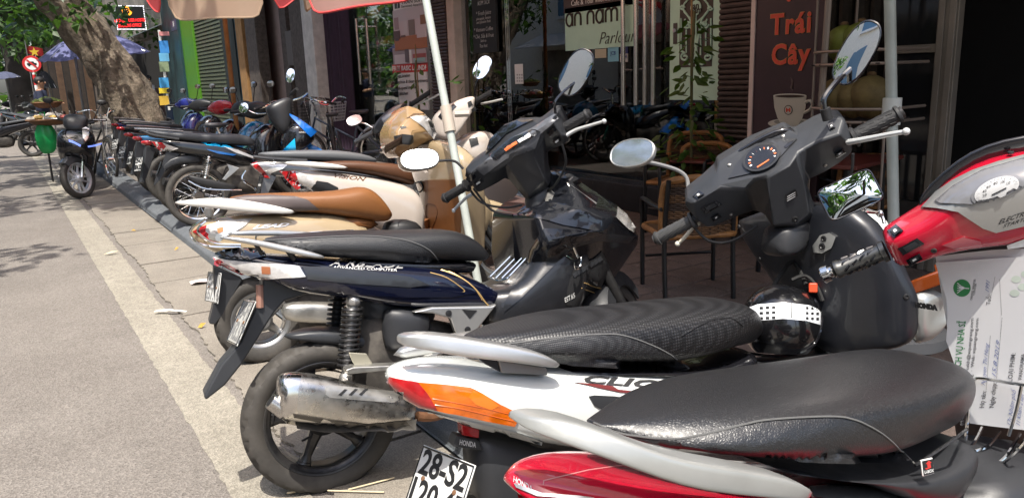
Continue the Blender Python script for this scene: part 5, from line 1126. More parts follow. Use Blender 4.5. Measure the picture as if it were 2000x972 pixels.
E2 = lambda s_, a: (1947+53*s_*cos(a)*.94-12*s_*sin(a)*.55, 371-53*s_*cos(a)*.34-26*s_*sin(a)*.94)
sp2 = patch('speedometer', DG, [E2(1, a) for a in np.linspace(0, 2*pi, 33)[:-1]], mat('speedo_ring', (.2, .2, .21), .2, .3), dg, .002, .003)
sp3 = patch('speedometer_face', DG, [E2(.86, a) for a in np.linspace(0, 2*pi, 33)[:-1]], mat('speedo_face', (.42, .42, .42), .3), dg, .003, .002)
SP = surf(sp3)
for k in range(21):
    a = radians(205-k*10.5); p, q = E2(.82, a), E2(.68 if k % 2 == 0 else .74, a)
    patch('speedometer_tick', SP, [(p[0]-.5, p[1]), (p[0]+.5, p[1]), (q[0]+.5, q[1]), (q[0]-.5, q[1])], M_BLACK, dg, .001, 0)
for k, s_ in enumerate(('20', '40', '60', '80', '100', '120')):
    a = radians(190-k*34); p = E2(.5, a); ptext('speedometer_digits', SP, s_, (p[0]-4, p[1]+3), (p[0]+4, p[1]), (0, -5), M_BLACK, dg, .001, 0)
patch('speedometer_needle', SP, [(1936, 380), (1965, 366), (1966, 368), (1938, 382)], M_BLACK, dg, .0015, 0)
ptext('dash_lettering', DP, 'ELECTRIC', (1950, 438), (2014, 417), (2, -9), M_BLACK, rd, .001, 0, shear=.3, bold=.01); ptext('dash_lettering', DP, 'STARTER', (1958, 445), (2012, 428), (2, -7), M_BLACK, rd, .001, 0, shear=.3, bold=.01)
for u, v in ((1824, 489), (1974, 298), (1848, 354)): bolt(H_, u, v, .006, DARKM, rd)
switches(H_, rd, [([(1735, 452), (1752, 440), (1766, 452), (1748, 465)], 1), ([(1754, 484), (1792, 464), (1806, 474), (1765, 497)], 0), ([(1770, 506), (1796, 493), (1802, 503), (1777, 518)], 1)])
hull('windscreen', SK, [((1789, 396), (1800, 425), .006, .035), ((1813, 360), (1824, 400), .008, .045), ((1871, 310), (1882, 360), .008, .05), ((1922, 282), (1930, 340), .008, .05), ((2000, 262), (2005, 330), .008, .05), ((2080, 258), (2080, 320), .008, .05), ((2150, 272), (2150, 310), .006, .045)], BLK, rd, ax=0, kt=0, kb=0)
patch('paper_label', H_, [(1966, 478), (2000, 466), (2030, 462), (2030, 476), (1990, 482), (1968, 485)], M_WHITE, rd, .002, 0)
patch('pale_cover_trim', H_, [(1840, 478), (1880, 462), (1915, 470), (1918, 480), (1870, 486)], mat('pale_red_trim', (.5, .1, .12), .25, 0, 1.), rd, .003)  # paler red patch low on the handlebar cover
gr_m = mat('gunmetal_grip', (.13, .13, .125), .32, .9, var=.1)
g0 = RB.half-.145; gg_ = MB().lathe(SK, (0, g0, 0), (0, 1, 0), [(0, .024), (.01, .024), (.012, .019), (.1, .0185), (.104, .021), (.112, .021), (.114, .016)], 24).make('grip', gr_m, rd)
for k in range(7):
    for j in range(4):
        a = 2*pi*k/7+j*.3; y0_ = g0+.022+j*.019
        MB().tube(SK, [(cos(a)*.0185, y0_, sin(a)*.0185), (cos(a+.35)*.0195, y0_+.012, sin(a+.35)*.0195), (cos(a+.5)*.0185, y0_+.014, sin(a+.5)*.0185)], .0028, 4).make('grip_slot', BLK, gg_)
MB().lathe(SK, (0, RB.half-.03, 0), (0, 1, 0), [(0, .012), (.004, .017), (.006, .013), (.012, .013), (.013, .0195), (.028, .02), (.031, .017), (.0312, .011)], 24).make('bar_end', CHROME, gg_)
grip(SK, rd, -RB.half+.12, -RB.half, .0178)
PM = RK.W(RK.sy(1660, 381, .27)); dv = -ray(1660, 381); dv /= np.linalg.norm(dv)
oval_mirror(rd, PM, half(PM, (-5.2, -3.3, 5.6)), _U*.86-_R*.42, .064, .042, BLK, [PM+np.array(_F)*.012+_R*.01-_U*.01, RK.W(RK.sy(1690, 412, .25)), RK.W(RK.sy(1719, 417, .24)), RK.W(RK.sy(1727, 436, .23))], .004, sq=7, thick=.014, m_stem=CHROME)
MB().ball(WORLD, RK.W(RK.sy(1719, 417, .24)), .009, 12, 8).make('mirror_joint', CHROME, rd)
# floor and leg shield of the red scooter
hull('leg_shield', RK, [((1850, 600), (1850, 880), .03, 1.12), ((1900, 520), (1910, 930), .05, 1.08), ((1980, 470), (1990, 960), .06, 1.06), ((2080, 480), (2090, 950), .05, 1.08), ((2180, 560), (2180, 860), .03, 1.12)], mat('shield_brown', (.05, .03, .025), .45), rd, ax=0, kt=.8, kb=.8)
hull('floor', RK, [((1880, 900), (1880, 1080), .13), ((1960, 900), (1960, 1100), .15), ((2100, 860), (2120, 1060), .16)], PLB, rd)
# wire basket
for px in ([(1886, 858, .05), (1893, 790, .05), (1902, 745, .05), (1915, 738, .02), (1960, 745, -.04), (2010, 752, -.1)], [(1886, 872, .05), (1893, 895, .03), (1920, 905, .0), (1955, 905, -.05), (1985, 880, -.1), (2010, 850, -.12)], [(1918, 834, .05), (1905, 860, .04), (1890, 878, .03)], [(1953, 842, .02), (1930, 870, .0), (1905, 880, .0)], [(1992, 846, -.03), (1965, 890, -.05), (1945, 906, -.05)], [(1995, 752, -.08), (1985, 800, -.06), (1970, 850, -.04)]):
    wire('basket_wire', RK, px, .0035, CHROME, rd)
# envelope / clinic card stuck between basket and handlebar
ca = thing('clinic_card', 'white dental clinic paper envelope with green logo propped on the red scooter', 'paper', Frame(RK.W((.9, 0, .7)), (1, 0, 0), (0, 1, 0), (0, 0, 1)))
PAPER = mat('paper', (.74, .74, .75), .75)
def cpt(u, v, dx=0.): return RK.at(u, v, 0, .90+dx)
def paper(name, px, dx, m, bend=.01):
    bm = bmesh.new(); vs = [bm.verts.new((a, b, 0)) for a, b in px]; bm.faces.new(vs); bmesh.ops.triangulate(bm, faces=bm.faces)
    for k in range(4):
        es = [e for e in bm.edges if e.calc_length() > 45]
        if es: bmesh.ops.subdivide_edges(bm, edges=es, cuts=1); bmesh.ops.triangulate(bm, faces=bm.faces)
    bm.verts.index_update(); V = [RK.W(cpt(v.co.x, v.co.y, dx+bend*sin((v.co.x+v.co.y*.6)*.02))) for v in bm.verts]; F = [tuple(v.index for v in f.verts) for f in bm.faces]; bm.free()
    return obj(name, V, F, m, ca, smooth=60)
paper('back_sheet', [(1827, 501), (1880, 494), (1937, 488), (2000, 485), (2120, 480), (2160, 800), (2000, 830), (1900, 815), (1850, 640)], .008, PAPER)
fs_ = paper('front_sheet', [(1827, 513), (1900, 507), (2000, 501), (2130, 494), (2150, 600), (2160, 845), (2080, 842), (2000, 839), (1940, 832), (1894, 826), (1880, 770), (1867, 719), (1848, 665), (1851, 620), (1848, 584)], .0, PAPER)
FS = surf(fs_)
GRN = mat('clinic_green', (.03, .22, .07), .5); GRY = mat('print_dark_grey', (.12, .12, .13), .6); INKB = mat('biro_blue', (.2, .24, .45), .6)
lg = patch('logo', FS, [(1879+17*cos(a), 562+17*sin(a)) for a in np.linspace(0, 2*pi, 25)[:-1]], GRN, fs_, .0006, 0)
ptube('logo_tree', FS, [(1893, 563), (1884, 562), (1874, 560)], .0011, PAPER, lg, 4, h=.001)
for a in (-.9, -.45, 0, .45, .9): ptube('logo_tree', FS, [(1885, 562), (1878-2*cos(a), 562+5*a), (1870, 562+11*a)], .0008, PAPER, lg, 4, h=.001)
for s_, p0, p1, up, m_ in (('TRUNG TÂM DỊCH VỤ NHA SĨ', (1868, 812), (1886, 627), (-13, -1), GRN), ('0243 666 6395  ·  Email: cskh@xquangrang.com', (1882, 830), (1902, 621), (-6, 0), GRY), ('facebook.com/ttxquang  ·  Web: xquangrang.com', (1890, 830), (1912, 621), (-6, 0), GRY), ('Họ tên:', (1922, 795), (1927, 762), (-9, 0), GRY), ('Ngày chụp:', (1941, 795), (1947, 746), (-9, 0), GRY), ('LOẠI PHIM:', (1977, 744), (1984, 689), (-9, 0), GRY), ('Tuổi:', (1934, 595), (1937, 574), (-8, 0), GRY), ('DENTIST SERVICES', (1899, 585), (1906, 545), (-4, 0), GRY), ('CENTER', (1904, 576), (1908, 553), (-4, 0), GRY), ('PANORAMA', (1996, 740), (2002, 690), (-7, 0), GRY)):
    ptext('card_lettering', FS, s_, p0, p1, up, m_, fs_, .0006, 0, bold=.012)
for p0, p1 in (((1927, 760), (1935, 655)), ((1947, 742), (1958, 620)), ((1938, 572), (1944, 540)), ((1957, 615), (1953, 545))):
    ptext('dotted_line', FS, '.'*46, p0, p1, (-6, 0), GRY, fs_, .0006, 0, bold=.01)
for s_, p0, p1 in (('1991', (1932, 570), (1934, 548)), ('Nguyen Thi Hang', (1924, 752), (1932, 670)), ('15.8.2019', (1945, 735), (1954, 665)), ('17c Nhâm phổ', (1975, 830), (1985, 760)), ('11 Khâm 2 lần', (1992, 830), (2000, 770))):
    ptext('handwriting', FS, s_, p0, p1, (-8, -2), INKB, fs_, .0006, 0, shear=.4)
PALEG = mat('leaf_print', (.6, .68, .6), .75)
for c0, c1 in ((1985, 545), (1998, 560), (1982, 572), (2004, 535)): patch('leaf_print', FS, [(c0+11*cos(a)*.9, c1+7*sin(a)) for a in np.linspace(0, 2*pi, 13)[:-1]], PALEG, fs_, .0004, 0)

cables(CK, cl, [[(1352, 440, .18), (1385, 470, .15), (1430, 470, .1), (1480, 440, .05)], [(1666, 300, -.2), (1660, 345, -.18), (1625, 375, -.12), (1592, 385, -.06)]])
# ================================================================== beige scooter with brown seat
def fit_frame(u, v, lx, lz, head, lean, pit, oz=0.):
    B = bike_frame((0, 0, 0), head, lean, pit); off = B.W((lx, 0, lz)); P = onZ(u, v, off[2]+oz); return bike_frame(P-off, head, lean, pit)
LK = bike_frame(onZ(525, 705), -8, 6, 4)
ld = thing('motor_scooter', 'beige scooter with brown seat and white grab rail, its headlight cover beige too', 'scooter', LK, 'scooters parked in a row')
BEI = smat('beige_paint', (.34, .26, .16), var=.05, vs=5); BRN = mat('brown_plastic', (.17, .065, .02), .45, var=.08, vs=6); BRS = mat('brown_seat', (.2, .08, .025), .42, bump=.2, bs=200, rvar=.06)
WSIL = smat('white_silver_paint', (.62, .6, .56)); ALG = mat('grey_alloy', (.3, .3, .3), .35, .8, var=.1)
wheel(LK, ld, (0, 0, .217), .217, .1, .14, ALG, 5, groove=18)
front_end(LK, ld, LK.sy(975, 482, 0), radians(5), .235, .09, ALG, BEI, fend=False)
body = hull('body_panel', LK, [((371, 444), (371, 456), .03), ((380, 436), (378, 470), .07), ((400, 429), (396, 486), .1), ((444, 420), (442, 505), .125), ((494, 417), (490, 540), .14), ((577, 414), (575, 570), .15), ((635, 413), (635, 580), .15), ((690, 422), (690, 580), .14), ((735, 446), (735, 580), .12)], BEI, ld, e=.6)
B = surf(body)
patch('tail_light', B, [(379, 451), (404, 440), (444, 431), (494, 427), (478, 441), (460, 452), (440, 462), (425, 468), (402, 463)], LENSC, ld, .005)
patch('red_lens', B, [(378, 452), (390, 445), (404, 440), (402, 452), (412, 460), (427, 468), (412, 468), (392, 462)], LENSR, ld, .0065)
patch('amber_bulb', B, [(424, 446), (436, 443), (436, 452), (426, 456)], mat('bulb_amber', (.45, .2, .08), .3), ld, .0065, .002)
ptext('badge_lettering', B, 'LEAD', (493, 447), (563, 442), (3, -7), mat('badge_silver', (.6, .6, .6), .3, .5), ld, .003, .004, shear=.35, bold=.03)
ptube('chrome_trim', B, [(500, 470), (502, 459), (530, 457), (600, 454), (650, 451), (690, 449)], .004, CHROME, ld)
for pts in ([(400, 428), (372, 449), (380, 470), (412, 481), (470, 482)], [(402, 432), (386, 448), (398, 464), (424, 476), (470, 478)]):
    tubepx('guard_bar', LK, [(u, v, -.13 if u > 385 else -.09) for u, v in pts], .006, CHROME, ld)
hull('grab_rail', LK, [((338, 393), (340, 399), .03, -.03), ((380, 388), (380, 404), .05, -.06), ((425, 384), (425, 408), .04, -.1), ((480, 390), (480, 415), .035, -.12), ((540, 401), (535, 418), .03, -.14), ((580, 412), (577, 418), .012, -.15)], WSIL, ld, n=12, e=.45)
hull('rail_post', LK, [((395, 402), (398, 428), .03), ((422, 402), (420, 428), .03)], WSIL, ld)
hull('seat', LK, [((442, 385), (446, 398), .06), ((482, 378), (490, 410), .1), ((560, 375), (562, 416), .13), ((635, 374), (635, 418), .14), ((670, 369), (668, 424), .14), ((697, 363), (692, 428), .138), ((716, 366), (718, 432), .13), ((736, 382), (740, 435), .115), ((756, 408), (756, 434), .09), ((763, 420), (762, 431), .06)], BRS, ld, e=.62, kt=-.2)
S_ = surf(COL.objects['seat.003']) if 'seat.003' in COL.objects else surf([o for o in ld.children if o.name.startswith('seat')][0])
patch('seat_side_panel', S_, [(452, 388), (480, 383), (530, 382), (575, 384), (600, 390), (624, 409), (580, 411), (520, 408), (480, 402)], mat('mauve_vinyl', (.09, .07, .068), .5), ld, .006, .006, step=5)
hull('seat_base', LK, [((640, 416), (640, 450), .12), ((750, 428), (750, 452), .1)], BRN, ld)
plate('rear_mudguard', LK, [(418, 520), (475, 545), (452, 585), (440, 610), (421, 634), (408, 632), (418, 590)], -.05, .1, PLB, ld, bevel=.008)
corner_plate(LK, ld, (414, 529), (439, 532), (408, 587), (428, 590), ['29-E1', '557.16'], ink=MATS['faded_ink'])
hull('muffler', LK, [((546, 592), (550, 628), .05, -.15), ((600, 588), (600, 634), .055, -.15), ((680, 592), (680, 634), .05, -.15), ((740, 605), (740, 625), .04, -.14)], ALUM, ld)
shock(LK, ld, LK.sy(655, 578, -.1), LK.sy(660, 660, -.1), .03)
hull('engine', LK, [((560, 560), (570, 690), .07), ((650, 560), (660, 690), .09), ((760, 560), (760, 660), .08)], GRIME, ld)
hull('under_seat', LK, [((750, 430), (750, 480), .1), ((800, 425), (800, 480), .1), ((828, 440), (828, 490), .08)], M_BLACK, ld)
ls = hull('leg_shield', LK, [((786, 298), (800, 335), .03, 1.0), ((812, 280), (822, 380), .05, 1.02), ((835, 272), (834, 470), .06, 1.03), ((862, 280), (865, 540), .07, 1.04), ((890, 300), (895, 545), .07, 1.05), ((910, 345), (912, 530), .06, 1.08), ((925, 395), (923, 500), .04, 1.1)], BEI, ld, ax=0, e=.5, kt=.8, kb=.8)
LS = surf(ls)
patch('inner_panel', LS, [(818, 358), (832, 352), (899, 350), (902, 400), (899, 470), (840, 470), (830, 440), (831, 375)], BRN, ld, .004)
ptube('glove_box_line', LS, [(834, 440), (834, 402), (845, 398), (854, 404), (855, 420), (845, 446)], .002, mat('brown_dark', (.07, .025, .01), .5), ld, h=.004)
patch('logo_badge', LS, [(828, 334), (834, 332), (838, 336), (832, 338)], CHROME, ld, .003)
MB().tube(WORLD, [np.array(hit(LS, 818+9*cos(a), 366+10*sin(a))[0])-np.array(_F)*.02 for a in np.linspace(0, 2*pi, 13)], .005, 6).make('bag_hook', M_BLACK, ld)
hull('front_cowl', LK, [((905, 350), (915, 500), .16, 0), ((940, 370), (945, 470), .12, 0), ((965, 400), (960, 450), .08, 0)], BEI, ld)
hull('front_fender', LK, [((922, 385), (926, 448), .05), ((944, 385), (950, 444), .07), ((984, 396), (985, 440), .065), ((1012, 411), (1012, 438), .055), ((1029, 427), (1028, 433), .03)], BEI, ld, kb=.6)
tubepx('fork_leg', LK, [(928, 445, -.07), (952, 475, -.07), (975, 500, -.07)], .02, PLB, ld)
tubepx('floor_rail', LK, [(908, 340, -.2), (909, 400, -.2), (906, 450, -.2)], .006, CHROME, ld)
LP = dict(T=(795, 206, .0), a=(814, 211, -.02), b=(830, 221, -.03), c=(845, 240, -.03), d=(852, 260, -.02), e=(847, 273, -.02), f=(828, 281, -.04), g=(808, 292, -.06), i=(798, 306, -.05), j=(779, 308, -.05), k=(767, 295, -.05), l=(760, 272, -.03), m=(759, 256, -.02), n=(767, 236, -.01), o=(780, 220, .0),
    r1=(797, 231, -.11), r2=(826, 230, -.1), r3=(774, 256, -.13), r4=(808, 258, -.16), r5=(835, 256, -.1), r6=(800, 284, -.15), r7=(774, 284, -.13))
LF = [('T', 'o', 'r1'), ('T', 'r1', 'r2', 'b', 'a'), ('o', 'n', 'r3', 'r1'), ('r1', 'r3', 'r4'), ('r1', 'r4', 'r2'), ('r2', 'r4', 'r5'), ('r2', 'r5', 'd', 'c', 'b'), ('r5', 'e', 'd'), ('r5', 'r4', 'r6', 'g', 'f', 'e'), ('n', 'm', 'l', 'r3'), ('r3', 'l', 'k', 'r7'), ('r3', 'r7', 'r6', 'r4'), ('r7', 'k', 'j', 'i', 'r6'), ('r6', 'i', 'g')]
hc = facets('handlebar_cover', LK, 1, LP, LF, mat('beige_cover', (.3, .19, .09), .22, 0, 1.), ld, back=.16, bevel=.012, smooth=70)
H_ = surf(hc)
patch('head_light', H_, [(800, 230), (812, 226), (833, 227), (846, 242), (851, 260), (847, 272), (838, 262), (826, 248), (812, 238)], LENSC, ld, .004)
patch('light_trim', H_, [(794, 232), (808, 222), (830, 222), (812, 226)], mat('trim_dark_brown', (.1, .06, .03), .3), ld, .003)  # dark brown sliver above the headlight
patch('lever_recess', H_, [(770, 266), (786, 262), (806, 264), (808, 278), (800, 283), (772, 280)], M_BLACK, ld, .003)
patch('cover_slot', H_, [(781, 248), (793, 247), (794, 250), (783, 252)], M_BLACK, ld, .003)
P0 = LK.sy(786, 272, -.13); P1 = LK.sy(756, 290, -.26)
gK = Frame(LK.W(P0), _F, (LK.W(P1)-LK.W(P0))/np.linalg.norm(P1-P0), _U); grip(gK, ld, 0, np.linalg.norm(P1-P0)+.02, .018, m=mat('brown_grip', (.035, .018, .012), .5), end=M_BLACK)
P0 = LK.sy(755, 240, .3)
hull('steering_neck', LK, [((775, 295), (785, 330), .06), ((800, 295), (812, 340), .09), ((832, 280), (850, 330), .07)], BEI, ld)
# ================================================================== white scooter behind it
VK = fit_frame(560, 350, -.25, .775, -8, 6, 2, .02)
vi = thing('motor_scooter', 'cream white scooter with brown seat and white handlebar, behind the beige scooter', 'scooter', VK, 'scooters parked in a row')
CRW = smat('cream_white_paint', (.48, .42, .37), var=.04, vs=5)
wheel(VK, vi, (0, 0, .22), .22, .1, .15, ALG, 5); front_end(VK, vi, (1.22, 0, .22), radians(10), .22, .085, ALG, CRW)
body = hull('body_panel', VK, [((556, 334), (568, 352), .06), ((624, 330), (622, 375), .12), ((690, 337), (690, 420), .14), ((760, 348), (760, 460), .15), ((811, 364), (811, 475), .15), ((832, 400), (832, 490), .14)], CRW, vi, e=.6)
B = surf(body)
patch('tail_light', B, [(548, 336), (577, 335), (610, 345), (617, 358), (606, 367), (584, 370), (566, 355)], LENSC, vi, .006)
patch('red_lens', B, [(547, 336), (577, 335), (588, 366), (580, 369), (566, 355)], LENSR, vi, .008); patch('dark_side', B, [(619, 353), (640, 356), (660, 366), (665, 385), (620, 380), (608, 368)], M_BLACK, vi, .004)
ptext('badge_lettering', B, 'VISION', (652, 346), (714, 354), (1.5, -7), mat('badge_bronze', (.12, .06, .035), .35, .4), vi, .002, .003, shear=.3, bold=.02)
hull('grab_rail', VK, [((552, 315), (556, 322), .02, -.05), ((590, 314), (590, 326), .03, -.09), ((640, 317), (636, 330), .025, -.12), ((683, 326), (682, 330), .01, -.14)], WSIL, vi, n=10)
hull('seat', VK, [((600, 318), (605, 328), .08), ((650, 314), (655, 332), .12), ((703, 313), (705, 337), .13), ((740, 318), (750, 345), .13), ((786, 318), (800, 360), .12), ((812, 340), (815, 364), .08)], mat('dark_brown_seat', (.085, .035, .016), .45, bump=.2, bs=200), vi, kt=.3)
hc = hull('handlebar_cover', VK, [((845, 232), (850, 262), .05, -.0), ((863, 211), (872, 276), .08, -.03), ((889, 197), (893, 274), .09, -.06), ((912, 188), (908, 246), .08, -.1), ((930, 186), (931, 212), .05, -.13)], CRW, vi, e=.5)
H_ = surf(hc); patch('dash_glass', H_, [(856, 228), (868, 212), (886, 203), (892, 208), (878, 222), (862, 234)], DIAL, vi, .003)
for px in ([(913, 200), (920, 197), (923, 205), (915, 210)], [(920, 214), (927, 208), (930, 214), (922, 220)]): patch('switch', H_, px, M_BLACK, vi, .004)
ls = hull('leg_shield', VK, [((885, 285), (895, 300), .06, .0), ((915, 258), (912, 308), .14, 0), ((945, 252), (940, 330), .15, 0), ((966, 262), (965, 340), .12, 0), ((985, 300), (985, 360), .08, 0)], CRW, vi, e=.5)
patch('glove_pocket', surf(ls), [(916, 272), (932, 267), (935, 282), (920, 288)], M_BLACK, vi, .003)
hull('lower_fairing', VK, [((1085, 380), (1090, 400), .04), ((1105, 378), (1112, 425), .06), ((1128, 385), (1126, 420), .05)], CRW, vi)
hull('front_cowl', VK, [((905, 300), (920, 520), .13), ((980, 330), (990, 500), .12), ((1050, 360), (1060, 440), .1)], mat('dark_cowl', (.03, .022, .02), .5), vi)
a_, b_ = VK.W(VK.sy(930, 197, -.15)), VK.W(VK.sy(960, 180, -.32)); gK = Frame(a_, _F, (b_-a_)/np.linalg.norm(b_-a_), _U); grip(gK, vi, 0, np.linalg.norm(b_-a_), .018)
tubepx('lever', VK, [(940, 203, -.16), (960, 199, -.24), (981, 194, -.32)], .007, WLEV, vi)
P_ = VK.W(VK.sy(942, 132, -.2)); oval_mirror(vi, P_, (-.55, -.8, .25), _U*.85+_R*.52, .05, .085, BLK, [P_+np.array(_F)*.02-_U*.05, VK.W(VK.sy(931, 160, -.18)), VK.W(VK.sy(927, 186, -.15))], .006)
# ================================================================== grey scooter with a grey seat
GK = fit_frame(495, 325, -.25, .77, -8, 6, 2, .04)
gy = thing('motor_scooter', 'dark scooter with plain grey seat and bright oval mirror, red and clear tail light', 'scooter', GK, 'scooters parked in a row')
wheel(GK, gy, (0, 0, .25), .25, .09, .18, ALG, 5); front_end(GK, gy, (1.24, 0, .25), radians(30), .25, .08, ALG, PLB)
hull('seat', GK, [((501, 299), (506, 304), .05), ((527, 295), (528, 309), .1), ((624, 291), (622, 314), .13), ((682, 295), (680, 316), .13), ((725, 304), (722, 320), .11), ((738, 314), (737, 320), .07)], mat('pale_grey_seat', (.1, .105, .112), .45, bump=.2, bs=200), gy, kt=.3)
body = hull('body_panel', GK, [((490, 320), (494, 330), .03), ((515, 314), (525, 345), .09), ((570, 312), (580, 345), .12), ((650, 316), (660, 365), .14), ((740, 320), (750, 390), .14), ((790, 350), (790, 420), .13)], mat('grey_body_paint', (.12, .12, .125), .25, .4, 1.), gy)
B = surf(body)
patch('tail_light', B, [(491, 321), (520, 317), (566, 319), (552, 330), (530, 337), (527, 346), (505, 330)], LENSC, gy, .008); patch('red_lens', B, [(490, 321), (503, 318), (528, 346), (518, 345), (503, 331)], LENSR, gy, .01)
tubepx('grab_rail', GK, [(495, 306, -.1), (530, 310, -.12), (600, 314, -.14)], .012, PLB, gy)
plate_num(GK, gy, GK.sy(507, 362, -.04), np.array([.35, 0, 1]), ['30-K6', '218.05'])
plate('rear_mudguard', GK, [(515, 335), (540, 345), (520, 385), (505, 400), (508, 370)], -.04, .09, ALG, gy)
hc = hull('handlebar_cover', GK, [((728, 250), (732, 266), .03), ((746, 226), (752, 256), .07), ((764, 212), (770, 262), .09), ((782, 200), (788, 245), .08), ((797, 200), (800, 222), .05)], PLB, gy, e=.5)
H_ = surf(hc); patch('dash_glass', H_, [(745, 232), (768, 211), (786, 203), (778, 216), (762, 232), (750, 242)], mat('dash_pale_glass', (.2, .2, .21), .08, 0, 1.), gy, .004); patch('dash_mark', H_, [(764, 222), (774, 215), (775, 218), (766, 225)], ORNG, gy, .006, 0)
a_, b_ = GK.W(GK.sy(728, 258, .2)), GK.W(GK.sy(694, 277, .3)); gK = Frame(a_, _F, (b_-a_)/np.linalg.norm(b_-a_), _U); grip(gK, gy, 0, np.linalg.norm(b_-a_), .018, m=mat('grip_silver', (.25, .25, .25), .35, .6), end=CHROME)
a_, b_ = GK.W(GK.sy(800, 206, -.15)), GK.W(GK.sy(840, 180, -.33)); gK = Frame(a_, _F, (b_-a_)/np.linalg.norm(b_-a_), _U); grip(gK, gy, 0, np.linalg.norm(b_-a_), .019)
tubepx('lever', GK, [(815, 203, -.2), (835, 196, -.28), (857, 185, -.36)], .008, WLEV, gy)
P_ = GK.W(GK.sy(692, 235, .25)); oval_mirror(gy, P_, half(P_, P_+SUNP+np.array([30, -60, 10])), (-.2, .4, .9), .062, .044, M_BLACK, [P_-np.array([0, 0, .02]), GK.W(GK.sy(712, 241, .25)), GK.W(GK.sy(728, 250, .2))], .006, m_stem=CHROME, glass=DUSTY)
hull('front_cowl', GK, [((770, 250), (780, 400), .12), ((830, 260), (840, 420), .14), ((880, 290), (880, 380), .1)], mat('grey_body_paint', (.12, .12, .125), .25), gy)
# ================================================================== blue and black underbone
WK = bike_frame(onZ(372, 437, .08)*np.array([.975, .975, 1]), -8, 6, 0)
wv = thing('motorbike', 'black underbone motorbike with bright blue stripes and wire spoke wheels', 'motorbike', WK, 'scooters parked in a row')
BLU = smat('bright_blue_paint', (.01, .18, .6)); CYA = smat('cyan_paint', (.01, .42, .8)); DBL = smat('dark_blue_paint', (.008, .13, .5))
wheel(WK, wv, WK.sy(388, 382, 0), .288, .08, .225, CHROME, wire=True, nseg=48)
front_end(WK, wv, (1.22, 0, .285), radians(8), .285, .075, ALG, DBL)
hull('rear_fender', WK, [((300, 345), (303, 352), .03), ((318, 318), (326, 332), .045), ((345, 300), (350, 318), .05), ((400, 300), (400, 322), .05)], PLB, wv)
plate('rear_mudguard', WK, [(325, 296), (352, 300), (325, 330), (312, 352), (300, 364), (303, 350), (315, 325)], -.04, .08, PLB, wv)
plate_num(WK, wv, WK.sy(310, 328, -.02), np.array([.45, 0, 1]), ['29-S6', '332.9'], w_=.17, h_=.12)
hull('seat', WK, [((283, 254), (288, 259), .05), ((319, 257), (322, 270), .09), ((409, 262), (409, 280), .12), ((454, 260), (454, 283), .12), ((487, 264), (490, 285), .1), ((500, 278), (499, 284), .06)], mat('seat_grey_black', (.045, .047, .052), .45, bump=.2, bs=200), wv, kt=.3)
body = hull('body_panel', WK, [((300, 274), (314, 292), .04), ((328, 270), (340, 297), .08), ((394, 276), (385, 306), .1), ((439, 281), (432, 312), .11), ((475, 286), (470, 325), .11), ((505, 300), (500, 330), .09)], BLK, wv)
B = surf(body)
patch('tail_light', B, [(298, 276), (318, 279), (349, 290), (331, 295), (314, 293)], LENSC, wv, .008); patch('red_lens', B, [(297, 276), (318, 279), (325, 286), (316, 294), (310, 290)], LENSR, wv, .01)
patch('cyan_stripe', B, [(392, 278), (420, 279), (445, 284), (456, 290), (430, 287), (405, 284)], CYA, wv, .004, .004); patch('white_stripe', B, [(436, 286), (465, 293), (498, 307), (496, 310), (460, 298)], M_WHITE, wv, .004, .004); patch('blue_stripe', B, [(402, 291), (430, 296), (463, 302), (455, 304), (425, 300)], BLU, wv, .004, .004)
tubepx('grab_rail', WK, [(280, 256, -.08), (300, 264, -.1), (350, 272, -.12)], .013, M_BLACK, wv)
shock(WK, wv, WK.sy(408, 309, -.12), WK.sy(401, 348, -.12), .028, CHROME, CHROME, 9)
hull('muffler', WK, [((362, 339), (366, 352), .03, -.14), ((400, 348), (404, 368), .04, -.14), ((470, 362), (470, 374), .03, -.13)], M_BLACK, wv)
tubepx('muffler_edge', WK, [(368, 353, -.19), (404, 369, -.19), (472, 371, -.17)], .007, CHROME, wv)
hull('engine', WK, [((430, 320), (435, 372), .06), ((480, 320), (485, 380), .1), ((530, 300), (530, 370), .08)], GRIME, wv)
plate('peg_bracket', WK, [(443, 320), (468, 328), (440, 352), (434, 350), (448, 332)], -.14, .02, ALUM, wv)
tubepx('kick_lever', WK, [(480, 333, -.16), (473, 350, -.17), (495, 366, -.17), (500, 372, -.17)], .01, CHROME, wv)
hull('handlebar_cover', WK, [((515, 212), (530, 232), .08), ((532, 200), (550, 262), .1), ((553, 190), (567, 265), .1), ((572, 188), (572, 225), .07)], PLB, wv, e=.5)
ls = hull('leg_shield', WK, [((548, 262), (552, 296), .1), ((575, 235), (580, 300), .17), ((600, 245), (600, 292), .16), ((619, 258), (617, 275), .1)], BLK, wv, e=.5)
L2 = surf(ls)
patch('blue_fairing', L2, [(560, 221), (585, 233), (618, 257), (606, 268), (588, 250), (570, 232)], DBL, wv, .01); patch('cyan_panel', L2, [(548, 298), (576, 270), (578, 292), (560, 300)], CYA, wv, .006); ptext('badge_lettering', L2, 'HONDA', (584, 260), (597, 260), (0, -3), M_WHITE, wv, .008, 0)
hull('front_fender', WK, [((598, 276), (602, 296), .05), ((624, 288), (625, 300), .05), ((640, 300), (640, 308), .03)], BLU, wv)
tubepx('lever', WK, [(573, 196, -.2), (588, 191, -.25), (601, 181, -.3)], .009, CHROME, wv); tubepx('grip', WK, [(568, 184, -.18), (580, 174, -.28)], .018, RUBG, wv)
P_ = WK.W(WK.sy(567, 148, -.25)); oval_mirror(wv, P_, (-.45, -.85, .2), _U+_R*.2, .04, .07, M_BLACK, [P_+np.array(_F)*.02-_U*.05, WK.W(WK.sy(570, 175, -.2)), WK.W(WK.sy(565, 188, -.15))], .006)
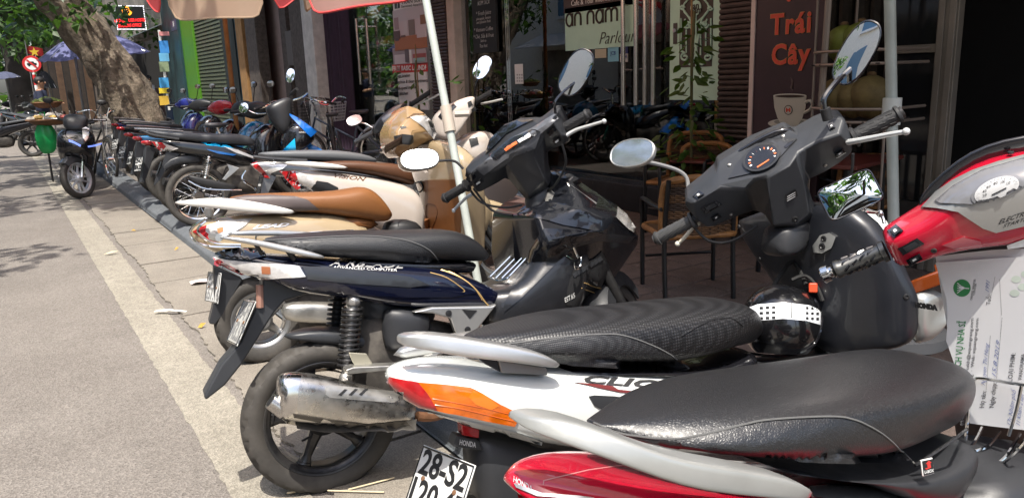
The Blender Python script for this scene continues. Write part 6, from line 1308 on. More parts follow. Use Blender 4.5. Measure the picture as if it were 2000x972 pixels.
P_ = WK.W(WK.sy(476, 211, .32)); oval_mirror(wv, P_, (-.6, -.75, .3), _U, .05, .055, M_BLACK, [P_+np.array(_F)*.02, WK.W(WK.sy(500, 222, .3)), WK.W(WK.sy(520, 222, .2))], .006, m_stem=CHROME)
# ================================================================== further motorbikes, seen small
def underbone(K, label, col, seatc, cover, tailm, name='motorbike', steer=25, barz=0., mir=True):
    t = thing(name, label, 'motorbike', K, 'scooters parked in a row')
    wheel(K, t, (0, 0, .28), .28, .08, .21, DARKM if col is not None else ALG, 5, nseg=32); S = front_end(K, t, (1.22, 0, .28), radians(steer), .28, .075, DARKM, col)
    hull3('seat', K, [((-.28, 0, .84), (-.28, 0, .81), .05), ((-.1, 0, .83), (-.1, 0, .77), .11), ((.2, 0, .79), (.2, 0, .72), .12), ((.5, 0, .76), (.5, 0, .68), .1), ((.58, 0, .72), (.58, 0, .69), .06)], seatc, t, n=12)
    hull3('body_panel', K, [((-.34, 0, .78), (-.3, 0, .72), .04), ((-.2, 0, .78), (-.1, 0, .64), .09), ((.2, 0, .73), (.2, 0, .56), .12), ((.55, 0, .69), (.5, 0, .45), .12), ((.75, 0, .5), (.72, 0, .35), .1)], col, t, n=12)
    hull3('tail_light', K, [((-.36, 0, .775), (-.34, 0, .73), .03), ((-.25, 0, .78), (-.22, 0, .7), .095)], tailm, t, n=10)
    MB().prism(K, [(-.31, -.035, .72), (-.22, -.035, .68), (-.31, -.035, .5), (-.39, -.035, .36), (-.42, -.035, .37), (-.37, -.035, .5)], (0, .07, 0)).make('rear_mudguard', PLB, t, bevel=.006)
    plate_num(K, t, np.array([-.4, 0, .55]), np.array([.35, 0, 1]), ['29-K1', '%03d.%02d' % (rg.randint(100, 999), rg.randint(10, 99))])
    MB().tube(K, [(-.33, -.1, .85), (-.1, -.14, .82), (.15, -.14, .78)], .012, 8).make('grab_rail', ALG, t)
    MB().tube(K, [(.25, -.14, .25), (-.1, -.15, .32), (-.25, -.15, .36)], [.03, .045, .04], 10).make('muffler', DARKM, t)
    shock(K, t, (.02, -.1, .6), (-.02, -.1, .32), .028, ALG, ALG, 8)
    hull3('engine', K, [((.3, 0, .5), (.3, 0, .22), .08), ((.6, 0, .48), (.6, 0, .2), .12), ((.8, 0, .45), (.8, 0, .25), .08)], GRIME, t, n=10)
    hull3('leg_shield', K, [((.78, 0, .7), (.72, 0, .4), .14), ((.95, 0, .88), (.9, 0, .35), .2), ((1.1, 0, .86), (1.05, 0, .42), .17), ((1.2, 0, .7), (1.2, 0, .6), .08)], col, t, n=14)
    a = radians(steer); S2 = K.sub((.95, 0, 1.0+barz), (cos(a), sin(a), 0), (-sin(a), cos(a), 0), (0, 0, 1))
    hull3('handlebar_cover', S2, [((-.06, .2, .05), (-.06, .2, -.02), .03)]+[((-.04, y_, .07+.03*(1-abs(y_)*5)), (-.0, y_, -.06), .08) for y_ in (.14, .05, -.05, -.14)]+[((-.06, -.2, .05), (-.06, -.2, -.02), .03)], cover, t, ax=0, n=12) if False else None
    rings = []
    for y_, zt, zb, xx in ((.22, .03, -.02, .03), (.15, .06, -.05, .05), (.06, .1, -.1, .09), (-.06, .1, -.1, .09), (-.15, .06, -.05, .05), (-.22, .03, -.02, .03)):
        rings.append([S2.W((-.05+xx*spw(cos(2*pi*j/12), .7), y_, (zt+zb)/2+(zt-zb)/2*spw(sin(2*pi*j/12), .7))) for j in range(12)])
    MB().loft(rings).make('handlebar_cover', cover, t, sub=1)
    for s_ in (1, -1):
        MB().tube(S2, [(-.05, s_*.22, .01), (-.07, s_*.34, .02)], .018, 8).make('grip', RUBG, t); MB().tube(S2, [(-.02, s_*.2, 0), (.0, s_*.36, -.01)], .007, 6).make('lever', WLEV, t)
        if mir:
            P_ = S2.W((-.06, s_*.27, .25)); oval_mirror(t, P_, -S2.d, S2.u, .05, .035, M_BLACK, [P_+S2.d*.02, S2.W((-.05, s_*.2, .05))], .005)
    return t
SGB = mat('seat_grey_black', (.045, .047, .052), .45)
ub0 = underbone(fit_frame(283, 273, -.3, .78, 12, 6, 0, .08), 'black motorbike with red tail light and long flat seat, next to the blue striped one', BLK, SGB, mat('cover_black', (.018, .019, .021), .4), LENSR, steer=20)
underbone(fit_frame(248, 258, -.3, .78, 14, 6, 0, .08), 'black motorbike with a bright red handlebar cover', BLK, SGB, smat('red_cover_paint', (.42, .01, .02)), LENSR, steer=20, mir=False)
ub = underbone(fit_frame(222, 240, -.3, .78, 18, 6, 0, .08), 'dark blue motorbike with an orange and white front, last before the leaning tree', smat('deep_blue_paint', (.015, .02, .12)), SGB, smat('blue_white_cover', (.02, .03, .2)), LENSR, steer=25)
underbone(fit_frame(238, 232, -.3, .78, 20, 6, 0, .08), 'black motorbike with pale grab rail parked furthest along the row', BLK, SGB, mat('cover_black', (.018, .019, .021), .4), LENSR, steer=10, mir=False)
underbone(fit_frame(266, 265, -.3, .78, 6, 6, 0, .08), 'black motorbike with cyan side panel squeezed in behind the blue striped one', smat('cyan_black_paint', (.006, .16, .36)), SGB, mat('cover_black', (.018, .019, .021), .4), LENSR, steer=15)
underbone(fit_frame(233, 247, -.3, .78, 16, 6, 0, .08), 'black motorbike with dark front between the red fronted and the blue fronted ones', BLK, SGB, mat('cover_black', (.018, .019, .021), .4), LENSR, steer=22)
# ================================================================== bicycles
def bicycle(K, label, m_frame, m_bar, basket=None, steer=0, rear_basket=False, fend=None):
    t = thing('bicycle', label, 'bicycle', K)
    fd = fend or CHROME
    for nm, cx in (('rear_wheel', 0.), ('front_wheel', 1.08)):
        wheel(K, t, (cx, 0, .33), .33, .04, .295, CHROME, wire=True, nseg=40, name='wheel')
        MB().tube(K, [(cx+.35*cos(a), 0, .33+.35*sin(a)) for a in np.linspace(radians(20 if cx else 10), radians(170), 14)], .016, 6).make('mudguard', fd, t)
    f = MB(); bb = (.42, 0, .28); hd = (.86, 0, .8)
    for pts in ([(.3, 0, .75), bb], [bb, (.9, 0, .66)], [(.36, 0, .5), hd], [(0, .05, .33), bb], [(0, -.05, .33), bb], [(0, .05, .33), (.32, .01, .68)], [(0, -.05, .33), (.32, -.01, .68)], [(.84, 0, .88), (.93, 0, .6)], [(.93, .04, .6), (1.08, .05, .33)], [(.93, -.04, .6), (1.08, -.05, .33)]):
        f.tube(K, pts, .015, 8)
    f.make('frame', m_frame, t)
    hull3('saddle', K, [((.12, 0, .9), (.14, 0, .84), .1), ((.25, 0, .89), (.26, 0, .83), .08), ((.42, 0, .885), (.42, 0, .86), .025)], mat('saddle_vinyl', (.06, .06, .065), .45), t, n=10)
    MB().tube(K, [(.3, 0, .72), (.26, 0, .85)], .013, 8).make('seat_post', CHROME, t)
    S = K.sub((.83, 0, .92), (cos(steer), sin(steer), 0), (-sin(steer), cos(steer), 0), (0, 0, 1))
    MB().tube(S, smooth_path([(-.22, .27, .08), (-.05, .28, .12), (.06, .16, .14), (.03, .05, .06), (.03, -.05, .06), (.06, -.16, .14), (-.05, -.28, .12), (-.22, -.27, .08)]), .012, 8).tube(S, [(.03, 0, -.1), (.03, 0, .07)], .013, 8).make('handlebar', m_bar, t)
    for s_ in (1, -1): MB().tube(S, [(-.12, s_*.28, .11), (-.24, s_*.27, .08)], .018, 8).make('grip', RUBG, t)
    MB().tube(S, smooth_path([(.05, .15, .13), (.15, .05, .16), (.12, 0, -.1), (.1, 0, -.3)]), .004, 5).make('brake_cable', WLEV, t)
    def bask(S_, o, m):
        mb = MB(); r0, r1, h = .14, .19, .24
        for k in range(7):
            f_ = k/6; r = r0+(r1-r0)*f_; mb.tube(S_, [(o[0]+r*spw(cos(a), .7), o[1]+r*spw(sin(a), .7)*1.15, o[2]+h*f_) for a in np.linspace(0, 2*pi, 20, endpoint=False)], .004, 4, closed=True)
        for a in np.linspace(0, 2*pi, 24, endpoint=False): mb.tube(S_, [(o[0]+r0*spw(cos(a), .7), o[1]+r0*spw(sin(a), .7)*1.15, o[2]), (o[0]+r1*spw(cos(a), .7), o[1]+r1*spw(sin(a), .7)*1.15, o[2]+h)], .0035, 4)
        mb.make('basket', m, t, kind='stuff')
    if basket: bask(S, (.26, 0, -.18), basket)
    if rear_basket: bask(K, (-.12, 0, .72), rear_basket)
    for s_ in (1, -1): MB().tube(K, [(.42, 0, .28), (.42+.12*s_, s_*.08, .28-.1*s_), (.42+.12*s_, s_*.16, .28-.1*s_)], .012, 6).make('pedal', DARKM, t)
    return t
def ground_frame(x, y, head, z=PZ, lean=4): 
    return bike_frame((x, y, z), head, lean, 0)
P_ = onZ(325, 392, PZ)
bicycle(fit_frame(530, 240, .86, .85, 4, 3, 0, .08), 'teal bicycle with silver handlebar wedged between black motorbikes', mat('teal_frame', (.02, .17, .13), .3, 0, .8), CHROME, fend=mat('fender_silver', (.6, .6, .58), .25, .6))
bicycle(ground_frame(4.35, 9.9, 152), 'dark blue city bicycle with wire basket by the shoe shop', mat('blue_grey_frame', (.05, .075, .11), .3, 0, .8), CHROME, basket=mat('black_wire', (.015, .015, .016), .5), steer=.2, fend=mat('fender_silver', (.6, .6, .58), .25))
bicycle(ground_frame(3.55, 9.35, 75), 'black bicycle with silver wire basket in front of the poster', DARKM, CHROME, basket=mat('silver_wire', (.5, .5, .5), .3, .6), steer=-.3, fend=DARKM)
# ================================================================== black scooter parked along the kerb, facing the camera
P_ = onZ(161, 391, 0)
BK = bike_frame((P_[0]-.02, P_[1]+.22, 0), -99, 5, 0)      # origin under the front wheel
bs = thing('motor_scooter', 'black scooter facing the camera with blue light strips and white five spoke front wheel', 'scooter', BK)
WALL = mat('white_alloy', (.62, .63, .64), .3, .4)
S = steered(BK, (0, 0, .26), radians(-38)); wheel(S, bs, (0, 0, 0), .262, .085, .195, WALL, 5, style=1, nseg=48)
for s_ in (-1, 1): MB().tube(S, [(-.0, s_*.07, 0), (-.0, s_*.07, .3)], .02, 8).make('fork_leg', CHROME, bs)
rings = []
for k in range(12):
    a = radians(25+k*10); q = np.array([cos(a), 0, sin(a)]); rings.append([S.W(q*(.285+d)+np.array([0, y_, 0])) for y_, d in ((-.065, -.07), (-.055, 0), (-.02, .02), (.02, .02), (.055, 0), (.065, -.07), (.05, -.06), (0, 0), (-.05, -.06))])
MB().loft(rings).make('front_fender', mat('fender_grey', (.12, .125, .13), .25, .5), bs)
hull3('front_fairing', BK, [((.12, 0, .72), (.12, 0, .62), .1), ((.06, 0, .82), (.06, 0, .54), .2), ((-.05, 0, .9), (-.05, 0, .52), .235), ((-.18, 0, .88), (-.18, 0, .3), .2), ((-.3, 0, .6), (-.3, 0, .2), .15)], BLK, bs, n=20, e=.6)
hull3('wind_cover', BK, [((-.02, 0, .92), (.0, 0, .85), .08), ((-.12, 0, 1.08), (-.1, 0, .86), .16), ((-.24, 0, 1.06), (-.24, 0, .92), .14)], PLB, bs, n=14)
FB = surf([o for o in bs.children if o.name.startswith('front_fairing')][0])
patch('head_light', FB, [(160, 252), (167, 248), (174, 252), (172, 270), (167, 276), (162, 270)], LENSC, bs, .006, step=6)
DRL = mat('day_light_strip', (.2, .3, .9), .3, emit=.5)
patch('light_strip', FB, [(134, 273), (142, 275), (158, 283), (157, 287), (146, 281), (135, 277)], DRL, bs, .008, step=6); patch('light_strip', FB, [(171, 285), (184, 283), (198, 279), (197, 282), (185, 286), (172, 288)], DRL, bs, .008, step=6)
patch('side_light', FB, [(132, 267), (146, 272), (150, 276), (134, 273)], mat('smoked_lens', (.12, .09, .07), .1, 0, 1.), bs, .008, step=6); patch('side_light', FB, [(184, 277), (198, 272), (199, 277), (184, 281)], MATS['smoked_lens'], bs, .008, step=6)
hull3('body_panel', BK, [((-.5, 0, .5), (-.5, 0, .3), .12), ((-.7, 0, .75), (-.7, 0, .3), .14), ((-1.2, 0, .8), (-1.2, 0, .45), .15), ((-1.6, 0, .82), (-1.6, 0, .65), .07)], BLK, bs, n=12)
hull3('seat', BK, [((-.65, 0, .78), (-.65, 0, .72), .09), ((-1.0, 0, .8), (-1.0, 0, .74), .14), ((-1.5, 0, .87), (-1.5, 0, .8), .1)], LEATH, bs, n=12)
wheel(BK, bs, (-1.28, 0, .26), .26, .09, .19, DARKM, 5, nseg=32); MB().tube(BK, [(-.8, -.15, .3), (-1.3, -.18, .36), (-1.5, -.18, .4)], [.03, .05, .05], 10).make('muffler', ALUM, bs)
MB().tube(BK, [(-.6, -.16, .2), (-.62, -.28, .22)], .015, 6).make('foot_peg', ALUM, bs)
for s_ in (1, -1):
    MB().tube(BK, [(-.16, s_*.1, .98), (-.2, s_*.24, 1.0), (-.24, s_*.35, 1.0)], .016, 8).make('grip', RUBG, bs); MB().tube(BK, [(-.14, s_*.2, 1.0), (-.16, s_*.34, 1.0)], .008, 6).make('lever', ALG, bs)
    P2 = BK.W((-.22, s_*.3, 1.22)); oval_mirror(bs, P2, -BK.d, BK.u, .055, .035, M_BLACK, [P2+BK.d*.02, BK.W((-.2, s_*.2, 1.0))], .006)
# ================================================================== cafe terrace
WICK = mat('wicker_brown', (.12, .06, .026), .7, var=.35, vs=30); WICKD = mat('wicker_dark', (.05, .03, .02), .75, var=.3, vs=30); WICKO = mat('wicker_orange', (.25, .11, .032), .6, var=.3, vs=25)
TUBEB = mat('black_tube', (.012, .012, .013), .35, .2)
def wicker_chair(K, label):
    t = thing('wicker_chair', label, 'chair', K, 'wicker cafe chairs')
    for s_ in (1, -1):
        MB().tube(K, smooth_path([(.24, s_*.27, 0), (.25, s_*.27, .45), (.24, s_*.275, .62), (.18, s_*.28, .655), (-.05, s_*.28, .65), (-.22, s_*.26, .64)]), .0135, 8).make('front_leg', TUBEB, t)
        MB().tube(K, smooth_path([(-.25, s_*.24, 0), (-.21, s_*.24, .45), (-.27, s_*.23, .84)]), .0135, 8).make('rear_leg', TUBEB, t)
    MB().tube(K, [(.23, .25, .22), (.23, -.25, .22)], .009, 6).make('stretcher', TUBEB, t)
    # seat: woven bands
    mb = MB()
    for k in range(20):
        x = -.21+.45*k/19; mb.tube(K, [(x, y, .445-.012*cos(y*6)+.003*sin(y*120+k*pi)) for y in np.linspace(-.24, .24, 13)], .009, 4)
    mb.make('seat_weave', WICK, t, kind='stuff')
    MB().tube(K, smooth_path([(.25, -.25, .45), (.26, 0, .455), (.25, .25, .45), (0, .26, .45), (-.22, .24, .45), (-.23, 0, .45), (-.22, -.24, .45), (0, -.26, .45), (.25, -.25, .45)]), .017, 8).make('seat_rim', WICKO, t)
    bk = lambda a, z: (-.26-.05*(z-.45)+.07*(abs(a)/.25)**2, a, z)
    ma, mb = MB(), MB()
    for k in range(26):
        z = .47+.34*k/25; (mb if (k//4) % 2 else ma).tube(K, [np.array(bk(a, z))+np.array([.006*sin(a*90+k*pi), 0, 0]) for a in np.linspace(-.25, .25, 17)], .0072, 4)
    ma.make('back_weave', WICK, t, kind='stuff'); mb.make('back_weave', WICKD, t, kind='stuff')
    mv = MB()
    for a in np.linspace(-.24, .24, 9): mv.tube(K, [bk(a, .46), bk(a, .82)], .006, 5)
    mv.make('back_stakes', WICKD, t, kind='stuff')
    for a0, a1, nm in ((-1, 1, 'back_rim'),):
        pts = [bk(-.25, .46), bk(-.255, .65), bk(-.24, .8), bk(-.15, .84), bk(0, .85), bk(.15, .84), bk(.24, .8), bk(.255, .65), bk(.25, .46)]
        P = smooth_path(pts); MB().tube(K, P, [.02+.0025*sin(i*1.9) for i in range(len(P))], 8).make(nm, WICKO, t)
    return t
def gK(x, y, head, z=PZ, s=1.): 
    a = radians(head); return Frame((x, y, z), (cos(a)*s, sin(a)*s, 0), (-sin(a)*s, cos(a)*s, 0), (0, 0, s))
pA = onZ(1345, 590, PZ); 
wicker_chair(gK(pA[0]+.17, pA[1]+.17, 62, s=.82), 'front wicker chair with black tube legs, its striped back toward the white scooter')
_c = onZ(1364, 284, PZ+.7); wicker_chair(gK(_c[0], _c[1], 200, s=.82), 'wicker chair pushed under the far side of the red topped table')
pC = onZ(1690, 302, PZ+.7); wicker_chair(gK(pC[0]+.1, pC[1]+.1, 60, s=.82), 'wicker chair half hidden behind the white parasol pole')
wicker_chair(gK(4.5, 4.35, 200, s=.9), 'dark wicker chair against the bamboo slat pillar')
def cafe_table(K, label):
    t = thing('cafe_table', label, 'table', K)
    MB().box(K, (-.34, -.34, .69), (.34, .34, .715)).make('table_top', mat('table_red', (.1, .022, .018), .3, var=.2, vs=5), t, bevel=.006)
    for a in (-1, 1):
        for c in (-1, 1): MB().tube(K, [(a*.27, c*.27, 0), (a*.25, c*.25, .69)], .016, 8).make('leg', TUBEB, t)
    MB().tube(K, [(.26, .26, .3), (-.26, -.26, .3)], .01, 6).tube(K, [(.26, -.26, .315), (-.26, .26, .315)], .01, 6).make('cross_brace', TUBEB, t)
    return t
_t = onZ(1400, 308, PZ+.58); TK = gK(_t[0], _t[1], 20, s=.81); cafe_table(TK, 'low cafe table with a dark red top among the wicker chairs')
bp = onZ(1466, 296, PZ+.58); bx = thing('tissue_box', 'small orange box standing on the red table', 'box', gK(bp[0], bp[1], 20, PZ+.58)); kk = gK(bp[0], bp[1], 20, PZ+.581)
MB().box(kk, (-.06, -.06, 0), (.06, .06, .07)).make('box_body', mat('orange_plastic', (.65, .22, .02), .4), bx, bevel=.006); MB().box(kk, (-.03, -.012, .071), (.03, .012, .09)).make('tissue', M_WHITE, bx)
TK2 = gK(4.2, 2.9, 10); cafe_table(TK2, 'second low cafe table in the dark in front of the sign board')
# seats inside
table('cafe_counter', 'dark wooden counter behind the cafe glass', 6.6, 7.4, .3, .35, 1.3, mat('counter_black', (.018, .016, .015), .4), .8)
for (x, y, a) in ((6.3, 6.6, 100), (6.2, 5.9, 80), (6.6, 7.9, 250)):
    K = gK(x, y, a, .3); t = thing('plywood_chair', {6.6: 'bent plywood chair left of the door handles inside the cafe', 5.9: 'bent plywood chair behind the door handles inside the cafe', 7.9: 'bent plywood chair by the chalkboard inside the cafe'}[y], 'chair', K, 'plywood chairs inside the cafe')
    hull3('backrest', K, [((-.2, y_, .85), (-.17, y_, .5), .015) for y_ in (-.22, -.1, 0, .1, .22)], mat('plywood', (.42, .24, .09), .45), t, ax=0, n=8); hull3('seat', K, [((x_, 0, .45), (x_, 0, .43), .21) for x_ in (-.2, 0, .2)], MATS['plywood'], t, n=8)
    for a1 in (-1, 1):
        for c in (-1, 1): MB().tube(K, [(a1*.19, c*.19, 0), (a1*.15, c*.16, .43)], .012, 6).make('leg', CHROME, t)
# sofa / red chair inside
K = gK(6.0, 8.1, 190, .3); t = thing('red_armchair', 'dark red armchair behind the cafe glass under the chalkboard', 'chair', K)
hull3('backrest', K, [((-.25, y_, 1.0), (-.2, y_, .4), .06) for y_ in (-.28, 0, .28)], mat('dark_red_vinyl', (.2, .03, .03), .5), t, ax=0); hull3('seat', K, [((x_, 0, .45), (x_, 0, .25), .28) for x_ in (-.25, 0, .25)], MATS['dark_red_vinyl'], t)
# potted climber and vine
LEAFM = {}
def leaf_mat(nm, c, tr=.45):
    m = bpy.data.materials.new(nm); m.use_nodes = True; t = m.node_tree; b = t.nodes['Principled BSDF']; L = t.links.new
    oi = t.nodes.new('ShaderNodeTexCoord'); n = t.nodes.new('ShaderNodeTexNoise'); n.inputs['Scale'].default_value = 1.7; n.inputs['Detail'].default_value = 5; L(oi.outputs['Object'], n.inputs['Vector'])
    r = t.nodes.new('ShaderNodeValToRGB'); L(n.outputs['Fac'], r.inputs[0]); r.color_ramp.elements[0].position = .35; r.color_ramp.elements[1].position = .65
    r.color_ramp.elements[0].color = (*[x*.65 for x in c], 1); r.color_ramp.elements[1].color = (*[x*1.35 for x in c], 1)
    L(r.outputs[0], b.inputs['Base Color']); b.inputs['Roughness'].default_value = .45
    tr_ = t.nodes.new('ShaderNodeBsdfTranslucent'); hs = t.nodes.new('ShaderNodeHueSaturation'); hs.inputs['Value'].default_value = 1.9; hs.inputs['Saturation'].default_value = 1.1; L(r.outputs[0], hs.inputs['Color']); L(hs.outputs[0], tr_.inputs[0])
    mx = t.nodes.new('ShaderNodeMixShader'); mx.inputs[0].default_value = tr; L(b.outputs[0], mx.inputs[1]); L(tr_.outputs[0], mx.inputs[2]); L(mx.outputs[0], t.nodes['Material Output'].inputs[0])
    return m
LEAF = leaf_mat('leaf_green', (.045, .095, .016)); LEAFD = leaf_mat('leaf_dark', (.022, .05, .012), .3)
def leaf_geo(P, d, up, L, W):
    d = Vector(d).normalized(); s_ = d.cross(Vector(up)); s_ = s_.normalized() if s_.length > 1e-4 else d.orthogonal().normalized(); n = s_.cross(d)
    P = Vector(P); return [P, P+d*L*.35+s_*W*.5-n*W*.12, P+d*L*.4, P+d*L*.35-s_*W*.5-n*W*.12, P+d*L*.75+s_*W*.33-n*L*.1, P+d*L*.75-n*L*.06, P+d*L*.75-s_*W*.33-n*L*.1, P+d*L-n*L*.16], [(0, 1, 2), (0, 2, 3), (1, 4, 5, 2), (2, 5, 6, 3), (4, 7, 5), (5, 7, 6)]
rp = random.Random(11)
def plant(label, x, y, spec, pot=.16, stick=True, group=None):
    K = gK(x, y, 0); t = thing('potted_plant', label, 'plant', K)
    MB().lathe(K, (0, 0, 0), (0, 0, 1), [(0, pot*.7), (.02, pot*.75), (.3, pot), (.32, pot*1.05), (.34, pot*1.05), (.335, pot*.9), (.3, pot*.85)], 20, cap=True).make('pot', mat('pot_clay', (.09, .05, .035), .8, var=.2), t)
    v = []
    base = None; zt = max(s[1] for s in spec)+.05
    MB().tube(K, smooth_path([(0, 0, .3), (.02, .02, .8), (-.02, -.01, 1.3), (.01, 0, zt)]), [.012]*13, 6).make('stem', mat('green_stem', (.08, .08, .03), .7), t)
    if stick: MB().tube(K, [(.05, .05, .3), (.04, .06, zt+.2)], .008, 6).make('support_cane', mat('cane', (.25, .16, .07), .7), t)
    base = None
    for r, z in spec:
        a = rp.uniform(0, 2*pi); el = rp.uniform(-.9, .35); d = (cos(a)*cos(el), sin(a)*cos(el), sin(el)); L = rp.uniform(.075, .125)
        o = np.array([cos(a)*r, sin(a)*r, z])
        V, F = leaf_geo((0, 0, 0), (1, 0, 0), (0, 0, 1), 1, .5)
        if base is None:
            base = bpy.data.meshes.new('leaf'); base.from_pydata([tuple(q) for q in V], [], F); base.polygons.foreach_set('use_smooth', [True]*len(F)); base.materials.append(LEAF)
        lo = bpy.data.objects.new('leaf', base); COL.objects.link(lo); lo.parent = t
        q = Vector(d).to_track_quat('X', 'Z'); lo.matrix_local = Matrix.Translation(Vector(o)) @ q.to_matrix().to_4x4() @ Matrix.Rotation(rp.uniform(-.8, .8), 4, 'X') @ Matrix.Scale(L, 4)
    return t
px_ = onX(1352, 180, 4.55)
plant('tall climbing plant with glossy green leaves in front of the mint gate panel', 4.55, px_[1], [(rp.uniform(.01, .16)*(1.2-.35*abs(k/110-.5)), .62+1.0*k/110+rp.uniform(-.05, .05)) for k in range(110)]+[(rp.uniform(.1, .32), rp.uniform(.45, .8)) for k in range(55)])
px_ = onX(815, 180, 4.5)
plant('thin straggly vine with few leaves beside the rental poster', 4.5, px_[1], [(rp.uniform(.02, .34), rp.uniform(.7, 1.45)) for k in range(26)])
px_ = onX(925, 200, 4.5); plant('sparse young plant against the cream pillar', 4.5, px_[1], [(rp.uniform(.02, .25), rp.uniform(.6, 1.4)) for k in range(20)], stick=False)
# sign board with coffee cup
XB = 4.45
sb = thing('sign_board', 'dark maroon juice sign with red lettering and a coffee cup', 'sign', Frame((XB, onX(1540, 100, XB)[1], PZ), (1, 0, 0), (0, 1, 0), (0, 0, 1)))
bd = wallbox('board', onX(1471, 200, XB)[1], onX(1603, 200, XB)[1], .35, 2.6, XB, XB+.03, M_MAROON, sb)
y_ = onX(1471, 200, XB)[1]; wallbox('edge_strip', y_, y_+.035, .35, 2.6, XB-.01, XB+.03, mat('edge_pink', (.5, .4, .37), .6), sb)
SBV = surf(bd); YEL = mat('yellow_outline', (.6, .42, .1), .5); REDL = mat('sign_red', (.55, .06, .03), .5)
for s_, u, v, sz in (('Trái', 1544, 48, .185), ('Cây', 1543, 108, .185)):
    q = XB
    text('lettering_outline', WORLD, s_, onX(u, v, XB-.002), RD, UP, sz, YEL, sb, bold=.0065, sx=.95, sp=1.12); text('sign_lettering', WORLD, s_, onX(u, v, XB-.005), RD, UP, sz, REDL, sb, bold=.005, sx=.95, sp=1.12)
patch('letter_dot', SBV, [(1541+4*cos(a), 1+3*sin(a)) for a in np.linspace(0, 6.28, 11)[:-1]], REDL, sb, .003, 0)
CUP = mat('cup_print', (.42, .41, .36), .5); CUPD = mat('coffee_print', (.03, .015, .01), .5)
ell = lambda u, v, a, b, n=28: [(u+a*cos(t), v+b*sin(t)) for t in np.linspace(0, 2*pi, n+1)[:-1]]
patch('saucer', SBV, ell(1546, 241, 46, 10), CUP, sb, .002, 0); patch('saucer_shade', SBV, ell(1542, 238, 30, 6), mat('saucer_grey', (.2, .2, .18), .5), sb, .003, 0)
cp_ = patch('cup', SBV, [(1511, 187), (1576, 187), (1574, 210), (1568, 230), (1560, 243), (1550, 247), (1538, 247), (1526, 243), (1519, 230), (1513, 210)], CUP, sb, .0045, 0)
patch('cup_rim', SBV, ell(1543.5, 187, 32.5, 4), mat('rim_print', (.5, .49, .44), .5), sb, .006, 0); patch('coffee', SBV, ell(1543.5, 188, 29, 2.8), CUPD, sb, .007, 0)
ptube('cup_handle', SBV, [(1574, 200), (1583, 197), (1588, 204), (1583, 214), (1572, 220)], .011, CUP, sb, 6, h=.004)
CB_ = surf(cp_); patch('logo', CB_, ell(1540, 215, 8.5, 9.5), CUPD, sb, .002, 0); patch('logo', CB_, ell(1540, 215, 7, 8), CUP, sb, .0035, 0); ptext('logo_lettering', CB_, 'M', (1535.5, 219), (1544.5, 219), (0, -8), REDL, sb, .005, 0, bold=.03)
patch('steam', SBV, [(1544, 150), (1550, 158), (1546, 168), (1549, 178), (1543, 172), (1546, 162)], mat('steam_print', (.09, .06, .06), .6), sb, .002, 0)
# wire fruit stand with green coconuts
XR = 4.2
rk_ = thing('fruit_stand', 'wire rack stand holding green coconuts beside the sign board', 'rack', Frame((XR, onX(1670, 100, XR)[1], PZ), (1, 0, 0), (0, 1, 0), (0, 0, 1)))
RKM = mat('rack_cream', (.27, .22, .19), .4, .5); RKD = mat('rack_dark', (.06, .05, .05), .5, .4)
ya, yb = onX(1592, 110, XR)[1], onX(1738, 110, XR)[1]; z1, z2 = fz(1660, 100, XR), fz(1660, 212, XR)
for yy, xx in ((ya, XR), (yb, XR), (ya, XR+.4)): MB().tube(WORLD, [(xx, yy, PZ), (xx, yy, 2.4)], .008, 8).make('upright', RKM, rk_)
MB().tube(WORLD, [(XR-.01, onX(1614, 50, XR)[1], z2), (XR-.01, onX(1622, 50, XR)[1], 2.4)], .02, 8).make('upright', RKM, rk_)
for zz in (z1, z1-.075, z2, z2-.075): MB().tube(WORLD, smooth_path([(XR+.4, ya, zz), (XR+.02, ya-.0, zz), (XR-.06, ya-.08, zz), (XR-.1, (ya+yb)/2, zz), (XR-.06, yb+.08, zz), (XR+.02, yb, zz), (XR+.4, yb, zz)]), .009, 8).make('shelf_rail', RKM, rk_)
for zz in (z1-.075, z2-.075):
    for k in range(8): yy = ya+(yb-ya)*(k+.5)/8; MB().tube(WORLD, [(XR-.08, yy, zz), (XR+.4, yy, zz)], .005, 6).make('shelf_wire', RKD, rk_)
COCO = mat('coconut_brown_green', (.13, .095, .035), .65, var=.45, vs=9, bump=.3, bs=30); COCG = mat('coconut_green', (.12, .14, .02), .5, var=.35, vs=9)
def coconut(u, v, r, m, label, zb):
    P = onX(u, v, XR+.13); K = Frame((P[0], P[1], zb), (1, 0, 0), (0, 1, 0), (0, 0, 1)); t = thing('coconut', label, 'coconut', K, 'coconuts on the wire stand')
    mb = MB(); n = 16; rings = []
    for k in range(11):
        a = pi*k/10; rr = sin(a)*r*(1+.08*cos(3*a)); rings.append([K.W((rr*cos(2*pi*j/n)*(1+.025*cos(3*2*pi*j/n)), rr*sin(2*pi*j/n)*(1+.025*cos(3*2*pi*j/n)), r*1.08-cos(a)*r*1.08+.001)) for j in range(n)])
    mb.loft(rings).make('husk', m, t, sub=1); MB().lathe(K, (0, 0, r*2.14), (0, 0, 1), [(0, r*.22), (.012, r*.2), (.02, r*.1)], 10).make('stalk_end', mat('stalk_brown', (.12, .07, .03), .8), t)
coconut(1636, 192, .115, COCO, 'brownish coconut at the left end of the lower wire shelf', z2-.068); coconut(1668, 186, .11, COCO, 'coconut standing behind between the two brownish ones on the lower shelf', z2-.068); coconut(1700, 190, .12, COCO, 'large cracked coconut at the right of the lower wire shelf', z2-.068)
coconut(1648, 78, .105, COCG, 'green coconut at the left of the upper wire shelf', z1-.068); coconut(1682, 74, .11, COCG, 'green coconut on the upper shelf behind the round mirror', z1-.068)
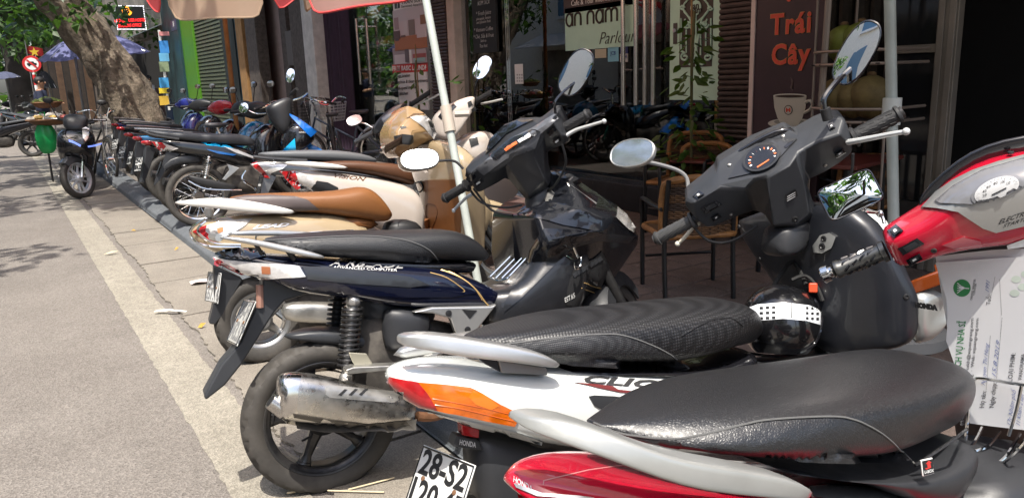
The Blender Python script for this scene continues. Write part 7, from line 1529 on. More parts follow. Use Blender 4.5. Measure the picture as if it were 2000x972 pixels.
# ================================================================== parasols
def cloth(nm, c, tr=.5):
    m = bpy.data.materials.new(nm); m.use_nodes = True; t = m.node_tree; b = t.nodes['Principled BSDF']; b.inputs['Base Color'].default_value = (*c, 1); b.inputs['Roughness'].default_value = .85
    tc = t.nodes.new('ShaderNodeTexCoord'); n = t.nodes.new('ShaderNodeTexNoise'); n.inputs['Scale'].default_value = 3; n.inputs['Detail'].default_value = 8; t.links.new(tc.outputs['Object'], n.inputs['Vector'])
    r = t.nodes.new('ShaderNodeValToRGB'); t.links.new(n.outputs['Fac'], r.inputs[0]); r.color_ramp.elements[0].color = (*[x*.8 for x in c], 1); r.color_ramp.elements[1].color = (*[min(1, x*1.12) for x in c], 1); t.links.new(r.outputs[0], b.inputs['Base Color'])
    tl = t.nodes.new('ShaderNodeBsdfTranslucent'); t.links.new(r.outputs[0], tl.inputs[0]); mx = t.nodes.new('ShaderNodeMixShader'); mx.inputs[0].default_value = tr
    t.links.new(b.outputs[0], mx.inputs[1]); t.links.new(tl.outputs[0], mx.inputs[2]); t.links.new(mx.outputs[0], t.nodes['Material Output'].inputs[0]); return m
CPINK = cloth('pink_canvas', (.68, .42, .37), .55); CBEI = cloth('beige_canvas', (.64, .47, .34), .58); CRED = cloth('red_canvas', (.55, .08, .09)); TRIM = mat('red_piping', (.5, .05, .05), .7); TRIMB = mat('beige_piping', (.35, .25, .17), .8)
POLE = mat('pole_white', (.38, .41, .38), .45, var=.12, vs=6)
def parasol(name, label, C, apo, zr, za, a0, cols, flap, pole, trims, rp_=.026, arm=None, tilt=0., polem=None):
    K = Frame((pole[0][0], pole[0][1], PZ), (1, 0, 0), (0, 1, 0), (0, 0, 1)); t = thing(name, label, 'parasol', K)
    N = 8; R = apo/cos(pi/8)
    cn = []
    for k in range(N):
        x, y = R*cos(a0+pi/8+k*pi/4), R*sin(a0+pi/8+k*pi/4); cn.append(np.array([C[0]+x, C[1]+y, zr+tilt*(apo-(x*cos(a0)+y*sin(a0)))]))
    ap = np.array([C[0], C[1], za])
    for k in range(N):
        A, B = cn[k-1], cn[k]; m = cols[k % len(cols)]; V = []; F = []; n = 6
        for i in range(n+1):
            f = i/n; 
            for j in range(5):
                g_ = j/4; P = ap*(1-f)+(A*(1-g_)+B*g_)*f; P = P+np.array([0, 0, .10*sin(pi*f)-.03*f*sin(pi*g_)]); V.append(P)
        for i in range(n):
            for j in range(4): F.append((i*5+j, i*5+j+1, i*5+5+j+1, i*5+5+j))
        pn = obj('canopy_panel', V, F, m, t, smooth=80)
        V = []; F = []; outl = []; nn = 20; e = .06
        for i in range(nn+1):
            f = e+(1-2*e)*i/nn; P = A*(1-f)+B*f; c_ = min(1, min(f-e, 1-e-f)/.09); dz = flap*(.45+.55*sqrt(max(0, 1-(1-c_)**2)))+.012*sin(f*9)
            P = P+np.array([0, 0, -.03*sin(pi*f)+.0]); V += [P, P+np.array([.01*sin(f*14), .01*cos(f*11), -dz])]
            outl.append(V[-1])
            if i: F.append((2*i-2, 2*i, 2*i+1, 2*i-1))
        fl = obj('valance', V, F, m, t, smooth=80); MB().tube(WORLD, [V[0]]+outl+[V[-2]], .009, 5).make('valance_piping', trims[k % len(trims)], t)
        MB().tube(WORLD, [ap-np.array([0, 0, .02]), (ap+A)/2+np.array([0, 0, .07]), A-np.array([0, 0, .01])], .008, 6).make('rib', TUBEB, t)
    MB().tube(WORLD, pole, rp_, 12).make('pole', polem or POLE, t)
    if arm: MB().tube(WORLD, arm, .022, 10).make('arm', polem or POLE, t)
    return t
def onD(u, v, D):
    r = ray(u, v); return EYEP+r*(D/(r@np.array([sin(YAW), cos(YAW), 0])))
q0, q1 = onD(915, 450, 3.42), onD(832, 0, 3.72); pu = (q1-q0)/np.linalg.norm(q1-q0); pb = q0+pu*((PZ-q0[2])/pu[2]); top = pb+pu*2.7; m1 = onD(876, 232, 3.56); m1 = pb+pu*((m1-pb)@pu)
p1 = parasol('parasol', 'tattered pink parasol with red piping on a leaning white pole', (3.64, 5.39), 1.6, 2.05, 2.95, radians(-165), [CPINK, CBEI], .2, [tuple(pb), tuple(top)], [TRIM, TRIMB], .0185, arm=[tuple(top), (3.64, 5.39, 3.15), (3.64, 5.39, 2.9)], tilt=.3)
MB().tube(WORLD, [tuple(m1-pu*.06), tuple(m1+pu*.06)], .027, 14).make('pole_collar', mat('collar_beige', (.42, .36, .3), .5), p1); MB().tube(WORLD, [tuple(m1+np.array([.03, -.01, .02])), tuple(m1+np.array([.09, -.04, .02]))], .014, 8).make('clamp_screw', MATS['collar_beige'], p1)
MB().lathe(WORLD, tuple(pb), (0, 0, 1), [(0, .22), (.05, .22), (.08, .05), (.2, .04)], 20).make('base', mat('concrete_base', (.2, .2, .19), .9), p1)
parasol('parasol', 'faded beige parasol with rounded valance flaps hanging over the far bikes', (2.61, 9.2), 1.25, 2.24, 3.5, radians(-123), [CBEI, CRED], .22, [(2.53, 10.3, PZ), (2.53, 10.3, 3.7)], [TRIMB, TRIM], .03, arm=[(2.53, 10.3, 3.65), (2.61, 9.2, 3.5)], tilt=.85, polem=M_OCHRE)
y2 = onX(1744, 150, 3.37)[1]; pt_ = onX(1738, 0, 3.37); pb_ = onX(1743, 300, 3.37)
sl = (pt_[1]-pb_[1])/(pt_[2]-pb_[2]); P2b = (3.37, pb_[1]+sl*(PZ-pb_[2]), PZ); P2t = (3.37, pb_[1]+sl*(2.9-pb_[2]), 2.9)
p3 = parasol('parasol', 'upright white parasol pole standing in front of the fruit stand', (3.37, P2t[1]+.1), 1.6, 2.4, 2.95, .2, [cloth('grey_canvas', (.5, .5, .5), .3)], .2, [P2b, P2t], [TRIM, TRIMB], .0245)  # canopy is out of view, its size and grey cloth set to shade the terrace
q_ = onX(1741, 222, 3.37); MB().tube(WORLD, [(3.37, q_[1], q_[2]-.05), (3.37, q_[1], q_[2]+.07)], .04, 14).make('pole_collar', mat('collar_white', (.55, .57, .54), .45), p3)
MB().lathe(WORLD, P2b, (0, 0, 1), [(0, .22), (.05, .22), (.08, .05), (.2, .04)], 20).make('base', MATS['concrete_base'], p3)
PS = surf([o for o in po.children if o.name.startswith('poster_sheet')][0])
for s_, p0, p1, up in (('TRAN SUITES', (784, 9), (834, 2), (0, -7)), ('Serviced Apartments', (784, 16), (836, 9), (0, -5)), ('- Great location', (769, 153), (801, 150), (0, -6.5)), ('- Spacious & clean apartments', (769, 164), (836, 160), (0, -6.5)), ('- High-speed internet', (769, 176), (815, 173), (0, -6.5)), ('- Full kitchen', (769, 187), (797, 185), (0, -6.5))):
    ptext('poster_lettering', PS, s_, p0, p1, up, M_BLACK, po, .004, 0, bold=.015)
ptext('poster_lettering', PS, 'FREE BASIC LAUNDRY', (768, 138.5), (840, 136), (0, -9), M_WHITE, po, .012, 0, bold=.03)
# ================================================================== trees
BARK = bpy.data.materials.new('bark'); BARK.use_nodes = True
def bark(m):
    t = m.node_tree; b = t.nodes['Principled BSDF']; L = t.links.new; tc = t.nodes.new('ShaderNodeTexCoord'); b.inputs['Roughness'].default_value = .9
    n1 = t.nodes.new('ShaderNodeTexNoise'); n1.inputs['Scale'].default_value = 7; n1.inputs['Detail'].default_value = 9; n1.inputs['Roughness'].default_value = .75; L(tc.outputs['Object'], n1.inputs['Vector'])
    r = t.nodes.new('ShaderNodeValToRGB'); L(n1.outputs['Fac'], r.inputs[0]); e = r.color_ramp.elements; e[0].position = .38; e[0].color = (.07, .055, .042, 1); e[1].position = .66; e[1].color = (.36, .29, .22, 1); q = e.new(.52); q.color = (.18, .145, .105, 1)
    L(r.outputs[0], b.inputs['Base Color']); bp = t.nodes.new('ShaderNodeBump'); bp.inputs['Strength'].default_value = 1; bp.inputs['Distance'].default_value = .05; L(n1.outputs['Fac'], bp.inputs['Height']); L(bp.outputs[0], b.inputs['Normal'])
bark(BARK)
rt = random.Random(5)
def trunk_mesh(pts, rad, n=18, rough=.09):
    P = smooth_path(pts, 6); R = []
    for i in range(len(P)):
        f = i/(len(P)-1)*(len(rad)-1); k = min(int(f), len(rad)-2); R.append(rad[k]+(rad[k+1]-rad[k])*(f-k))
    rings = []
    for i, p in enumerate(P):
        t = Vector(P[min(i+1, len(P)-1)]-P[max(i-1, 0)]).normalized(); a = t.cross(Vector((0, 1, 0))).normalized(); b = a.cross(t)
        rings.append([Vector(p)+(a*cos(2*pi*j/n)+b*sin(2*pi*j/n))*R[i]*(1+rough*sin(j*2.3+i*.7)+rough*.8*sin(j*5.1-i*1.1)+rt.uniform(-.03, .03)) for j in range(n)])
    return MB().loft(rings)
def crown(name, clumps, n, L, mats, parent=None, kind=None, seed=1):
    r = random.Random(seed); tot = sum(c[3]*c[4]*c[5] for c in clumps); out = None
    V = []; F = []; fm = []
    for c in clumps:
        m = max(8, int(n*c[3]*c[4]*c[5]/tot))
        for k in range(m):
            while True:
                q = (r.uniform(-1, 1), r.uniform(-1, 1), r.uniform(-1, 1)); rr = q[0]**2+q[1]**2+q[2]**2
                if rr < 1 and rr > r.random()*.6: break
            a = r.uniform(0, 2*pi); el = r.uniform(-1.2, .4); l = L*r.uniform(.7, 1.3)
            v, f = leaf_geo((c[0]+q[0]*c[3], c[1]+q[1]*c[4], c[2]+q[2]*c[5]), (cos(a)*cos(el), sin(a)*cos(el), sin(el)), (r.uniform(-.5, .5), r.uniform(-.5, .5), 1), l, l*.6)
            v = [v[0], v[1], v[7], v[3]]; f = [(0, 1, 2, 3)]
            nn = len(V); V += v; F += [tuple(i+nn for i in x) for x in f]; fm.append(0 if r.random() < .65 else 1)
    return obj(name, V, F, mats, parent, smooth=0, kind=kind, fm=fm)
# leaning street tree
Yt = 13.6
pp = [onY(u, v, Yt) for u, v in ((292, 300), (266, 228), (234, 160), (194, 98), (132, 18))]
pp = [np.array([pp[0][0]+.1, Yt, -.05])]+pp[1:]
d_ = pp[-1]-pp[-2]; tp = pp[-1]
tr1 = thing('leaning_tree', 'thick mottled tree trunk leaning left over the parked bikes', 'tree', Frame(tuple(pp[0]), (1, 0, 0), (0, 1, 0), (0, 0, 1)))
fork = tp+d_*1.6
trunk_mesh(pp+[tp+d_*.8, fork], [.45, .39, .345, .315, .3, .28, .26], 22).make('trunk', BARK, tr1, smooth=70)
hubs = [(-2.6, 11.5, 6.2), (-1.2, 8.6, 6.0), (1.6, 12.5, 6.6), (.3, 15.5, 6.4), (-4.6, 9.3, 6.6), (-3.2, 14.5, 6.2)]
for h in hubs: trunk_mesh([fork, (fork+np.array(h))/2+np.array([0, 0, .5]), np.array(h)], [.2, .12, .04], 10, .05).make('limb', BARK, tr1, smooth=70)
cl_ = []
for h in hubs:
    for k in range(9): cl_.append((h[0]+rt.gauss(0, 1.2), h[1]+rt.gauss(0, 1.2), h[2]+rt.gauss(.2, .6), rt.uniform(.5, 1.0), rt.uniform(.5, 1.0), rt.uniform(.3, .6)))
# leaves that hang into view by the trunk
for u, v, y, s_ in ((190, 20, 14.2, .3), (215, 30, 14.6, .28), (230, 8, 15, .3), (175, -10, 14, .4), (120, 0, 13.6, .3), (95, 15, 14.5, .35), (60, 10, 15, .5), (30, 30, 15, .45), (70, 45, 16, .4), (10, 5, 14, .5), (125, -10, 13, .5), (5, 60, 16.5, .35)):
    P = onY(u, v, y); cl_.append((P[0], P[1], P[2], s_, s_, s_*.75))
crown('crown', cl_, 15000, .17, [LEAF, LEAFD], tr1, seed=3, kind='stuff')
# second dark trunk by the road sign
tr2 = thing('dark_tree', 'dark tree trunk behind the round red road sign', 'tree', Frame(tuple(onY(55, 212, 29)), (1, 0, 0), (0, 1, 0), (0, 0, 1)))
q = [onY(u, v, 29) for u, v in ((58, 216), (48, 180), (36, 130), (22, 80))]; dd = q[-1]-q[-2]; f2 = q[-1]+dd*1.5
trunk_mesh(q+[f2], [.48, .42, .36, .32, .25], 16).make('trunk', mat('dark_bark', (.03, .025, .022), .95, var=.3, vs=3), tr2, smooth=70)
for k in range(4): trunk_mesh([f2, f2+np.array([rt.uniform(-2, 2), rt.uniform(-2, 2), 1.2]), f2+np.array([rt.uniform(-4, 4), rt.uniform(-3, 3), 2.6])], [.2, .12, .04], 8, .05).make('limb', MATS['dark_bark'], tr2)
crown('crown', [(f2[0]+rt.gauss(-.5, 2.4), f2[1]+rt.gauss(0, 2.4), f2[2]+rt.uniform(-1.6, 3), rt.uniform(.6, 1.2), rt.uniform(.6, 1.2), rt.uniform(.4, .8)) for k in range(46)], 7000, .24, [LEAF, LEAFD], tr2, seed=4, kind='stuff')
def simple_tree(name, label, x, y, h, R, n, L, seed, mats):
    r = random.Random(seed); t = thing(name, label, 'tree', Frame((x, y, 0), (1, 0, 0), (0, 1, 0), (0, 0, 1)), 'street trees')
    tpz = np.array([x+r.uniform(-.4, .4), y+r.uniform(-.4, .4), h*.5]); trunk_mesh([np.array([x, y, -.05]), np.array([x+.1, y, h*.25]), tpz], [.3, .24, .2], 10).make('trunk', MATS['dark_bark'], t, smooth=70); cs = []
    for k in range(5):
        e = tpz+np.array([r.uniform(-R, R)*.8, r.uniform(-R, R)*.8, r.uniform(.1, .45)*h]); trunk_mesh([tpz, (tpz+e)/2+np.array([0, 0, .2]), e], [.14, .09, .03], 8, .05).make('limb', MATS['dark_bark'], t)
    for k in range(34): 
        a = r.uniform(0, 2*pi); rr = R*sqrt(r.random()); cs.append((x+rr*cos(a), y+rr*sin(a), h*.75+r.uniform(-.36, .3)*h, *[r.uniform(.5, 1.1)*R*.28 for _ in range(2)], r.uniform(.3, .6)*R*.28))
    crown('crown', cs, n, L, mats, t, seed=seed, kind='stuff'); return t
simple_tree('street_tree', 'bright green tree at the far end of the street', -3.0, 42, 9, 4.0, 5000, .4, 21, [LEAF, leaf_mat('leaf_bright', (.1, .2, .025))])
simple_tree('street_tree', 'tall green tree filling the end of the street on the left', -9, 48, 11, 5, 5000, .45, 22, [LEAF, MATS.get('x') or LEAF])
simple_tree('street_tree', 'green tree leaning over the far shop roofs', 2.2, 50, 10, 4.5, 5000, .42, 23, [LEAF, LEAFD])
simple_tree('street_tree', 'leafy tree on the opposite pavement behind the viewer', -5.2, -3.5, 6.5, 2.4, 4000, .2, 24, [LEAF, LEAFD])
simple_tree('street_tree', 'leafy tree on the opposite pavement across the road', -6.5, 4.5, 7, 2.6, 4000, .2, 25, [LEAF, LEAFD])
wd = MB(); crown('distant_trees', [(rt.uniform(-34, 10), rt.uniform(62, 74), rt.uniform(.5, 11), rt.uniform(1.5, 3), 1.5, rt.uniform(1, 2)) for k in range(90)], 9000, .8, [LEAF, LEAFD], None, 'stuff', 9)
# opposite side of the street (shows in the mirrors and the glass)
ob = thing('opposite_house', 'pale house front with shuttered windows on the other side of the road', 'house', Frame((-9.5, 2, 0), (1, 0, 0), (0, 1, 0), (0, 0, 1)))
wallbox('wall', -16, 30, 0, 9, -10, -9.5, mat('cream_front', (.75, .71, .62), .85, var=.1), ob)
for k in range(9):
    yy = -14+k*4.8
    for zz in (3.6, 6.4):
        wn = wallbox('window', yy, yy+1.5, zz, zz+1.7, -9.5, -9.44, mat('window_blue', (.1, .2, .3), .2), ob); wallbox('sill', yy-.1, yy+1.6, zz-.1, zz-.002, -9.5, -9.35, M_WHITE, wn)
    MB().prism(WORLD, [(-9.49, yy-.5, 2.9), (-8.2, yy-.5, 2.4), (-8.2, yy-.5, 2.43), (-9.49, yy-.5, 2.95)], (0, 3.4, 0)).make('awning', mat('awn_%d' % (k % 3), [(.1, .25, .5), (.5, .12, .1), (.5, .5, .48)][k % 3], .8), ob)
    wallbox('shop_opening', yy-.3, yy+2.7, .05, 2.3, -9.5, -9.46, mat('shop_mid', (.26, .22, .18), .7, var=.4, vs=1.5), ob)
# ================================================================== far street furniture, stall, people
def Yf(y): return lambda u, v: onY(u, v, y)
# blue market umbrella
def umbrella(label, uc, vt, ul, vl, ur, vr, y, m, pole_u, zbase=0., inner=None):
    A, B, T = onY(ul, vl, y), onY(ur, vr, y), onY(uc, vt, y); c = (A+B)/2; R = abs(B[0]-A[0])/2; h = T[2]-c[2]
    t = thing('market_umbrella', label, 'umbrella', Frame((c[0], y, zbase), (1, 0, 0), (0, 1, 0), (0, 0, 1))); N = 10
    tl = (B[2]-A[2])/2
    for k in range(N):
        V = []; F = []; n = 6; a0, a1 = 2*pi*k/N, 2*pi*(k+1)/N
        for i in range(n+1):
            f = i/n
            for j in range(4):
                a = a0+(a1-a0)*j/3; sag = .05*R*f*sin(pi*j/3); rr = R*f*(1-.05*sin(pi*j/3)); z = c[2]+h*(1-f**1.9)-sag*.6+tl*f*cos(a); V.append((c[0]+rr*cos(a), y+rr*sin(a), z))
        for i in range(n):
            for j in range(3): F.append((i*4+j, i*4+j+1, i*4+5+j, i*4+4+j))
        obj('canopy_panel', V, F, m, t, smooth=80)
        MB().tube(WORLD, [(c[0], y, c[2]+h-.03), (c[0]+R*.6*cos(a0), y+R*.6*sin(a0), c[2]+h*.6-.03), (c[0]+R*1.02*cos(a0), y+R*1.02*sin(a0), c[2]+tl*cos(a0))], .008, 5).make('rib', ALG, t)
    P = onY(pole_u, vl, y); MB().tube(WORLD, [(P[0], y, zbase), (P[0], y, c[2]+h*.9)], .022, 8).make('pole', ALG, t); return t
umbrella('large slate blue market umbrella behind the leaning tree trunk', 200, 63, 74, 119, 292, 101, 16.2, cloth('slate_blue_canvas', (.17, .18, .36), .3), 148)
umbrella('dark blue market umbrella at the far left edge of the street', 18, 140, -25, 158, 40, 150, 27, cloth('navy_canvas', (.07, .08, .14), .2), 12)
umbrella('black open umbrella behind the man in the navy shirt', 92, 138, 68, 172, 112, 172, 25, cloth('black_canvas', (.012, .012, .016), .1), 96)
# round road sign: no cars
ys = 22.5; SC_ = onY(62, 125, ys); rr = abs(onY(80.5, 125, ys)[0]-SC_[0]); k = Frame(SC_, (1, 0, 0), (0, 0, 1), (0, -1, 0))
b_ = onY(70, 185, ys); sg = thing('road_sign', 'round red and white no cars sign on a striped pole', 'road sign', Frame((b_[0]+.05, ys, 0), (1, 0, 0), (0, 1, 0), (0, 0, 1)))
MB().lathe(k, (0, 0, 0), (0, 0, 1), [(-.01, rr*.98), (0, rr), (.004, rr)], 36).make('sign_plate', mat('sign_red_paint', (.5, .03, .03), .4), sg)
MB().lathe(k, (0, 0, .005), (0, 0, 1), [(0, rr*.72), (.002, rr*.72)], 36).make('sign_face', M_WHITE, sg)
cm = MB().prism(k, [(-.5*rr, -.15*rr, .008), (.5*rr, -.15*rr, .008), (.52*rr, .08*rr, .008), (.3*rr, .1*rr, .008), (.2*rr, .28*rr, .008), (-.22*rr, .28*rr, .008), (-.34*rr, .1*rr, .008), (-.52*rr, .06*rr, .008)], (0, 0, .002)); cm.make('car_symbol', M_BLACK, sg, smooth=0)
for x in (-.3, .3): MB().lathe(k, (x*rr, -.18*rr, .008), (0, 0, 1), [(0, rr*.12), (.003, rr*.12)], 12).make('wheel_symbol', M_BLACK, sg)
MB().prism(k, [(-.56*rr, .42*rr, .012), (-.42*rr, .56*rr, .012), (.56*rr, -.42*rr, .012), (.42*rr, -.56*rr, .012)], (0, 0, .002)).make('sign_slash', MATS['sign_red_paint'], sg, smooth=0)
pz = SC_[2]; n_ = 8
for i in range(n_): MB().tube(WORLD, [(SC_[0]+.05*(1-i/n_), ys+.03, pz*i/n_), (SC_[0]+.05*(1-(i+1)/n_), ys+.03, pz*(i+1)/n_-.002)], .035, 8).make('pole_band', M_WHITE if i % 2 else MATS['sign_red_paint'], sg)
# national flag
yf = 23.6; V = []; F = []; n = 8
A, B = onY(50, 88, yf), onY(86, 112, yf)
for i in range(n+1):
    f = i/n; V += [(A[0]+(B[0]-A[0])*f, yf+.06*sin(f*6), A[2]-.1*f), (A[0]+(B[0]-A[0])*f, yf+.06*sin(f*6), B[2]-.1*f+.1)]
    if i: F.append((2*i-2, 2*i, 2*i+1, 2*i-1))
fg = thing('flag', 'small red flag with a yellow star beside the road sign', 'flag', Frame((A[0], yf, B[2]), (1, 0, 0), (0, 1, 0), (0, 0, 1))); obj('flag_cloth', V, F, cloth('flag_red', (.3, .015, .015), .4), fg)
c = onY(67, 102, yf-.09); r_ = .12
MB().prism(WORLD, [(c[0]+(r_ if i % 2 == 0 else r_*.4)*sin(i*pi/5), c[1], c[2]+(r_ if i % 2 == 0 else r_*.4)*cos(i*pi/5)) for i in range(10)], (0, .008, 0)).make('flag_star', mat('star_yellow', (.5, .34, .02), .6), fg, smooth=0)
MB().tube(WORLD, [(A[0], yf, .0), (A[0], yf, A[2]+.1)], .015, 6).make('flag_pole', ALG, fg)
# LED shop sign
yl = 28.5; ld_ = thing('led_sign', 'black hostel LED sign with red letters and white dotted border', 'sign', Frame((onY(255, 35, yl)[0], yl, 2.6), (1, 0, 0), (0, 1, 0), (0, 0, 1)))
A, B = onY(222, 10, yl), onY(287, 59, yl); MB().box(WORLD, (A[0], yl, B[2]), (B[0], yl+.12, A[2])).make('sign_box', mat('led_black', (.01, .01, .011), .4), ld_)
def em(nm, c, s): return mat(nm, c, .5, emit=s)
dots = MB(); W_, H_2 = B[0]-A[0], A[2]-B[2]
for i in range(22):
    for zz in (.03, .97): P = (A[0]+W_*(i+.5)/22, yl-.005, B[2]+H_2*zz); dots.box(Frame(P, (1, 0, 0), (0, 1, 0), (0, 0, 1)), (-.013, -.004, -.016), (.013, .004, .016))
for i in range(14):
    for xx in (.02, .98): P = (A[0]+W_*xx, yl-.005, B[2]+H_2*(i+.5)/14); dots.box(Frame(P, (1, 0, 0), (0, 1, 0), (0, 0, 1)), (-.013, -.004, -.016), (.013, .004, .016))
dots.make('led_border', em('led_white', (.8, .8, .85), .55), ld_, kind='stuff')
RDX = (1, 0, 0)
LS2 = surf([o for o in ld_.children if o.name.startswith('sign_box')][0])
ptext('led_lettering', LS2, 'OLD QUARTER HOSTEL', (224, 44), (285, 42), (0, -6), em('led_red', (.85, .02, .02), .8), ld_, .01, 0, bold=.03); ptext('led_lettering', LS2, 'BOOKING OFFICE', (231, 54), (276, 52), (0, -6), MATS['led_red'], ld_, .01, 0, bold=.03)
P = onY(248, 22, yl-.012); MB().lathe(WORLD, P, (0, -1, 0), [(0, .15), (.004, .15)], 24).make('led_logo', em('led_orange', (.9, .3, .02), .8), ld_); text('led_lettering', WORLD, 'B', P+np.array([0, -.01, 0]), RDX, UP, .24, MATS['led_black'], ld_, bold=.01)
MB().tube(WORLD, [(B[0], yl+.06, A[2]-.1), (FX+.2, yl+.06, A[2]-.1)], .025, 6).make('bracket', DARKM, ld_)
# bits of balcony and pipes above the grey awning
P = onY(285, 5, 31)
# people
SKIN = mat('skin', (.32, .17, .1), .55)
def person(name_label, K, shirt, hair, arms, sit=False, legs=None, trousers=None, h=1.65):
    """one continuous skinned figure; head, neck, torso, arms"""
    t = thing('person', name_label, 'person', K); s_ = h/1.7
    me = bpy.data.meshes.new('body'); J = dict(pel=(0, 0, .92), che=(.02, 0, 1.25), neck=(.02, 0, 1.45), head0=(.04, 0, 1.53), head=(.05, 0, 1.62), top=(.04, 0, 1.7), shl=(.02, .17, 1.4), shr=(.02, -.17, 1.4), hl=(0, .1, .88), hr=(0, -.1, .88))
    Jr = dict(pel=.14, che=.15, neck=.055, head0=.07, head=.095, top=.06, shl=.062, shr=.062, hl=.09, hr=.09)
    E = [('pel', 'che'), ('che', 'neck'), ('neck', 'head0'), ('head0', 'head'), ('head', 'top'), ('che', 'shl'), ('che', 'shr'), ('pel', 'hl'), ('pel', 'hr')]
    for sd, nm in ((arms[0], 'l'), (arms[1], 'r')):
        for i, p in enumerate(sd): J['a'+nm+str(i)] = p; Jr['a'+nm+str(i)] = (.048, .04, .03, .025)[i]; E.append((('sh'+nm) if i == 0 else 'a'+nm+str(i-1), 'a'+nm+str(i)))
    lg = legs or ([(.02, .11, .48), (0, .11, .07), (.12, .12, .03)], [(.02, -.11, .48), (0, -.11, .07), (.12, -.12, .03)])
    for sd, nm in ((lg[0], 'l'), (lg[1], 'r')):
        for i, p in enumerate(sd): J['g'+nm+str(i)] = p; Jr['g'+nm+str(i)] = (.065, .045, .035)[i]; E.append((('h'+nm) if i == 0 else 'g'+nm+str(i-1), 'g'+nm+str(i)))
    ks = list(J); me.from_pydata([tuple(x*s_ for x in J[k_]) for k_ in ks], [(ks.index(a), ks.index(b)) for a, b in E], [])
    o = bpy.data.objects.new('body', me); COL.objects.link(o); o.parent = t
    sk = o.modifiers.new('skin', 'SKIN'); 
    for i, k_ in enumerate(ks): v = me.skin_vertices[0].data[i]; v.radius = (Jr[k_]*s_, Jr[k_]*s_); v.use_root = (k_ == 'pel')
    o.modifiers.new('sub', 'SUBSURF').render_levels = 2; me.materials.append(SKIN)
    Ks = K.sub((0, 0, 0), (s_, 0, 0), (0, s_, 0), (0, 0, s_))
    rings = []
    for z, a, b in ((.86, .15, .2), (1.0, .15, .19), (1.2, .165, .205), (1.36, .15, .2), (1.43, .1, .13), (1.47, .06, .07)): rings.append([Ks.W((.01+a*cos(2*pi*j/16), b*sin(2*pi*j/16), z)) for j in range(16)])
    MB().loft(rings).make('shirt', shirt, t, sub=1)
    for sd, sh in ((arms[0], (.02, .17, 1.4)), (arms[1], (.02, -.17, 1.4))):
        p = np.array(sh)*.35+np.array(sd[0])*.65; MB().tube(Ks, [sh, tuple(np.array(sh)*.6+np.array(sd[0])*.4), tuple(np.array(sh)*.15+np.array(sd[0])*.85)], [.085, .08, .07], 12).make('sleeve', shirt, t)
        e, wv_ = np.array(sd[-2]), np.array(sd[-1]); d = (wv_-e)/np.linalg.norm(wv_-e)
        hn = MB().ball(Ks, wv_+d*.05, (.045, .035, .03), 8, 6)
        for q in (-.024, -.008, .008, .024): hn.tube(Ks, [wv_+d*.08+np.array([0, q, 0]), wv_+d*.13+np.array([0, q, -.01]), wv_+d*.15+np.array([0, q, -.03])], [.009, .008, .006], 6)
        hn.tube(Ks, [wv_+d*.04+np.array([0, .03, .01]), wv_+d*.09+np.array([0, .05, .02])], [.011, .008], 6); hn.make('hand', SKIN, t, kind='stuff')
    for nm in ('l', 'r'):
        sg = 1 if nm == 'l' else -1; L_ = lg[0] if nm == 'l' else lg[1]; MB().tube(Ks, [(0, sg*.09, .92), L_[0], L_[1]], [.115, .08, .065], 12).make('trouser_leg', trousers or M_BLACK, t)
    hd = Ks; MB().ball(hd, (.02, 0, 1.66), (.115, .1, .1), 14, 10).make('hair', hair, t)
    for q in (.035, -.035): MB().ball(hd, (.135, q, 1.635), (.012, .014, .008), 8, 6).make('eye', M_BLACK, t)
    MB().ball(hd, (.15, 0, 1.605), (.018, .014, .022), 8, 6).make('nose', SKIN, t); MB().ball(hd, (.14, 0, 1.57), (.01, .028, .007), 8, 6).make('mouth', mat('lips', (.25, .08, .06), .5), t)
    for q in (.1, -.1): MB().ball(hd, (.04, q, 1.62), (.022, .012, .03), 8, 6).make('ear', SKIN, t)
    return t
HAIR = mat('black_hair', (.012, .01, .009), .6)
P = onY(80, 196, 21.5)
person('man in a navy T-shirt standing by the market stall, hands held in front', gK(P[0], 21.5, -15, 0), mat('navy_cotton', (.015, .02, .045), .85), HAIR, ([(.05, .24, 1.15), (.28, .16, 1.08), (.36, .1, 1.1)], [(.06, -.25, 1.14), (.3, -.14, 1.08), (.38, -.06, 1.1)]))
P = onY(292, 175, 29)
person('person in a white shirt inside the dark shop behind the leaning tree', gK(P[0]+.1, 29.5, 200, PZ), mat('white_cotton', (.35, .34, .33), .85), HAIR, ([(.02, .22, 1.12), (.1, .2, .9), (.16, .18, .86)], [(.03, -.22, 1.12), (.2, -.2, 1.0), (.28, -.16, 1.02)]))
# vendor bicycle loaded with flat baskets
P = onY(108, 255, 13.3); vx = P[0]
bicycle(ground_frame(vx+.42, 13.9, -80, 0.0, 2), 'vendor bicycle under two flat produce baskets at the kerb', DARKM, CHROME, steer=.3, fend=DARKM)
BASK = mat('bamboo_basket', (.13, .06, .03), .75, var=.35, vs=12)
def flat_basket(label, u, v, w_, y):
    P = onY(u, v, y); R = abs(onY(u+w_/2, v, y)[0]-P[0]); K = gK(P[0], y, 0, P[2]-.06); t = thing('flat_basket', label, 'basket', K, 'flat produce baskets on the vendor bicycle')
    MB().lathe(K, (0, 0, 0), (0, 0, 1), [(0, R*.55), (.02, R*.75), (.07, R*.97), (.085, R), (.075, R*.96), (.03, R*.75), (.012, R*.5)], 28).make('basket', BASK, t)
    MB().tube(K, [(R*cos(a), R*sin(a), .082) for a in np.linspace(0, 2*pi, 28, endpoint=False)], .012, 6, closed=True).make('basket_rim', mat('basket_rim', (.2, .1, .05), .7), t)
    return t, K, R
rb_ = random.Random(8)
t, K, R = flat_basket('lower flat basket heaped with pale snacks in plastic bags', 100, 236, 96, 13.3)
SN = [mat('snack_%d' % i, c, .4) for i, c in enumerate([(.55, .5, .42), (.5, .12, .1), (.55, .35, .1), (.6, .58, .55)])]
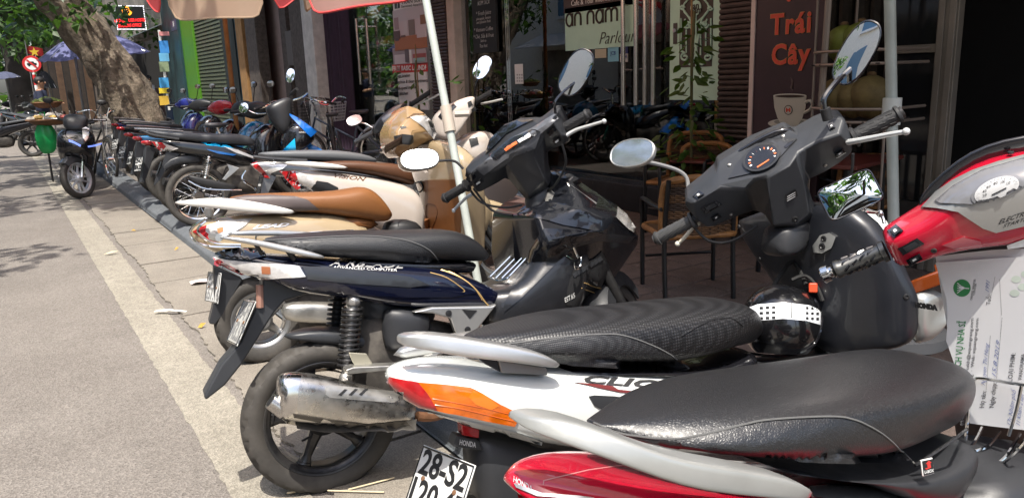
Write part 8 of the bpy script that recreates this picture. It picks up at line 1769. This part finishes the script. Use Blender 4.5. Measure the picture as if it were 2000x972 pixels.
for i in range(26):
    a, q = rb_.uniform(0, 2*pi), R*.8*sqrt(rb_.random()); p = (q*cos(a), q*sin(a), .05+.07*(1-q/R)); s2 = thing('snack_bag', 'small plastic bag of snacks heaped in the lower flat basket', 'snack bag', K.sub(p, (1, 0, 0), (0, 1, 0), (0, 0, 1)), 'snack bags in the lower basket')
    ck = MB().ball(K, (p[0], p[1], p[2]+.03), (rb_.uniform(.05, .08), rb_.uniform(.05, .08), .04), 8, 6).make('bag', SN[rb_.choice([0, 0, 1, 2, 3, 3])], s2)
t, K, R = flat_basket('upper flat basket piled with green bananas', 92, 203, 62, 13.5)
GB_ = mat('green_banana', (.16, .2, .05), .5, var=.3)
for i in range(22):
    a, q = rb_.uniform(0, 2*pi), R*.75*sqrt(rb_.random()); d = rb_.uniform(0, pi); p = np.array([q*cos(a), q*sin(a), .05+.06*(1-q/R)])
    s2 = thing('banana', 'green banana piled in the upper flat basket', 'banana', K.sub(tuple(p), (1, 0, 0), (0, 1, 0), (0, 0, 1)), 'bananas in the upper basket'); MB().tube(K, [p+np.array([-.09*cos(d), -.09*sin(d), .02]), p+np.array([0, 0, .045]), p+np.array([.09*cos(d), .09*sin(d), .02])], [.008, .024, .008], 7).make('fruit', GB_, s2)
# rods that carry the baskets
rkf = thing('basket_frame', 'metal frame carrying the flat baskets over the vendor bicycle', 'frame', gK(vx, 13.3, 0, 0))
for dx, dy in ((-.12, .3), (.2, .3), (-.12, .5), (.2, .5)): MB().tube(WORLD, [(vx+dx, 13.35+dy, .0), (vx+dx*.9, 13.35+dy, 1.05)], .012, 6).make('upright', DARKM, rkf)
P = onY(90, 268, 13.2); gb = thing('green_bag', 'bright green plastic bag hanging under the flat baskets', 'bag', gK(P[0], 13.2, 0, P[2]-.2)); KB = gK(P[0], 13.2, 0, P[2])
rings = []
for z, a in ((-.24, .04), (-.2, .1), (-.08, .15), (.06, .14), (.14, .1), (.2, .07), (.25, .03)): rings.append([KB.W((a*cos(2*pi*j/14)*(1+.25*sin(j*2.7+z*9)), a*.7*sin(2*pi*j/14)*(1+.2*cos(j*3.1+z*6)), z+.03*sin(j*2.2))) for j in range(14)])
MB().loft(rings).make('bag', mat('green_plastic_bag', (.01, .28, .07), .35, var=.2), gb, sub=1); MB().tube(KB, [(-.02, 0, .2), (-.03, 0, .35), (.03, 0, .36), (.02, 0, .2)], .008, 6).make('bag_handle', MATS['green_plastic_bag'], gb)
# far parked vehicles at the end of the road
for i, (u, v, y, hd, lb) in enumerate(((14, 205, 27, -60, 'far dark motorbike at the left edge of the road'), (38, 208, 24, -70, 'far motorbike beside the dark tree trunk'), (52, 214, 19.5, 160, 'far motorbike just behind the vendor stall'), (6, 212, 31, -80, 'furthest dark motorbike on the road'))):
    P = onY(u, v, y); dup(ub0, (P[0], y, 0), radians(hd), lb)
# litter
def litter(label, cat_, u, v, m, pts, z=.014):
    P = onZ(u, v, z); r = random.Random(u); o_ = MB(); V = [(P[0]+a+r.uniform(-.006, .006), P[1]+b, z+.004+r.uniform(0, .022)) for a, b in pts]
    n = len(V); c = (P[0], P[1], z+.03); 
    o2 = obj(cat_.replace(' ', '_'), V+[c], [(i, (i+1) % n, n) for i in range(n)], m); tag(o2, label, cat_); return o2
litter('crumpled white and pink tissue lying on the gutter slabs', 'tissue', 390, 553, mat('tissue_pink', (.6, .5, .48), .8), [(-.06, -.02), (-.03, -.05), (.03, -.05), (.07, -.02), (.06, .03), (.02, .05), (-.03, .04), (-.06, .02)])
litter('flattened white paper strip on the road edge by the line', 'paper scrap', 332, 612, mat('paper_dirty', (.6, .58, .53), .8), [(-.08, .05), (-.06, .07), (.02, .01), (.09, -.04), (.08, -.06), (0, -.01)], .006)
litter('pale dry leaf on the painted line', 'leaf', 218, 497, mat('dry_leaf_pale', (.5, .42, .28), .8), [(-.06, .02), (0, .03), (.06, 0), (0, -.02)], .006)
for i, (u, v) in enumerate(((408, 574), (395, 640), (262, 453), (345, 489))):
    litter(['small yellow leaf by the tissue on the gutter slabs', 'yellow leaf near the beige scooter plate', 'yellow leaf beside the kerb stones halfway along', 'yellow leaf on the slabs left of the beige scooter', 'yellow leaf between line and gutter slabs', 'yellow leaf on the line near the mudguard tip', 'yellow leaf on the road near the black scooter', 'yellow leaf in the gutter by the black scooter wheel'][i], 'leaf', u, v, mat('dry_leaf_yellow', (.5, .3, .06), .7), [(-.022, .008), (0, .012), (.022, 0), (0, -.01)])
MB_ = MB(); 
for a, b in (((560, 962), (640, 948)), ((640, 957), (750, 960)), ((680, 955), (770, 932))):
    MB_.tube(WORLD, [tuple(onZ(*a, .02)), tuple(onZ(*b, .02))], .003, 4)
st = MB_.make('straw', mat('dry_straw', (.5, .42, .28), .8), None); tag(st, 'few dry straws lying under the navy scooter rear wheel', 'straw')
# power cables strung along the shop fronts
for k, (z0, sag) in enumerate(((4.6, .5), (4.9, .4))): pass
